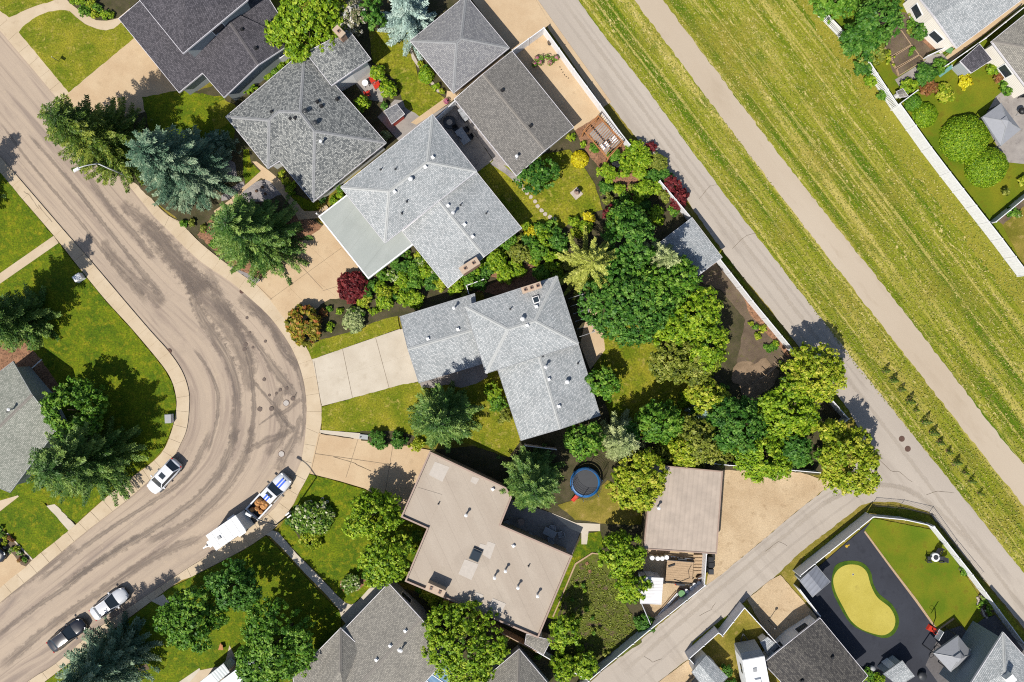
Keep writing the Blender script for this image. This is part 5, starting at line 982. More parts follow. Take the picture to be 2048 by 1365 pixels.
def tree(label, pc, Rpx, h, kind, group=None, leaf=.15, dens=1.0, lobes=None, name='tree', cat='tree', squash=.36, clump=.30):
    R = Rpx / PXM * 1.06 * (CAMH - h * .6) / CAMH; b = G(pc, h * .62); b.z = 0; t = thing(name, label, cat, (b.x, b.y, 0), group)
    hz = h * squash; C, N, S_, T = crown_points((b.x, b.y, h - hz * 1.05), R, hz, lobes or max(5, int(4 + R * 1.3)), leaf, dens, clump=clump)
    leaf_obj('crown', C, N, S_, T, LF[kind], t); trunk(t, b, h, .05 + h * .022, 5, R * .5); return t
def shrub(label, pc, Rpx, h, kind, group=None, leaf=.09, name='shrub', cat='shrub', dens=1.5, z=.1):
    R = Rpx / PXM; b = G(pc, h * .5); t = thing(name, label, cat, (b.x, b.y, z), group); hz = h * .5
    C, N, S_, T = crown_points((b.x, b.y, z + h * .45), R, hz, max(4, int(3 + R * 2)), leaf * min(1.5, .75 + R * .35), dens, -.1, .52, .22)
    leaf_obj('foliage', C, N, S_, T, LF[kind], t); mb = MB()
    for k in range(4): a = k * 1.57 + .4; mb.tube([(b.x, b.y, z), (b.x + math.cos(a) * R * .5, b.y + math.sin(a) * R * .5, z + h * .6)], [.03, .012], 5)
    mb.build('stem', M['bark'], t); return t
def spruce(label, base_, R, h, kind, group=None, power=.75, dens=1.0, name='spruce_tree', droop=.22, leaf=.17, fw_=1.0):
    b = G(base_); t = thing(name, label, 'spruce tree', (b.x, b.y, 0), group); C = []; N = []; S_ = []; T = []; D = []
    wh = int(h * 1.9); zlist = [h * .05 + h * .93 * (i / wh) for i in range(wh)]; bm = MB()
    for i, z in enumerate(zlist):
        f = z / h; Lb = max(.25, R * (1 - f) ** power); nb = max(4, int((5.0 + 4.0 * (1 - f)) * dens)); a0 = RNG.uniform(0, 6.28)
        for j in range(nb):
            a = a0 + 6.283 * j / nb + RNG.uniform(-.25, .25); L = Lb * RNG.uniform(.66, 1.18); zb = z; z = zb + RNG.uniform(-.2, .2); dx = np.array([math.cos(a), math.sin(a), 0]); sd = np.array([-math.sin(a), math.cos(a), 0]); bt = RNG.normal(.45, .15)
            ns = max(3, int(L * 5.2)); ts = (np.arange(ns) + .6) / ns
            for tt in ts:
                zz_ = z - L * droop * tt + L * .16 * tt ** 3; wdt = fw_ * (.12 + min(.62, .20 * L) * (1 - tt) ** .7 * min(1, tt * 2.2 + .2)); P0 = np.array([b.x, b.y, zz_]) + dx * L * tt
                m = 2 + int(wdt * 7)
                for s in (-1, 1):
                    for k in range(m):
                        o = wdt * (k + .5 + RNG.uniform(-.3, .3)) / m; fw = o * .75
                        C.append(P0 + sd * s * o + dx * fw + np.array([0, 0, -o * .25 + RNG.uniform(-.03, .09)])); N.append(np.array([0, 0, 1.0]) + sd * s * RNG.uniform(-.3, .9) - dx * .15 + RNG.normal(size=3) * .3)
                        D.append(dx * .8 + sd * s * .75 + RNG.normal(size=3) * .15); S_.append(leaf * RNG.uniform(.7, 1.25)); T.append(bt + .50 * (tt - .5) + RNG.normal(0, .12))  # tint lightens along the frond: lit tips painted into the needle colour
            z = zb
            if i % 3 == 0 and j % 2 == 0: bm.tube([(b.x, b.y, z), (b.x + dx[0] * L * .8, b.y + dx[1] * L * .8, z - L * droop * .8)], [.035, .01], 4)
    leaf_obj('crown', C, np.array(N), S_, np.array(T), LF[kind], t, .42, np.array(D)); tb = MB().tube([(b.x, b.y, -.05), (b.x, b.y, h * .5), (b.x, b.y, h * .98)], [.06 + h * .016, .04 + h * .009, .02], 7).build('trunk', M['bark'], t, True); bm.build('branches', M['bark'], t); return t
sp = spruce
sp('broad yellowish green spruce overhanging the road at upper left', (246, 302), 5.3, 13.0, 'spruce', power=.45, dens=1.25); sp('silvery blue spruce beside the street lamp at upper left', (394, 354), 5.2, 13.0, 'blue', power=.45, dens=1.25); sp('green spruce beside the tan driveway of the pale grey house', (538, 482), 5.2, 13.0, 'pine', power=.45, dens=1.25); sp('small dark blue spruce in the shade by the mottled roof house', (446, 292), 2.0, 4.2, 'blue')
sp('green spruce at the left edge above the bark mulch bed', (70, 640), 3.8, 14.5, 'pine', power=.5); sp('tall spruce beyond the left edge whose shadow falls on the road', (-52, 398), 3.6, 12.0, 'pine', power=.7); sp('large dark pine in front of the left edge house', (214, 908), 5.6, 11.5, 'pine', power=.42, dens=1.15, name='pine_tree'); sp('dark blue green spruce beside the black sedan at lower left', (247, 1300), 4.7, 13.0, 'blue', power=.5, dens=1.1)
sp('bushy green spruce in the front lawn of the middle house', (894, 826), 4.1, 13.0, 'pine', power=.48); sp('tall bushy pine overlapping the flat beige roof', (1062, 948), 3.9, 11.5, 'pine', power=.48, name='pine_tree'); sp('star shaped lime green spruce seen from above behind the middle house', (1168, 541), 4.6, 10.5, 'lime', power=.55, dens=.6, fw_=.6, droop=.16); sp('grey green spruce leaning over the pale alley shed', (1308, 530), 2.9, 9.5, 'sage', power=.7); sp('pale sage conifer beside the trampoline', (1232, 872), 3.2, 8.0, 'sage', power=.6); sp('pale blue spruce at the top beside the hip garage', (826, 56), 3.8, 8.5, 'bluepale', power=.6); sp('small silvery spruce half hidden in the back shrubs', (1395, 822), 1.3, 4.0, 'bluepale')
T_ = tree
T_('large bright green tree leaning over the charcoal house', (612, 42), 72, 7.0, 'bright'); T_('tree covered in pale pink blossom beside the rear wing chimney', (704, 32), 32, 5.0, 'blossom', leaf=.11); T_('dark green tree behind the blossom tree at the top', (745, 28), 26, 5.5, 'deep')
T_('dark leafy tree at the top beside the short slatted fence', (1668, 6), 42, 5, 'green'); T_('wide dark green tree over the vegetable plots, larger of the top right trees', (1755, 45), 47, 6.0, 'deep'); T_('rounded dark tree hiding the gap of the slatted fence', (1716, 88), 36, 4.6, 'deep'); T_('olive tinged tree just below the dark trees at top right', (1740, 100), 26, 4.2, 'olive')
T_('deep green spreading tree in the middle of the back garden', (1252, 600), 84, 8.0, 'deep'); T_('deep green tree between the lime spruce and the pale shed', (1300, 590), 62, 7.5, 'green'); T_('deep green tree north of the lime spruce', (1262, 480), 56, 7.0, 'deep'); T_('green tree over the edge of the pale alley shed', (1345, 560), 46, 6.5, 'green'); T_('small green tree at the fence north of the pale shed', (1245, 440), 34, 5.0, 'green')
T_('yellow green tree beside the bare soil garden, uppermost of the yellow ones', (1388, 630), 50, 6.0, 'bright'); T_('yellow green tree below the uppermost yellow tree by the soil garden', (1416, 692), 44, 5.5, 'bright'); T_('bright green tree between the deep green crown and the soil garden trees', (1345, 655), 44, 6.0, 'bright'); T_('olive tree with bare twigs above the dry back lawn', (1338, 716), 44, 5.0, 'olive', dens=.75); T_('olive green tree beside the rose bush in the back garden', (1390, 725), 42, 4.8, 'olive'); T_('round yellow green tree at the end of the dry back lawn', (1415, 795), 40, 4.6, 'yellow')
T_('green tree west of the silvery spruce in the back row', (1320, 845), 42, 6.0, 'green'); T_('dark green tree in the back row behind the gravel lot', (1478, 850), 58, 6.5, 'deep'); T_('yellow green tree beside the fence corner at the alley bend, lower one', (1575, 820), 60, 6.0, 'bright'); T_('golden olive tree overhanging the alley at the bend', (1628, 748), 58, 6.5, 'yellow'); T_('bright yellow tree at the junction corner over the gravel lot', (1692, 915), 66, 6.5, 'yellow'); T_('green tree overhanging the gravel lot', (1525, 905), 56, 5.5, 'bright'); T_('olive tree in the back row above the beige garage', (1395, 880), 44, 5.5, 'olive'); T_('small dark blue green tree beside the junction corner tree', (1590, 900), 34, 5.0, 'deep')
T_('russet tinged green tree beside the beige garage roof', (1278, 962), 56, 6.0, 'yellow'); T_('green tree above the trampoline', (1172, 884), 38, 6.0, 'green'); T_('small rounded tree against the east wall of the middle house', (1206, 768), 32, 4.0, 'green'); T_('shadowy green tree behind the fence above the trampoline', (1252, 872), 26, 5.0, 'deep'); T_('yellow shrub-like tree touching the beige garage edge', (1372, 905), 34, 4.5, 'yellow'); T_('leafy green tree beside the storage container', (1242, 1112), 44, 5.0, 'bright'); T_('lower green tree beside the storage container', (1262, 1172), 34, 4.2, 'bright')
T_('round green tree in the weedy garden behind the flat roof', (1128, 1262), 30, 4.5, 'bright'); T_('very large green tree between the tan house and the flat roofed house', (930, 1288), 80, 7.0, 'bright', dens=1.05); T_('green tree on the south lawn nearest the tan driveway', (748, 1030), 50, 5.5, 'bright'); T_('green tree on the south lawn beside the flat beige roof', (772, 1118), 50, 5.5, 'bright'); T_('leafy tree in front of the tan house, right of the group', (560, 1280), 70, 7.0, 'green'); T_('leafy tree of the south corner lawn, left of the group', (385, 1238), 62, 7.0, 'green'); T_('dark tree in the shade of the south corner lawn', (470, 1170), 52, 6.5, 'deep', dens=.75); T_('tall leafy tree over the steel shed at the bottom', (520, 1320), 48, 6.5, 'green')
T_('light green tree beside the left edge house', (148, 822), 60, 6.0, 'green'); T_('long hedge-like tree along the fence corner at the bottom', (1128, 1336), 27, 3.2, 'bright'); T_('green shrub tree over the lower fence beside the white picket line', (1170, 1330), 24, 3.0, 'bright')
T_('slim green tree on the lawn beside the gable garage', (1075, 352), 36, 4.0, 'deep'); T_('thin dark plum tree in the back row behind the beige garage', (1370, 872), 18, 4.0, 'red')
def ball(label, pc, Rpx, h, kind):
    R = Rpx / PXM; b = G(pc, h * .5); t = thing('clipped_hedge', label, 'hedge', (b.x, b.y, .07)); n = int(R * R * 1500); d = unit(n); d[:, 2] = np.abs(d[:, 2]); k = (1 + .04 * np.sin(d[:, 0] * 9) * np.cos(d[:, 1] * 8)); C = d * np.array([R, R, h * .95]) * (RNG.uniform(.9, 1.0, n) * k)[:, None] + np.array([b.x, b.y, .1])
    leaf_obj('foliage', C, d * .9 + RNG.normal(size=(n, 3)) * .45 + np.array([0, 0, .2]), .11 * RNG.uniform(.6, 1.2, n), RNG.normal(.36, .26, n), LF[kind], t); trunk(t, b, h, .08, 4, R * .4)
ball('large round clipped hedge dome beside the grey canopy at right', (1937, 274), 48, 2.4, 'bright'); ball('smaller round clipped hedge dome below the larger one at right', (1980, 331), 41, 2.2, 'bright'); ball('low bright lime dome against the white board fence', (1852, 229), 26, 1.0, 'bright'); ball('dark low dome beside the lime dome at the white board fence', (1828, 205), 17, .9, 'green'); ball('golden clipped mound on the lawn near the gable garage', (1160, 318), 18, .8, 'gold'); ball('dense green mound at the corner of the hip garage', (852, 148), 16, 1.3, 'bright')
sh = shrub
sh('golden yellow bush in the middle of the right hand lawn', (1930, 164), 15, 1.2, 'gold'); sh('yellow green bush between the red shrub and the lime dome', (1888, 190), 20, 1.2, 'yellow'); sh('dark rounded bush near the swing slide in the right hand yard', (1850, 152), 22, 1.6, 'deep'); sh('bright round bush beside the doghouse', (1818, 174), 17, 1.3, 'bright'); sh('copper red bush below the dark rounded bush at right', (1858, 178), 17, 1.3, 'copper'); sh('round green bush hugging the long slatted fence', (1727, 134), 20, 1.6, 'deep'); sh('lime bush on the field side of the slatted fence', (1742, 162), 14, 1.0, 'bright'); sh('lower green bush on the field side of the slatted fence', (1763, 192), 11, 1.0, 'green'); sh('small dark fir-like bush beside the cream walled house', (1838, 62), 17, 1.8, 'deep'); sh('brown red bush at the foot of the right edge house', (1998, 156), 11, .9, 'copper'); sh('pale green clump below the brown red bush at right', (2004, 171), 11, .8, 'green'); sh('green clump nearest the paved corner by the right edge house', (2014, 184), 9, .8, 'green'); sh('green clump above the brown red bush at right', (1984, 140), 13, .8, 'bright'); sh('hedge of small leaves beside the white side fence', (1880, 132), 16, 1.3, 'green'); sh('young yellow sapling on the far right lawn', (2010, 385), 8, 1.2, 'olive'); sh('low green plants in the right picket bed', (2020, 425), 12, .8, 'green'); sh('white flowering plant in the right picket bed', (2032, 428), 9, .7, 'rose'); sh('yellow bush at the right image edge', (2044, 362), 12, 1.0, 'yellow')
sh('green and copper leaved bush beside the kerb at the tan driveway', (608, 652), 36, 2.4, 'russet', leaf=.14); sh('dark red smoke bush at the carport corner', (706, 574), 30, 2.0, 'red', leaf=.12); sh('pale frosty green shrub in the front garden bed', (709, 640), 25, 1.5, 'sage', leaf=.1); sh('white rose shrub beside the curved street lamp', (626, 1036), 36, 1.8, 'rose', leaf=.12); sh('yellow green spreading shrub below the white rose shrub', (624, 1075), 24, 1.2, 'yellow'); sh('small dark green shrub at the foot of the curved street lamp', (585, 1040), 12, 1.0, 'deep'); sh('white speckled shrub beside the corner of the front walk', (702, 1168), 20, 1.1, 'rose'); sh('green mound left of the speckled walk corner shrub, under the south lawn tree', (735, 1150), 12, 1.0, 'green'); sh('round dark shrub beside the tan driveway edge, left of two', (756, 880), 19, 1.2, 'deep'); sh('round dark shrub beside the tan driveway edge, right of two', (798, 880), 17, 1.2, 'deep'); sh('golden green plant beside the spruce at the tan driveway corner', (834, 888), 15, .7, 'yellow'); sh('clipped dwarf shrub at the side of the flat roofed house', (836, 1072), 12, 1.6, 'green')
sh('leafy shrub in the corner of the middle house, upper', (986, 784), 18, 1.4, 'bright'); sh('leafy shrub along the middle house wing, central one', (996, 808), 18, 1.4, 'green'); sh('pale leafy shrub along the middle house wing, lowest', (1008, 832), 16, 1.1, 'olive'); sh('yellow flowering bush at the flat roofed house chimney', (866, 1194), 22, 1.5, 'yellow'); sh('lime shrub beside the yellow flowering bush', (838, 1178), 8, 1.0, 'green'); sh('small round shrub in the weedy garden', (1160, 1296), 10, .9, 'bright'); sh('dark red and green shrub at the lower alley fence corner', (1290, 1248), 20, 1.4, 'deep'); sh('columnar yellow green cedar beside the hip garage', (823, 62), 12, 2.4, 'yellow'); sh('columnar green cedar by the patio of the mottled roof house', (725, 208), 17, 2.6, 'bright'); sh('tall green shrub row beside the red chairs, upper', (760, 150), 17, 1.5, 'bright'); sh('tall green shrub row beside the red chairs, lower', (778, 180), 18, 1.5, 'bright'); sh('small bush near the playhouse', (768, 212), 8, .9, 'deep'); sh('silver green clump at the corner of the mottled roof', (772, 270), 10, .9, 'sage')
def scatter(poly, n, rmin, rmax, kinds, label, group, hmul=1.3, name='shrub', cat='shrub', seed=1):
    rr = random.Random(seed); xs = [p[0] for p in poly]; ys = [p[1] for p in poly]; k = 0; used = []; made = {}
    for _ in range(n * 30):
        if k >= n: break
        p = (rr.uniform(min(xs), max(xs)), rr.uniform(min(ys), max(ys))); r = rr.uniform(rmin, rmax)
        if not inpoly(p, poly) or any(math.dist(p, u[0]) < (r + u[1]) * .62 for u in used): continue
        used.append((p, r)); kd = kinds[k % len(kinds)]; nmk = dict(bright='bright green', green='green', deep='dark green', yellow='yellow green', gold='golden', olive='olive', red='dark red', copper='copper', rose='white flowering', sage='pale sage', russet='copper tipped', lime='lime', blossom='pale flowering')[kd]
        made.setdefault(nmk, []).append((p[0], shrub(f'{nmk} {label}', p, r, max(.5, r / PXM * hmul), kd, f'{nmk} {group}', name=name, cat=cat))); k += 1
    ORD = 'leftmost second third fourth fifth sixth seventh eighth ninth tenth eleventh twelfth thirteenth fourteenth'.split()
    for nmk, L in made.items():
        L.sort(key=lambda e: e[0]); n_ = len(L)
        if n_ < 2: continue
        for i, (_, o) in enumerate(L): o['label'] = f'{nmk} {label}, ' + ('leftmost' if i == 0 else 'rightmost' if i == n_ - 1 else ORD[min(i, 13)] + ' from left')
scatter(q('G', '1450,1130 1530,1180 1800,1060 2100,950 2240,1200 1900,1365 1700,1500 1480,1365'), 24, 9, 19, ['bright', 'green', 'deep', 'bright', 'yellow', 'green', 'rose'], 'shrub in the bed between pale grey and middle houses', 'shrubs between the two pale houses', seed=3)
scatter(pp('745,560 825,490 905,575 890,600 800,628 700,640 730,590'), 14, 10, 20, ['deep', 'bright', 'green', 'yellow'], 'bush in the bed beside the dark red smoke bush', 'front garden bushes', seed=4)
scatter(pp('610,640 660,610 690,620 680,650 650,670'), 5, 6, 11, ['bright', 'copper', 'green'], 'plant beside the green and copper bush at the kerb', 'kerb bed plants', seed=5)
scatter(pp('885,550 960,500 1040,470 1130,480 1130,560 1060,550 1000,560 930,590'), 24, 12, 24, ['green', 'bright', 'olive', 'bright', 'deep'], 'shrub in the hedge beside the lime spruce', 'hedge shrubs behind the pale grey house', seed=6, hmul=1.5)
scatter(pp('1040,450 1120,455 1200,425 1210,445 1150,470 1060,478'), 9, 8, 16, ['bright', 'yellow', 'green', 'gold'], 'shrub along the lawn edge near the stepping stones', 'lawn edge shrubs', seed=7)
scatter(pp('1200,340 1245,285 1290,270 1335,345 1375,400 1330,440 1260,430 1200,430'), 30, 10, 22, ['bright', 'green', 'bright', 'deep', 'olive', 'bright', 'red'], 'shrub in the alley corner garden near the pergola', 'alley corner garden shrubs', seed=8, hmul=1.5)
scatter(pp('1125,262 1150,255 1200,300 1215,345 1175,335 1140,300'), 6, 6, 12, ['bright', 'green', 'yellow'], 'plant beside the pergola bark bed', 'pergola bed plants', seed=9)
scatter(pp('1340,680 1460,730 1470,780 1400,830 1350,800 1380,760'), 6, 9, 16, ['yellow', 'bright', 'olive', 'green'], 'undergrowth shrub at the end of the dry back lawn', 'back lawn undergrowth', seed=10)
scatter(pp('1290,850 1460,830 1640,830 1680,880 1640,930 1450,930 1320,915'), 26, 14, 26, ['green', 'bright', 'deep', 'olive', 'yellow'], 'understorey shrub by the gravel lot fence', 'back row understorey', seed=11, hmul=1.8)
scatter(pp('1490,620 1510,640 1590,730 1570,740 1500,660'), 10, 4, 8, ['green', 'bright', 'yellow'], 'low plant along the edge of the bare soil garden', 'soil garden edge plants', seed=12, hmul=.8)
scatter(q('W', '1500,420 1700,420 1800,600 1850,900 1950,1250 1750,1180 1650,900 1500,640'), 16, 3, 5, ['green', 'bright', 'olive'], 'weedy clump behind the flat roofed house', 'weedy garden clumps', hmul=.7, name='weed_clump', cat='plant', seed=13)
scatter(q('B', '340,780 420,860 860,560 930,480 900,430 800,470 500,720'), 15, 7, 12, ['bright', 'bright', 'green'], 'hedge shrub in the gap between charcoal and mottled roofs', 'hedge between two houses', seed=14)
scatter(q('A', '640,0 720,70 850,170 960,190 1020,170 900,60 850,0'), 9, 8, 13, ['bright', 'yellow', 'green'], 'shrub in the curved bed at the top left walkway', 'top left bed shrubs', seed=15)
scatter(q('G', '730,200 800,230 870,350 830,390 760,290'), 4, 7, 12, ['yellow', 'bright'], 'bush at the front wall of the mottled roof house', 'front wall bushes', seed=16); scatter(q('G', '1180,450 1290,350 1320,400 1200,500'), 4, 8, 12, ['bright', 'green'], 'bush between mottled roof and carport', 'gap bushes by the carport', seed=17); scatter(pp('600,320 690,320 640,345'), 0, 5, 6, ['green'], '', '')
scatter(q('H', '0,940 130,880 240,1040 330,1120 420,1240 200,1240 0,1200'), 12, 7, 14, ['bright', 'green', 'rose', 'deep'], 'garden plant below the eave of the pale grey gable wing', 'eave garden plants', seed=18); scatter(pp('838,100 850,135 890,190 880,195 850,172 835,120'), 6, 6, 10, ['bright', 'yellow', 'deep'], 'bed plant along the hip garage wall', 'hip garage bed plants', seed=19); scatter(q('P', '0,930 60,960 260,1240 230,1270 90,1130 0,1020'), 12, 4, 7, ['green', 'yellow', 'rose', 'copper'], 'flowering plant in the narrow bed at the left edge driveway', 'left driveway bed flowers', seed=20, hmul=.9)
scatter(q('Y', '1610,580 1650,560 1760,700 1720,740 1640,720'), 7, 5, 9, ['bright', 'rose', 'green'], 'plant in the stone edged corner bed of the trimmed lawn', 'stone edged bed plants', seed=21, hmul=1); scatter(q('Y', '1440,310 1480,300 1510,360 1470,370'), 2, 5, 7, ['green'], 'plant in the small round bed at the trimmed lawn fence', 'small round bed plants', seed=22); scatter(pp('1382,1390 1405,1360 1470,1330 1490,1365 1450,1395'), 5, 12, 18, ['deep', 'green'], 'shaded bush between the tan shed and camper', 'bushes by the camper', seed=23); scatter(q('Y', '520,1340 640,1260 720,1340 640,1400'), 4, 10, 15, ['green', 'bright'], 'bush at the corner of the dark slate garage', 'garage corner bushes', seed=24)
scatter(q('E', '960,230 1010,120 1060,210 1000,300'), 4, 6, 10, ['green', 'olive'], 'plant beside the paved strip of the cream walled house', 'paved strip plants', seed=26); scatter(q('E', '770,470 860,540 860,600 800,540'), 2, 8, 10, ['yellow'], 'yellow green strip plant beside the raised plots', 'raised plot plants', seed=27); scatter(pp('400,470 340,430 420,450 500,560 455,525'), 5, 6, 10, ['green', 'olive'], 'low plant under the kerbside spruces', 'low plants under spruces', seed=28); scatter(pp('590,325 640,345 660,460 640,440'), 3, 7, 12, ['deep', 'green'], 'shaded shrub beside the mottled roof corner', 'shaded corner shrubs', seed=29)
scatter(q('W', '1220,1100 1330,1120 1450,1040 1600,1180 1760,1280 1700,1340 1500,1300'), 10, 7, 12, ['bright', 'green', 'yellow'], 'hedge shrub along the fence near the alley corner', 'fence corner hedge', seed=30)
# row of young firs on the verge
base_f = None; rr2 = random.Random(5)
for k in range(13):
    f = k / 12; p = (1768 + (1956 - 1768) * f, 741 + (984 - 741) * f); v = G(p)
    if base_f is None:
        t = thing('young_fir', 'small young fir', 'young tree', (v.x, v.y, .03), 'young firs on the verge'); C = []; N = []
        for i in range(240):
            z = RNG.uniform(.05, 1.0); a = RNG.uniform(0, 6.28); r = .46 * (1 - z) ** .8 * RNG.uniform(.4, 1); C.append((v.x + math.cos(a) * r, v.y + math.sin(a) * r, .05 + z * 1.45)); N.append((math.cos(a), math.sin(a), .8))
        leaf_obj('crown', C, np.array(N), .07 * RNG.uniform(.7, 1.2, 240), RNG.normal(.4, .2, 240), LF['spruce'], t); MB().cyl((v.x, v.y), .03, 0, 1.1, 5, r1=.01).build('trunk', M['bark'], t); c = [(v.x + .05 + math.cos(k_ * .52) * .34, v.y - .12 + math.sin(k_ * .52) * .2) for k_ in range(12)]; MB().prism(c, .0, .045).build('mulch_ring', M['mulch'], t); base_f = t
    else: t = copy_tree(base_f); t.location = (v.x + rr2.uniform(-.15, .15), v.y + rr2.uniform(-.15, .15), .03); t.rotation_euler = (rr2.uniform(-.08, .08), rr2.uniform(-.08, .08), rr2.uniform(0, 6)); sc_ = rr2.uniform(.7, 1.25); t.scale = (sc_, sc_, sc_ * rr2.uniform(.85, 1.15))
    t['label'] = ('uppermost' if k == 0 else 'lowest' if k == 12 else ['', 'second', 'third', 'fourth', 'fifth', 'sixth', 'seventh', 'eighth', 'ninth', 'tenth', 'eleventh', 'twelfth'][k]) + ' young fir down the row on the grass verge by the alley'
# loose grass tufts over the mown field, one mass
FP = pp('1160,0 1264,0 1719,600 2042,1012 2048,1140 1700,720'); FQ = pp('1325,0 1640,0 1760,220 2048,560 2048,930')
rr = random.Random(9); C = []; cnt = 0
while len(C) < 26000:
    p = (rr.uniform(1150, 2060), rr.uniform(-10, 1160))
    if inpoly(p, FP) or inpoly(p, FQ): C.append(G(p, .05))
C = np.array(C); n = len(C); C[:, 2] = .09 + RNG.uniform(0, .05, n); LF['tuft'] = m_leaf('grass_blades', A(120, 142, 24), A(168, 166, 60), A(230, 212, 140), .2)
o = leaf_obj('grass_tufts', C, RNG.normal(size=(n, 3)) * .45 + np.array([-.2, -.3, 1.2]), .09 * RNG.uniform(.5, 1.5, n), RNG.beta(1.6, 2.2, n) , LF['tuft'], None, .5); tag(o, 'short mown grass tufts all over the striped field', 'grass', kind='stuff')

WP = pp('1140,1165 1165,1130 1195,1125 1230,1170 1250,1220 1290,1245 1270,1290 1215,1310 1165,1290 1130,1240'); C = []
while len(C) < 4600:
    p = (rr.uniform(1125, 1295), rr.uniform(1120, 1315))
    if inpoly(p, WP) and math.sin(p[0] * .35 + p[1] * .22) + math.sin(p[1] * .31 - p[0] * .1) > -.75: C.append(G(p, .1))
C = np.array(C); n = len(C); C[:, 2] = .12 + RNG.uniform(0, .09, n)
o = leaf_obj('weeds', C, RNG.normal(size=(n, 3)) * .5 + np.array([-.2, -.3, 1.0]), .085 * RNG.uniform(.5, 1.5, n), RNG.normal(.4, .25, n), LF['olive'], None, .5); tag(o, 'low weeds spreading over the soil garden behind the flat roofed house', 'weeds', kind='stuff')
# ------------------------------------------------------------------ yard things
def chair(label, p, ang, mat, z=.1, group=None):
    v = G(p); t = thing('garden_chair', label, 'chair', (v.x, v.y, z), group, ang); m = M[mat]
    MB().box((0, 0, .38), (.55, .55, .06)).build('seat', m, t, local=True); MB().add([(-.24, -.27, .4), (-.24, .27, .4), (-.46, .27, 1.0), (-.46, -.27, 1.0), (-.30, -.27, .4), (-.30, .27, .4), (-.52, .27, 1.0), (-.52, -.27, 1.0)], [[0, 1, 2, 3], [7, 6, 5, 4], [0, 3, 7, 4], [1, 5, 6, 2], [3, 2, 6, 7]]).build('backrest', m, t, local=True)
    for s in (-1, 1):
        MB().box((-.02, s * .31, .58), (.6, .1, .04)).build('armrest', m, t, local=True)
        for x in (-.24, .24): MB().box((x, s * .27, .28), (.06, .06, .56)).build('leg', m, t, local=True)
def table(label, p, ang, mat, L=1.5, W_=.9, z=.1, rnd=False, name='garden_table'):
    v = G(p); t = thing(name, label, 'table', (v.x, v.y, z), None, ang)
    if rnd: MB().cyl((0, 0), L / 2, .70, .74, 20).build('table_top', M[mat], t, local=True)
    else: MB().box((0, 0, .72), (L, W_, .05)).build('table_top', M[mat], t, local=True)
    for sx in (-1, 1):
        for sy in (-1, 1): MB().box((sx * L * .32, sy * (L if rnd else W_) * .32, .35), (.06, .06, .7)).build('leg', M[mat], t, local=True)
table('round white table on the patio beside the red chairs', q('B', '1515,780')[0], .3, 'white', .75, rnd=True)
chair('red garden chair nearest the white round table, upper', q('B', '1575,745')[0], 3.6, 'red'); chair('red garden chair in the middle of the upper pair on the patio', q('B', '1610,800')[0], 3.6, 'red'); chair('single red garden chair by the columnar cedar', q('B', '1530,868')[0], 1.8, 'red')
v = G(q('B', '1455,630')[0]); t = thing('cooler_box', 'dark square box against the rear wing wall by the patio', 'box', (v.x, v.y, .1)); MB().box((v.x, v.y, .5), (.75, .75, .8), .6).build('box', M['dark'], t); MB().box((v.x, v.y, .93), (.82, .82, .07), .6).build('lid', M['black'], t)
table('long pale patio table in the shade between the pale grey house and gable garage', q('C', '575,1260')[0], hd(60, 90), 'trim_grey', 1.9, 1.0)
for i, (s, a, w) in enumerate((('515,1195', 5.2, 'upper left of'), ('600,1200', 3.6, 'upper right of'), ('635,1265', 3.6, 'right of'), ('570,1250', .9, 'tucked into the middle of'))): chair(f'black patio chair at the shaded patio, {w} the long pale table', q('C', s)[0], a, 'black')
v = G(q('C', '455,1130')[0]); t = thing('fire_bowl', 'dark round fire bowl on the shaded patio', 'fire bowl', (v.x, v.y, .1)); MB().tube([(0, 0, .1), (0, 0, .25), (0, 0, .5), (0, 0, .52)], [.3, .6, .78, .7], 18).build('bowl', M['dark'], t, True, True); MB().cyl((0, 0), .35, .5, .56, 10).build('rocks', M['stone'], t, local=True)
v = G(q('C', '580,1070')[0]); t = thing('barbecue', 'stainless barbecue with lid against the gable garage wall', 'barbecue', (v.x, v.y, .1), rz=hd(60, 90)); MB().box((0, 0, .45), (1.3, .6, .8)).build('cabinet', M['dark'], t, local=True); MB().box((0, 0, 1.0), (.85, .6, .3), taper=.75).build('lid', M['steel'], t, local=True)
for s in (-1, 1): MB().box((s * .62, 0, .88), (.36, .5, .04)).build('side_shelf', M['steel'], t, local=True)
v = G(q('C', '1360,405')[0]); t = thing('planter', 'dark blue planter inside the white fence corner', 'planter', (v.x, v.y, .1)); MB().cyl((0, 0), .2, 0, .45, 12, r1=.28).build('pot', M['dark'], t, local=True); MB().cyl((0, 0), .24, .42, .46, 10).build('soil', M['soil'], t, local=True)
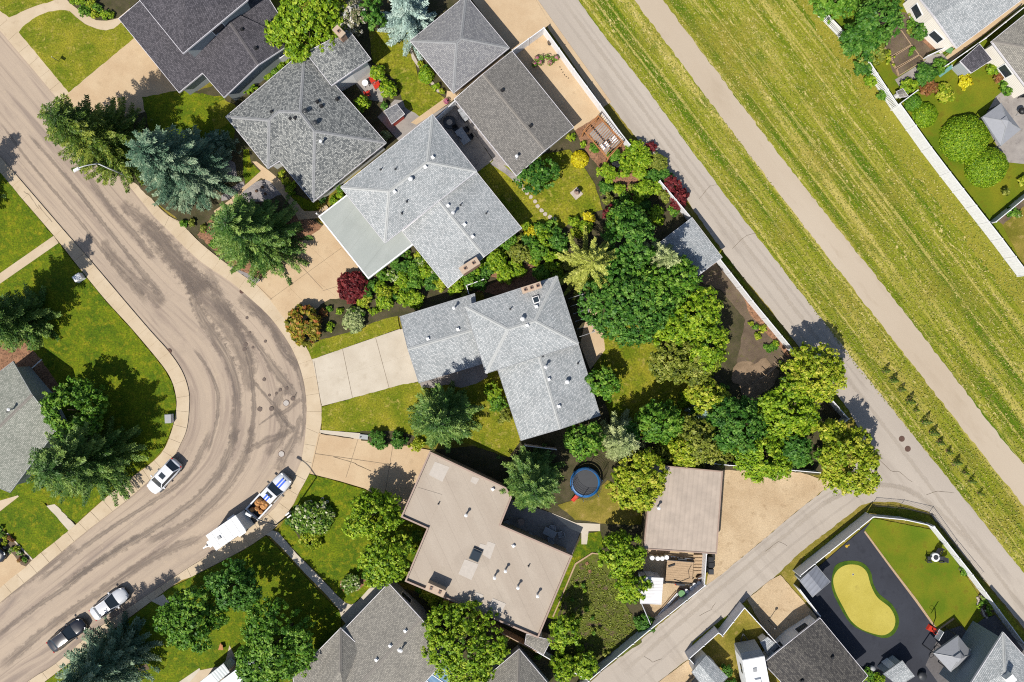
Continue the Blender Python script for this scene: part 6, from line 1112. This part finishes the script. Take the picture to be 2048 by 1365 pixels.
# roses on the tan pad
for i, (s, w) in enumerate((('1245,550', 'top left'), ('1285,545', 'top centre'), ('1220,605', 'leftmost'), ('1275,590', 'lower centre'), ('1340,540', 'upper middle'), ('1365,590', 'lower right'), ('1420,545', 'rightmost'), ('1385,555', 'second from right'))):
    p = q('C', s)[0]; v = G(p); t = thing('potted_flower', f'potted pink flower on the tan pad, {w} of the cluster', 'potted flower', (v.x, v.y, .1), 'potted flowers on the tan pad'); MB().cyl((0, 0), .17, 0, .32, 10, r1=.22).build('pot', M['mulch'], t, local=True); d = unit(90); d[:, 2] = np.abs(d[:, 2]); leaf_obj('leaves', d * .36 + np.array([v.x, v.y, .5]), d, .08 * RNG.uniform(.7, 1.2, 90), RNG.normal(.5, .2, 90), LF['green'], t)
    d = unit(46); d[:, 2] = np.abs(d[:, 2]); LF.setdefault('pinkflower', m_leaf('pink_flower', A(200, 70, 120), A(226, 120, 160), A(238, 170, 190))); tag(leaf_obj('blooms', d * .30 + np.array([v.x, v.y, .58 ]), d, .09 * RNG.uniform(.8, 1.2, 46), RNG.normal(.5, .2, 46), LF['pinkflower'], t), kind='stuff') if i % 3 != 1 else None
p = q('C', '425,935')[0]; v = G(p); t = thing('potted_flower', 'potted pink flower on the walk beside the hip garage', 'potted flower', (v.x, v.y, .1)); MB().cyl((0, 0), .2, 0, .3, 10, r1=.26).build('pot', M['dark'], t, local=True); d = unit(110); d[:, 2] = np.abs(d[:, 2]); leaf_obj('blooms', d * .36 + np.array([v.x, v.y, .45]), d, .08 * RNG.uniform(.7, 1.2, 110), RNG.normal(.5, .2, 110), LF['pinkflower'], t)
# lettering laid on the pad
for i, (x, y) in enumerate(((1455, 615), (1468, 638), (1482, 662), (1497, 686), (1513, 703), (1532, 716))):
    v = G(q('C', f'{x},{y}')[0]); MB().box((v.x, v.y, .105), (.12, .16, .01), .5 + i).build('stain', M['soil'], [o for o in COL.objects if o.name.startswith('pad')][1])
# pergola over the bark bed
v = G((1210, 268)); t = thing('pergola', 'cedar pergola with slatted top beside the white alley fence', 'pergola', (v.x, v.y, .1)); a, b, c, d = [G(p, 2.3) for p in pp('1196,232 1246,284 1216,318 1168,262')]
for p in (a, b, c, d): MB().box((p.x, p.y, 1.15), (.14, .14, 2.3), .7).build('post', M['wood_orange'], t)
for s, e in ((a, b), (d, c)): MB().bar(s, e, .08, .2).build('beam', M['wood_orange'], t)
for k in range(15):
    f = (k + .5) / 15; s, e = a.lerp(b, f), d.lerp(c, f); s.z = e.z = 2.46; MB().bar(s, e, .05, .1).build('slat', M['wood_orange'], t)
MB().bar(d + Vector((0, 0, .25)), a + Vector((0, 0, .25)), .08, .1).build('end_beam', M['wood_orange'], t); MB().bar(c + Vector((0, 0, .25)), b + Vector((0, 0, .25)), .08, .1).build('end_beam', M['wood_orange'], t)
pv = surf('paving', pp('1178,268 1205,245 1240,285 1214,312'), .13, 'patio')
chair('white chair under the cedar pergola', (1225, 282), 2.2, 'white', .13); table('white table under the cedar pergola', (1208, 296), .6, 'white', .9, .7, .13)
# garden arbour by the middle house
t = thing('patio_arbour', 'white beamed arbour along the east wall of the middle house', 'arbour', G((1175, 640))); 
for k in range(6):
    f = k / 5; s = Vector((1137 + 22 * f, 598 + 76 * f)); e = s + Vector((30, -10)); MB().bar(G(s, 2.5), G(e, 2.5), .05, .12).build('beam', M['trim_grey'], t)
MB().bar(G((1167, 588), 2.4), G((1189, 664), 2.4), .08, .16).build('header', M['trim_grey'], t)
for p in ((1167, 588), (1189, 664)): v = G(p, 2.3); MB().box((v.x, v.y, 1.2), (.1, .1, 2.35)).build('post', M['white'], t)
# stepping stones
stp = [o for o in COL.objects if o.name.startswith('lawn')]
for i, s in enumerate('1100,330 1130,365 1155,395 1190,432 1228,472 1252,515 1288,555 1322,588 1363,615 1408,635'.split()):
    p = q('H', s)[0]; v = G(p); r = .27; c = [(v.x + math.cos(k * 1.05 + i) * r * random.uniform(.8, 1.15), v.y + math.sin(k * 1.05 + i) * r * random.uniform(.8, 1.15)) for k in range(6)]; o = MB().prism(c, .05, .15).build('stepping_stone', M['stone'], stp[-1])
v = G(q('H', '1605,400')[0]); t = thing('bird_bath', 'stone bird bath on a square paving slab in the back lawn', 'bird bath', (v.x, v.y, .1)); MB().box((0, 0, .04), (1.1, 1.1, .1), .7).build('slab', M['stone'], t, local=True); MB().tube([(0, 0, .05), (0, 0, .15), (0, 0, .7), (0, 0, .8)], [.22, .1, .09, .16], 10).build('pedestal', M['trim_tan'], t, True, True); MB().tube([(0, 0, .78), (0, 0, .9), (0, 0, .86)], [.15, .36, .28], 14).build('basin', M['trim_tan'], t, True, True)
v = G(q('I', '132,155')[0]); t = thing('barbecue', 'small dark covered grill on the bark mulch below the pergola', 'barbecue', (v.x, v.y, .11)); MB().box((0, 0, .5), (.8, .6, .9), .3).build('cover', M['dark'], t, local=True); MB().box((0, 0, 1.0), (.7, .5, .14), .3, taper=.6).build('hood', M['black'], t, local=True)
# trampoline
p = (1169, 962); v = G(p); t = thing('trampoline', 'round trampoline with blue rim and black net on the dry lawn', 'trampoline', (v.x, v.y, .1)); R = 1.75
mb = MB(); n = 28
for k in range(n): a0, a1 = 6.283 * k / n, 6.283 * (k + 1) / n; mb.add([(math.cos(a) * r, math.sin(a) * r, z) for a, r, z in ((a0, R, .92), (a1, R, .92), (a1, R - .28, .94), (a0, R - .28, .94), (a0, R + .03, .80), (a1, R + .03, .80))], [[0, 1, 2, 3], [4, 5, 1, 0]])
mb.build('rim_pad', M['blue'], t, True, True); MB().cyl((0, 0), R - .27, .84, .86, 28).build('jumping_mat', M['dark'], t, local=True)
for k in range(6): a = 6.283 * k / 6 + .3; MB().tube([(math.cos(a) * (R + .06), math.sin(a) * (R + .06), 0), (math.cos(a) * (R + .06), math.sin(a) * (R + .06), 2.6)], .035, 6).build('net_pole', M['blue'], t, local=True)
mb = MB()
for k in range(72): a = 6.283 * k / 72; mb.bar((math.cos(a) * (R - .05), math.sin(a) * (R - .05), .95), (math.cos(a) * (R - .05), math.sin(a) * (R - .05), 2.5), .016)
for z in (1.2, 1.5, 1.8, 2.1, 2.5):
    for k in range(36): a0, a1 = 6.283 * k / 36, 6.283 * (k + 1) / 36; mb.bar((math.cos(a0) * (R - .05), math.sin(a0) * (R - .05), z), (math.cos(a1) * (R - .05), math.sin(a1) * (R - .05), z), .016)
o = mb.build('safety_net', M['dark'], t, local=True); o['kind'] = 'stuff'
v = G((1150, 993)); t = thing('slide', 'little red plastic slide beside the trampoline', 'slide', (v.x, v.y, .1), rz=hd(-12, 18)); MB().add([(-.5, -.18, .8), (-.5, .18, .8), (.1, .18, .45), (.1, -.18, .45), (.6, .18, .08), (.6, -.18, .08)], [[0, 3, 2, 1], [3, 5, 4, 2]]).build('chute', M['red'], t, local=True)
for s in (-1, 1): MB().bar((-.5, s * .2, .86), (.6, s * .2, .14), .05, .12).build('side_rail', M['red'], t, local=True)
MB().bar((-.5, 0, .8), (-.75, 0, 0), .3, .05).build('ladder', M['white'], t, local=True)
# patio of the flat roofed house, in shade
table('pale rectangular table on the shaded patio of the flat roofed house', q('R', '1360,965')[0], hd(80, 40), 'trim_grey', 1.5, .85)
for s, a, w in (('1455,985', 3.4, 'right of'), ('1370,1025', 1.8, 'below'), ('1385,930', 4.8, 'above')): chair(f'grey patio chair {w} the pale rectangular table in the shade', q('R', s)[0], a, 'trim_grey')
chair('grey patio chair alone near the flat roof corner', q('R', '975,885')[0], .3, 'trim_grey'); chair('grey patio chair against the flat roofed house wall', q('R', '1190,995')[0], 1.2, 'trim_grey'); table('small round table by the pine on the shaded patio', q('R', '1100,870')[0], 0, 'trim_tan', .8, rnd=True)
for i, s in enumerate('1700,280 1725,350'.split()): v = G(q('W', s)[0]); MB().box((v.x, v.y, .13), (.35, .35, .1), .5).build('paving_stone', M['mulch'], [o for o in COL.objects if o.name.startswith('vegetable_bed')][0])
# storage yard
v = G((1356, 1140)); t = thing('flat_deck_trailer', 'flat deck utility trailer with worn plank deck in the storage yard', 'trailer', (v.x, v.y, .09), rz=hd(1, .08))
for k in range(9): MB().box((0, -1.1 + k * .275, .62), (3.1, .26, .06)).build('plank', M['wood'], t, local=True)
MB().box((0, 0, .5), (3.16, 2.6, .12)).build('frame', M['dark'], t, local=True)
for s in (-1, 1):
    MB().box((0, s * 1.32, .75), (3.2, .07, .22)).build('side_rail', M['dark'], t, local=True); wheel(t, .2, s * 1.45, .33, .2); MB().box((.2, s * 1.45, .72), (1.0, .24, .05)).build('mudguard', M['dark'], t, local=True)
MB().tube([(1.3, .9, .68), (1.0, .2, .68), (1.2, -.6, .68), (.2, -1.1, .68), (-.6, -.9, .68)], .03, 6).build('hose', M['black'], t, local=True); MB().box((-1.0, .7, .7), (.8, .2, .1), .4).build('chain_heap', M['black'], t, local=True)
for i, (s, w) in enumerate((('460,210', 'leftmost'), ('510,215', 'second'), ('550,215', 'third'), ('590,205', 'rightmost'))): v = G(q('X', s)[0]); t = thing('barrel', f'{w} pale barrel in the row under the beige garage edge', 'barrel', (v.x, v.y, .09), 'barrels under the garage edge'); MB().tube([(0, 0, 0), (0, 0, .3), (0, 0, .6), (0, 0, .9)], [.27, .3, .3, .27], 14).build('drum', M['steel'], t, True, True); MB().cyl((0, 0), .26, .9, .93, 14).build('lid', M['white'], t, local=True)
for i, (s, w) in enumerate((('890,450', 'uppermost'), ('850,465', 'second'), ('825,495', 'third'), ('775,520', 'lowest'))): v = G(q('X', s)[0]); t = thing('bucket', f'{w} white bucket along the storage yard fence', 'bucket', (v.x, v.y, .09), 'white buckets by the fence'); MB().tube([(0, 0, 0), (0, 0, .45)], [.2, .25], 12).build('pail', M['white'], t, local=True); MB().cyl((0, 0), .26, .45, .49, 12).build('lid', M['white'], t, local=True)
v = G(q('X', '728,535')[0]); t = thing('barrel', 'green topped round barrel beside the pile of white pipes', 'barrel', (v.x, v.y, .09)); MB().cyl((0, 0), .42, 0, .7, 16).build('drum', M['dark'], t, local=True); MB().cyl((0, 0), .40, .7, .75, 16).build('lid', M['green_p'], t, local=True)
t = thing('pipe_pile', 'stack of long white pipes and boards beside the lower alley fence', 'pipes', G((1330, 1205))); A0, B0 = G(q('X', '520,740')[0], .2), G(q('X', '690,540')[0], .2)
for k in range(6): o = Vector((.17 * k * .66, -.17 * k * .75, .06 * (k % 2))); MB().tube([A0 + o, B0 + o * 1.2 + Vector((.1 * k, .1 * k, 0))], .07, 8).build('pipe', M['white' if k % 3 else 'wood'], t)
for s, l in (('995,235', 'uppermost'), ('1000,285', 'middle'), ('1000,345', 'lowest')):
    v = G(q('X', s)[0], .5); t = thing('waste_bin', f'{l} of three dark wheeled bins beside the storage yard fence', 'bin', (v.x, v.y, .09), 'dark bins by the storage yard'); MB().box((0, 0, .48), (.5, .55, .95), taper=1.12).build('bin_body', M['dark'], t, local=True); MB().box((0, 0, 1.0), (.6, .65, .08), taper=.9).build('lid', M['black' if l != 'lowest' else 'dark'], t, local=True)
    for s2 in (-1, 1): MB().tube([(-.24, s2 * .22, .1), (-.24, s2 * .3, .1)], .1, 10).build('wheel', M['rubber_tyre'], t, local=True)
v = G(q('X', '900,400')[0]); t = thing('scrap_crate', 'dark crate of scrap in the corner of the storage yard', 'crate', (v.x, v.y, .09)); MB().box((0, 0, .25), (.7, .5, .5), .6).build('crate', M['wood_dark'], t, local=True); MB().box((0, 0, .52), (.5, .1, .06), .2).build('scrap', M['steel'], t, local=True)
v = G(q('X', '700,460')[0]); t = thing('jerry_can', 'orange fuel can on the ground of the storage yard', 'fuel can', (v.x, v.y, .09)); MB().box((0, 0, .22), (.6, .3, .4), .1, taper=.8).build('can', M['red'], t, local=True); MB().cyl((.2, 0), .05, .4, .5, 8).build('spout', M['black'], t, local=True)
v = G(q('X', '890,280')[0]); t = thing('pallet', 'tan wooden pallet stack beside the flat deck trailer', 'pallet', (v.x, v.y, .09)); 
for k in range(6): MB().box((0, -.95 + k * .38, .3), (1.25, .3, .05)).build('board', M['wood'], t, local=True)
for x in (-.5, 0, .5): MB().box((x, 0, .2), (.09, 2.2, .14)).build('bearer', M['wood_dark'], t, local=True)
t = thing('ladder', 'aluminium ladder lying under the beige garage edge', 'ladder', G((1370, 1112))); A0, B0 = G(q('X', '612,212')[0], .3), G(q('X', '850,245')[0], .3)
for o in (0, .4): MB().bar(A0 + Vector((0, -o, 0)), B0 + Vector((0, -o, 0)), .06, .08).build('rail', M['steel'], t)
for k in range(9): p = A0.lerp(B0, (k + .5) / 9); MB().bar(p, p + Vector((0, -.4, 0)), .04).build('rung', M['steel'], t)
v = G(q('X', '1530,800')[0]); t = thing('yard_lamp', 'slim dark yard lamp post on the gravel beside the camper fence', 'lamp post', (v.x, v.y, .08)); MB().tube([(0, 0, 0), (0, 0, 2.0)], [.05, .035], 6).build('pole', M['dark'], t, local=True); MB().cyl((0, 0), .1, 2.0, 2.2, 8, r1=.16).build('lantern', M['dark'], t, local=True); MB().cyl((0, 0), .18, 2.2, 2.26, 8, r1=.04).build('cap', M['black'], t, local=True)
# rubber yard furniture
v = G(q('Y', '1210,215')[0]); t = thing('fire_table', 'white round fire pit table on the trimmed lawn', 'fire pit', (v.x, v.y, .115)); MB().tube([(0, 0, 0), (0, 0, .2), (0, 0, .42), (0, 0, .45)], [.45, .5, .52, .42], 18).build('pit', M['white'], t, True, True); MB().cyl((0, 0), .3, .44, .47, 14).build('burner', M['dark'], t, local=True)
chair('dark lounge chair right of the white fire pit', q('Y', '1258,232')[0], 3.14, 'dark', .115); chair('dark lounge chair above the white fire pit', q('Y', '1235,160')[0], 4.2, 'black', .115); chair('dark perforated stool left of the white fire pit', q('Y', '1150,232')[0], 0, 'dark', .115)
v = G(q('Y', '1175,865')[0]); t = thing('basketball_hoop', 'portable basketball hoop with clear backboard and red base at the lawn edge', 'basketball hoop', (v.x, v.y, .1), rz=hd(-60, -35)); MB().box((-.2, 0, .12), (1.1, .7, .24), taper=.8).build('base', M['red'], t, local=True); MB().tube([(-.2, 0, .2), (.1, 0, 1.8), (.75, 0, 2.85)], .06, 8).build('pole', M['dark'], t, local=True); bb = MB().box((.85, 0, 3.0), (.05, 1.1, .75)).build('backboard', M['lamp_clear'], t, local=True)
mb = MB()
for k in range(14): a0, a1 = 6.283 * k / 14, 6.283 * (k + 1) / 14; mb.bar((1.15 + .23 * math.cos(a0), .23 * math.sin(a0), 2.75), (1.15 + .23 * math.cos(a1), .23 * math.sin(a1), 2.75), .025)
mb.build('hoop_ring', M['red'], t, local=True)
for s in (-1, 1): MB().bar((.88, s * .55, 2.62), (.88, s * .55, 3.38), .04).build('backboard_edge', M['white'], t, local=True); MB().bar((.88, -.55, 3.0 + s * .38), (.88, .55, 3.0 + s * .38), .04).build('backboard_edge', M['white'], t, local=True)
def canopy(label, pts, z, rise, mat):
    c = (sum(p[0] for p in pts) / 4, sum(p[1] for p in pts) / 4); v = G(c, z); t = thing('gazebo', label, 'gazebo', (v.x, v.y, .1)); W_ = [G(p, z) for p in pts]; cen = sum(W_, Vector()) / 4; top = [cen.lerp(p, .22) + Vector((0, 0, rise)) for p in W_]
    mb = MB()
    for i in range(4): j = (i + 1) % 4; mb.add([W_[i], W_[j], top[j], top[i]], [[3, 2, 1, 0]]); mb.add([W_[i], W_[j], W_[j] - Vector((0, 0, .25)), W_[i] - Vector((0, 0, .25))], [[0, 1, 2, 3]])
    cv = mb.build('canopy', M[mat], t); t2 = [cen.lerp(p, .28) + Vector((0, 0, rise + .12)) for p in W_]; mb = MB(); ap = cen + Vector((0, 0, rise + .42))
    for i in range(4): mb.add([t2[i], t2[(i + 1) % 4], ap], [[0, 1, 2]])
    mb.build('vent_cap', M[mat], cv)
    for i in range(4): MB().bar(W_[i] + Vector((0, 0, .02)), top[i] + Vector((0, 0, .02)), .06, .05).build('seam', M['trim_grey'], cv); p = W_[i].lerp(cen, .04); MB().box((p.x, p.y, z / 2), (.1, .1, z)).build('post', M['dark'], t)
canopy('grey fabric gazebo beside the round clipped hedges', q('E', '1830,940 2010,1180 1830,1330 1660,1065'), 2.3, .7, 'fabric'); canopy('pale grey gazebo canopy on the dark deck at bottom right', q('Y', '1440,940 1575,1110 1370,1270 1215,1100'), 2.4, .8, 'fabric')
v = G(q('Y', '1200,1070')[0]); t = thing('bicycle', 'bicycle leaning at the deck edge beside the pale gazebo', 'bicycle', (v.x, v.y, .1), rz=.9)
for x in (-.5, .5):
    mb = MB()
    for k in range(16): a0, a1 = 6.283 * k / 16, 6.283 * (k + 1) / 16; mb.bar((x + .33 * math.cos(a0), 0, .34 + .33 * math.sin(a0)), (x + .33 * math.cos(a1), 0, .34 + .33 * math.sin(a1)), .04)
    mb.build('wheel', M['rubber_tyre'], t, local=True)
MB().bar((-.5, 0, .34), (-.2, 0, .85), .04).bar((-.2, 0, .8), (.4, 0, .85), .04).bar((-.15, 0, .35), (.4, 0, .8), .04).bar((.5, 0, .34), (.38, 0, .95), .04).build('frame', M['steel'], t, local=True); MB().box((-.22, 0, .9), (.26, .14, .06)).build('saddle', M['black'], t, local=True); MB().bar((.36, -.28, .98), (.36, .28, .98), .04).build('handlebar', M['black'], t, local=True)
for s, r_, lab in (('850,1165', .28, 'black round planter at the lower edge of the rubber yard'), ('640,1220', .3, 'pale round planter in the shade beside the dark slate garage'), ('1090,1290', .5, 'dark covered round grill on the rubber yard near the lower edge')):
    v = G(q('Y', s)[0]); t = thing('planter', lab, 'planter', (v.x, v.y, .1)); MB().tube([(0, 0, 0), (0, 0, .4), (0, 0, .55)], [r_ * .75, r_, r_ * .9], 14).build('pot', M['dark' if 'pale' not in lab else 'trim_grey'], t, True, True); MB().cyl((0, 0), r_ * .8, .5, .53, 12).build('filling', M['soil'], t, local=True)
v = G(q('Y', '380,100')[0]); t = thing('wall_ornament', 'yellow ornament hanging on the grey fence', 'ornament', (v.x, v.y, .1)); MB().cyl((0, 0), .16, 1.0, 1.1, 10).build('disc', M['yellow'], t, local=True); MB().box((.2, .1, 1.05), (.3, .12, .06), .5).build('wing', M['yellow'], t, local=True)
stn = [o for o in COL.objects if o.name.startswith('planting_bed')]
for k in range(13):
    f = k / 12; p = q('Y', f'{1605 + 90 * f * f + 10 * math.sin(k)},{590 + 180 * f}')[0]; v = G(p); MB().tube([(v.x, v.y, .1), (v.x, v.y, .22), (v.x, v.y, .28)], [.14, .15, .08], 6).build('border_stone', M['stone'], stn[-2])
v = G(q('Y', '478,380')[0]); t = thing('golf_hole', 'small golf cup in the upper part of the yellow putting green', 'golf hole', (v.x, v.y, .132)); MB().cyl((0, 0), .09, -.02, .004, 14).build('cup', M['black'], t, local=True); MB().cyl((0, 0), .11, -.02, .002, 14).build('cup_rim', M['white'], t, local=True)
# raised beds at top right
for lab, s in (('uppermost raised bed with dry soil', '750,395 920,280 1010,410 820,520'), ('middle raised bed with a few seedlings', '830,530 1015,415 1080,500 870,620'), ('lowest raised bed with sparse weeds', '880,630 1085,505 1130,550 900,690')):
    pts = q('E', s); c = [G(p, .3) for p in pts]; t = thing('raised_bed', lab + ' behind the slatted fence', 'raised bed', (c[0].x, c[0].y, .1)); MB().prism([(p.x, p.y) for p in c], .1, .32).build('soil', M['soil'], t)
    for i in range(4): a, b = c[i], c[(i + 1) % 4]; MB().bar((a.x, a.y, .24), (b.x, b.y, .24), .07, .26).build('board', M['wood'], t)
for i, (x, y) in enumerate(((1000, 470), (1020, 455), (990, 500))): shrub(('left', 'upper', 'right')[i] + ' seedling clump in the middle raised bed', q('E', f'{x},{y}')[0], 4, .3, 'green', 'raised bed seedlings', z=.32, name='seedling', cat='plant')
t = thing('play_slide', 'teal playground slide beside the dark rounded bush at right', 'slide', G(q('E', '1330,640')[0])); A0, B0 = G(q('E', '1385,605')[0], 1.0), G(q('E', '1265,695')[0], .2); MB().bar(A0, B0, .4, .06).build('chute', M['teal'], t); MB().bar(A0, A0 - Vector((0, 0, .9)), .4, .06).build('ladder', M['white'], t)
v = G(q('E', '1325,480')[0]); t = thing('wheelbarrow', 'pale green wheelbarrow on the tan strip by the cream walled house', 'wheelbarrow', (v.x, v.y, .12), rz=hd(70, -40)); MB().tube([(0, 0, .3), (0, 0, .6)], [.3, .5], 4).build('tray', M['green_p'], t, local=True); MB().tube([(.6, -.05, .18), (.6, .05, .18)], .18, 10).build('wheel', M['rubber_tyre'], t, local=True)
for s in (-1, 1): MB().bar((.55, s * .1, .2), (-.8, s * .28, .5), .04).build('handle', M['wood'], t, local=True)
v = G(q('E', '1970,1035')[0]); t = thing('barbecue', 'black domed barbecue beside the grey gazebo', 'barbecue', (v.x, v.y, .1)); MB().tube([(0, 0, .6), (0, 0, .8), (0, 0, 1.05), (0, 0, 1.12)], [.3, .42, .3, .05], 14).build('kettle', M['black'], t, True, True)
for k in range(3): a = k * 2.09; MB().bar((math.cos(a) * .2, math.sin(a) * .2, .65), (math.cos(a) * .4, math.sin(a) * .4, 0), .04).build('leg', M['steel'], t, local=True)
chair('dark metal chair on the paving near the right edge house', q('E', '1985,875')[0], 2, 'dark', .11)
# street-side bits
v = G(q('K', '1558,1076')[0]); t = thing('utility_box', 'white square utility box on the inner bend lawn beside the kerb', 'utility box', (v.x, v.y, .13)); MB().box((0, 0, .3), (.75, 1.0, .6), .05).build('cabinet', M['white'], t, local=True); MB().box((0, 0, .63), (.8, 1.05, .06), .05, taper=.92).build('lid', M['trim_grey'], t, local=True)
v = G(q('F', '740,1168')[0]); t = thing('utility_box', 'pale rounded utility pedestal in the spruce shadow by the sidewalk', 'utility box', (v.x, v.y, .13)); MB().box((0, 0, .35), (1.0, .8, .7), .6, taper=.9).build('cabinet', M['white'], t, local=True); MB().box((0, 0, .73), (.95, .75, .06), .6, taper=.8).build('lid', M['white'], t, local=True)
v = G(q('A', '560,575')[0]); t = thing('yard_sign', 'small dark sign on a white stake in the top left lawn', 'sign', (v.x, v.y, .15), rz=hd(40, 25)); MB().box((0, 0, .75), (.55, .05, .4)).build('board', M['black'], t, local=True); MB().bar((-.3, 0, 0), (-.3, 0, 1.2), .06).build('stake', M['white'], t, local=True)
v = G(q('Q', '825,805')[0]); t = thing('utility_box', 'small grey utility pedestal at the foot of the curved street lamp', 'utility box', (v.x, v.y, .15)); MB().box((0, 0, .35), (.55, .5, .7), .7).build('cabinet', M['trim_grey'], t, local=True); MB().box((0, 0, .73), (.6, .55, .06), .7, taper=.85).build('lid', M['white'], t, local=True)
v = G(q('L', '1495,1245')[0]); t = thing('mail_plinth', 'grey stone plinth beside the two round driveway shrubs', 'plinth', (v.x, v.y, .15)); MB().box((0, 0, .1), (1.0, .55, .2), -.1).build('slab', M['trim_grey'], t, local=True); MB().cyl((-.35, 0), .08, .2, .3, 8).build('ornament', M['dark'], t, local=True)
v = G(q('V', '205,1030')[0]); t = thing('wood_pile', 'small pile of orange planks beside the steel lean-to', 'wood pile', (v.x, v.y, .16))
for k in range(5): MB().box((.1 * k - .2, 0, .1 + .06 * k), (.14, .8 - .05 * k, .08), .12 * k - .3).build('plank', M['wood_orange'], t, local=True)
for i, s in enumerate('575,345 520,380 600,405 458,405 440,412'.split()): v = G(q('G', s)[0]); o = MB().tube([(v.x, v.y, .14), (v.x, v.y, .28), (v.x, v.y, .36)], [.16, .18, .08], 7).build('rock', M['wood_dark' if i < 3 else 'dark'], [o for o in COL.objects if o.name.startswith('gravel_bed')][0])
v = G(q('Q', '1120,672')[0]); t = thing('garden_ring', 'pair of pale wire hoops in the shade of the white rose shrub', 'garden hoops', (v.x, v.y, .15))
for dx, dy in ((0, 0), (.55, -.3)):
    mb = MB()
    for k in range(12): a0, a1 = 6.283 * k / 12, 6.283 * (k + 1) / 12; mb.bar((dx + .16 * math.cos(a0), dy + .16 * math.sin(a0), .1), (dx + .16 * math.cos(a1), dy + .16 * math.sin(a1), .1), .03)
    mb.build('hoop', M['white'], t, local=True)
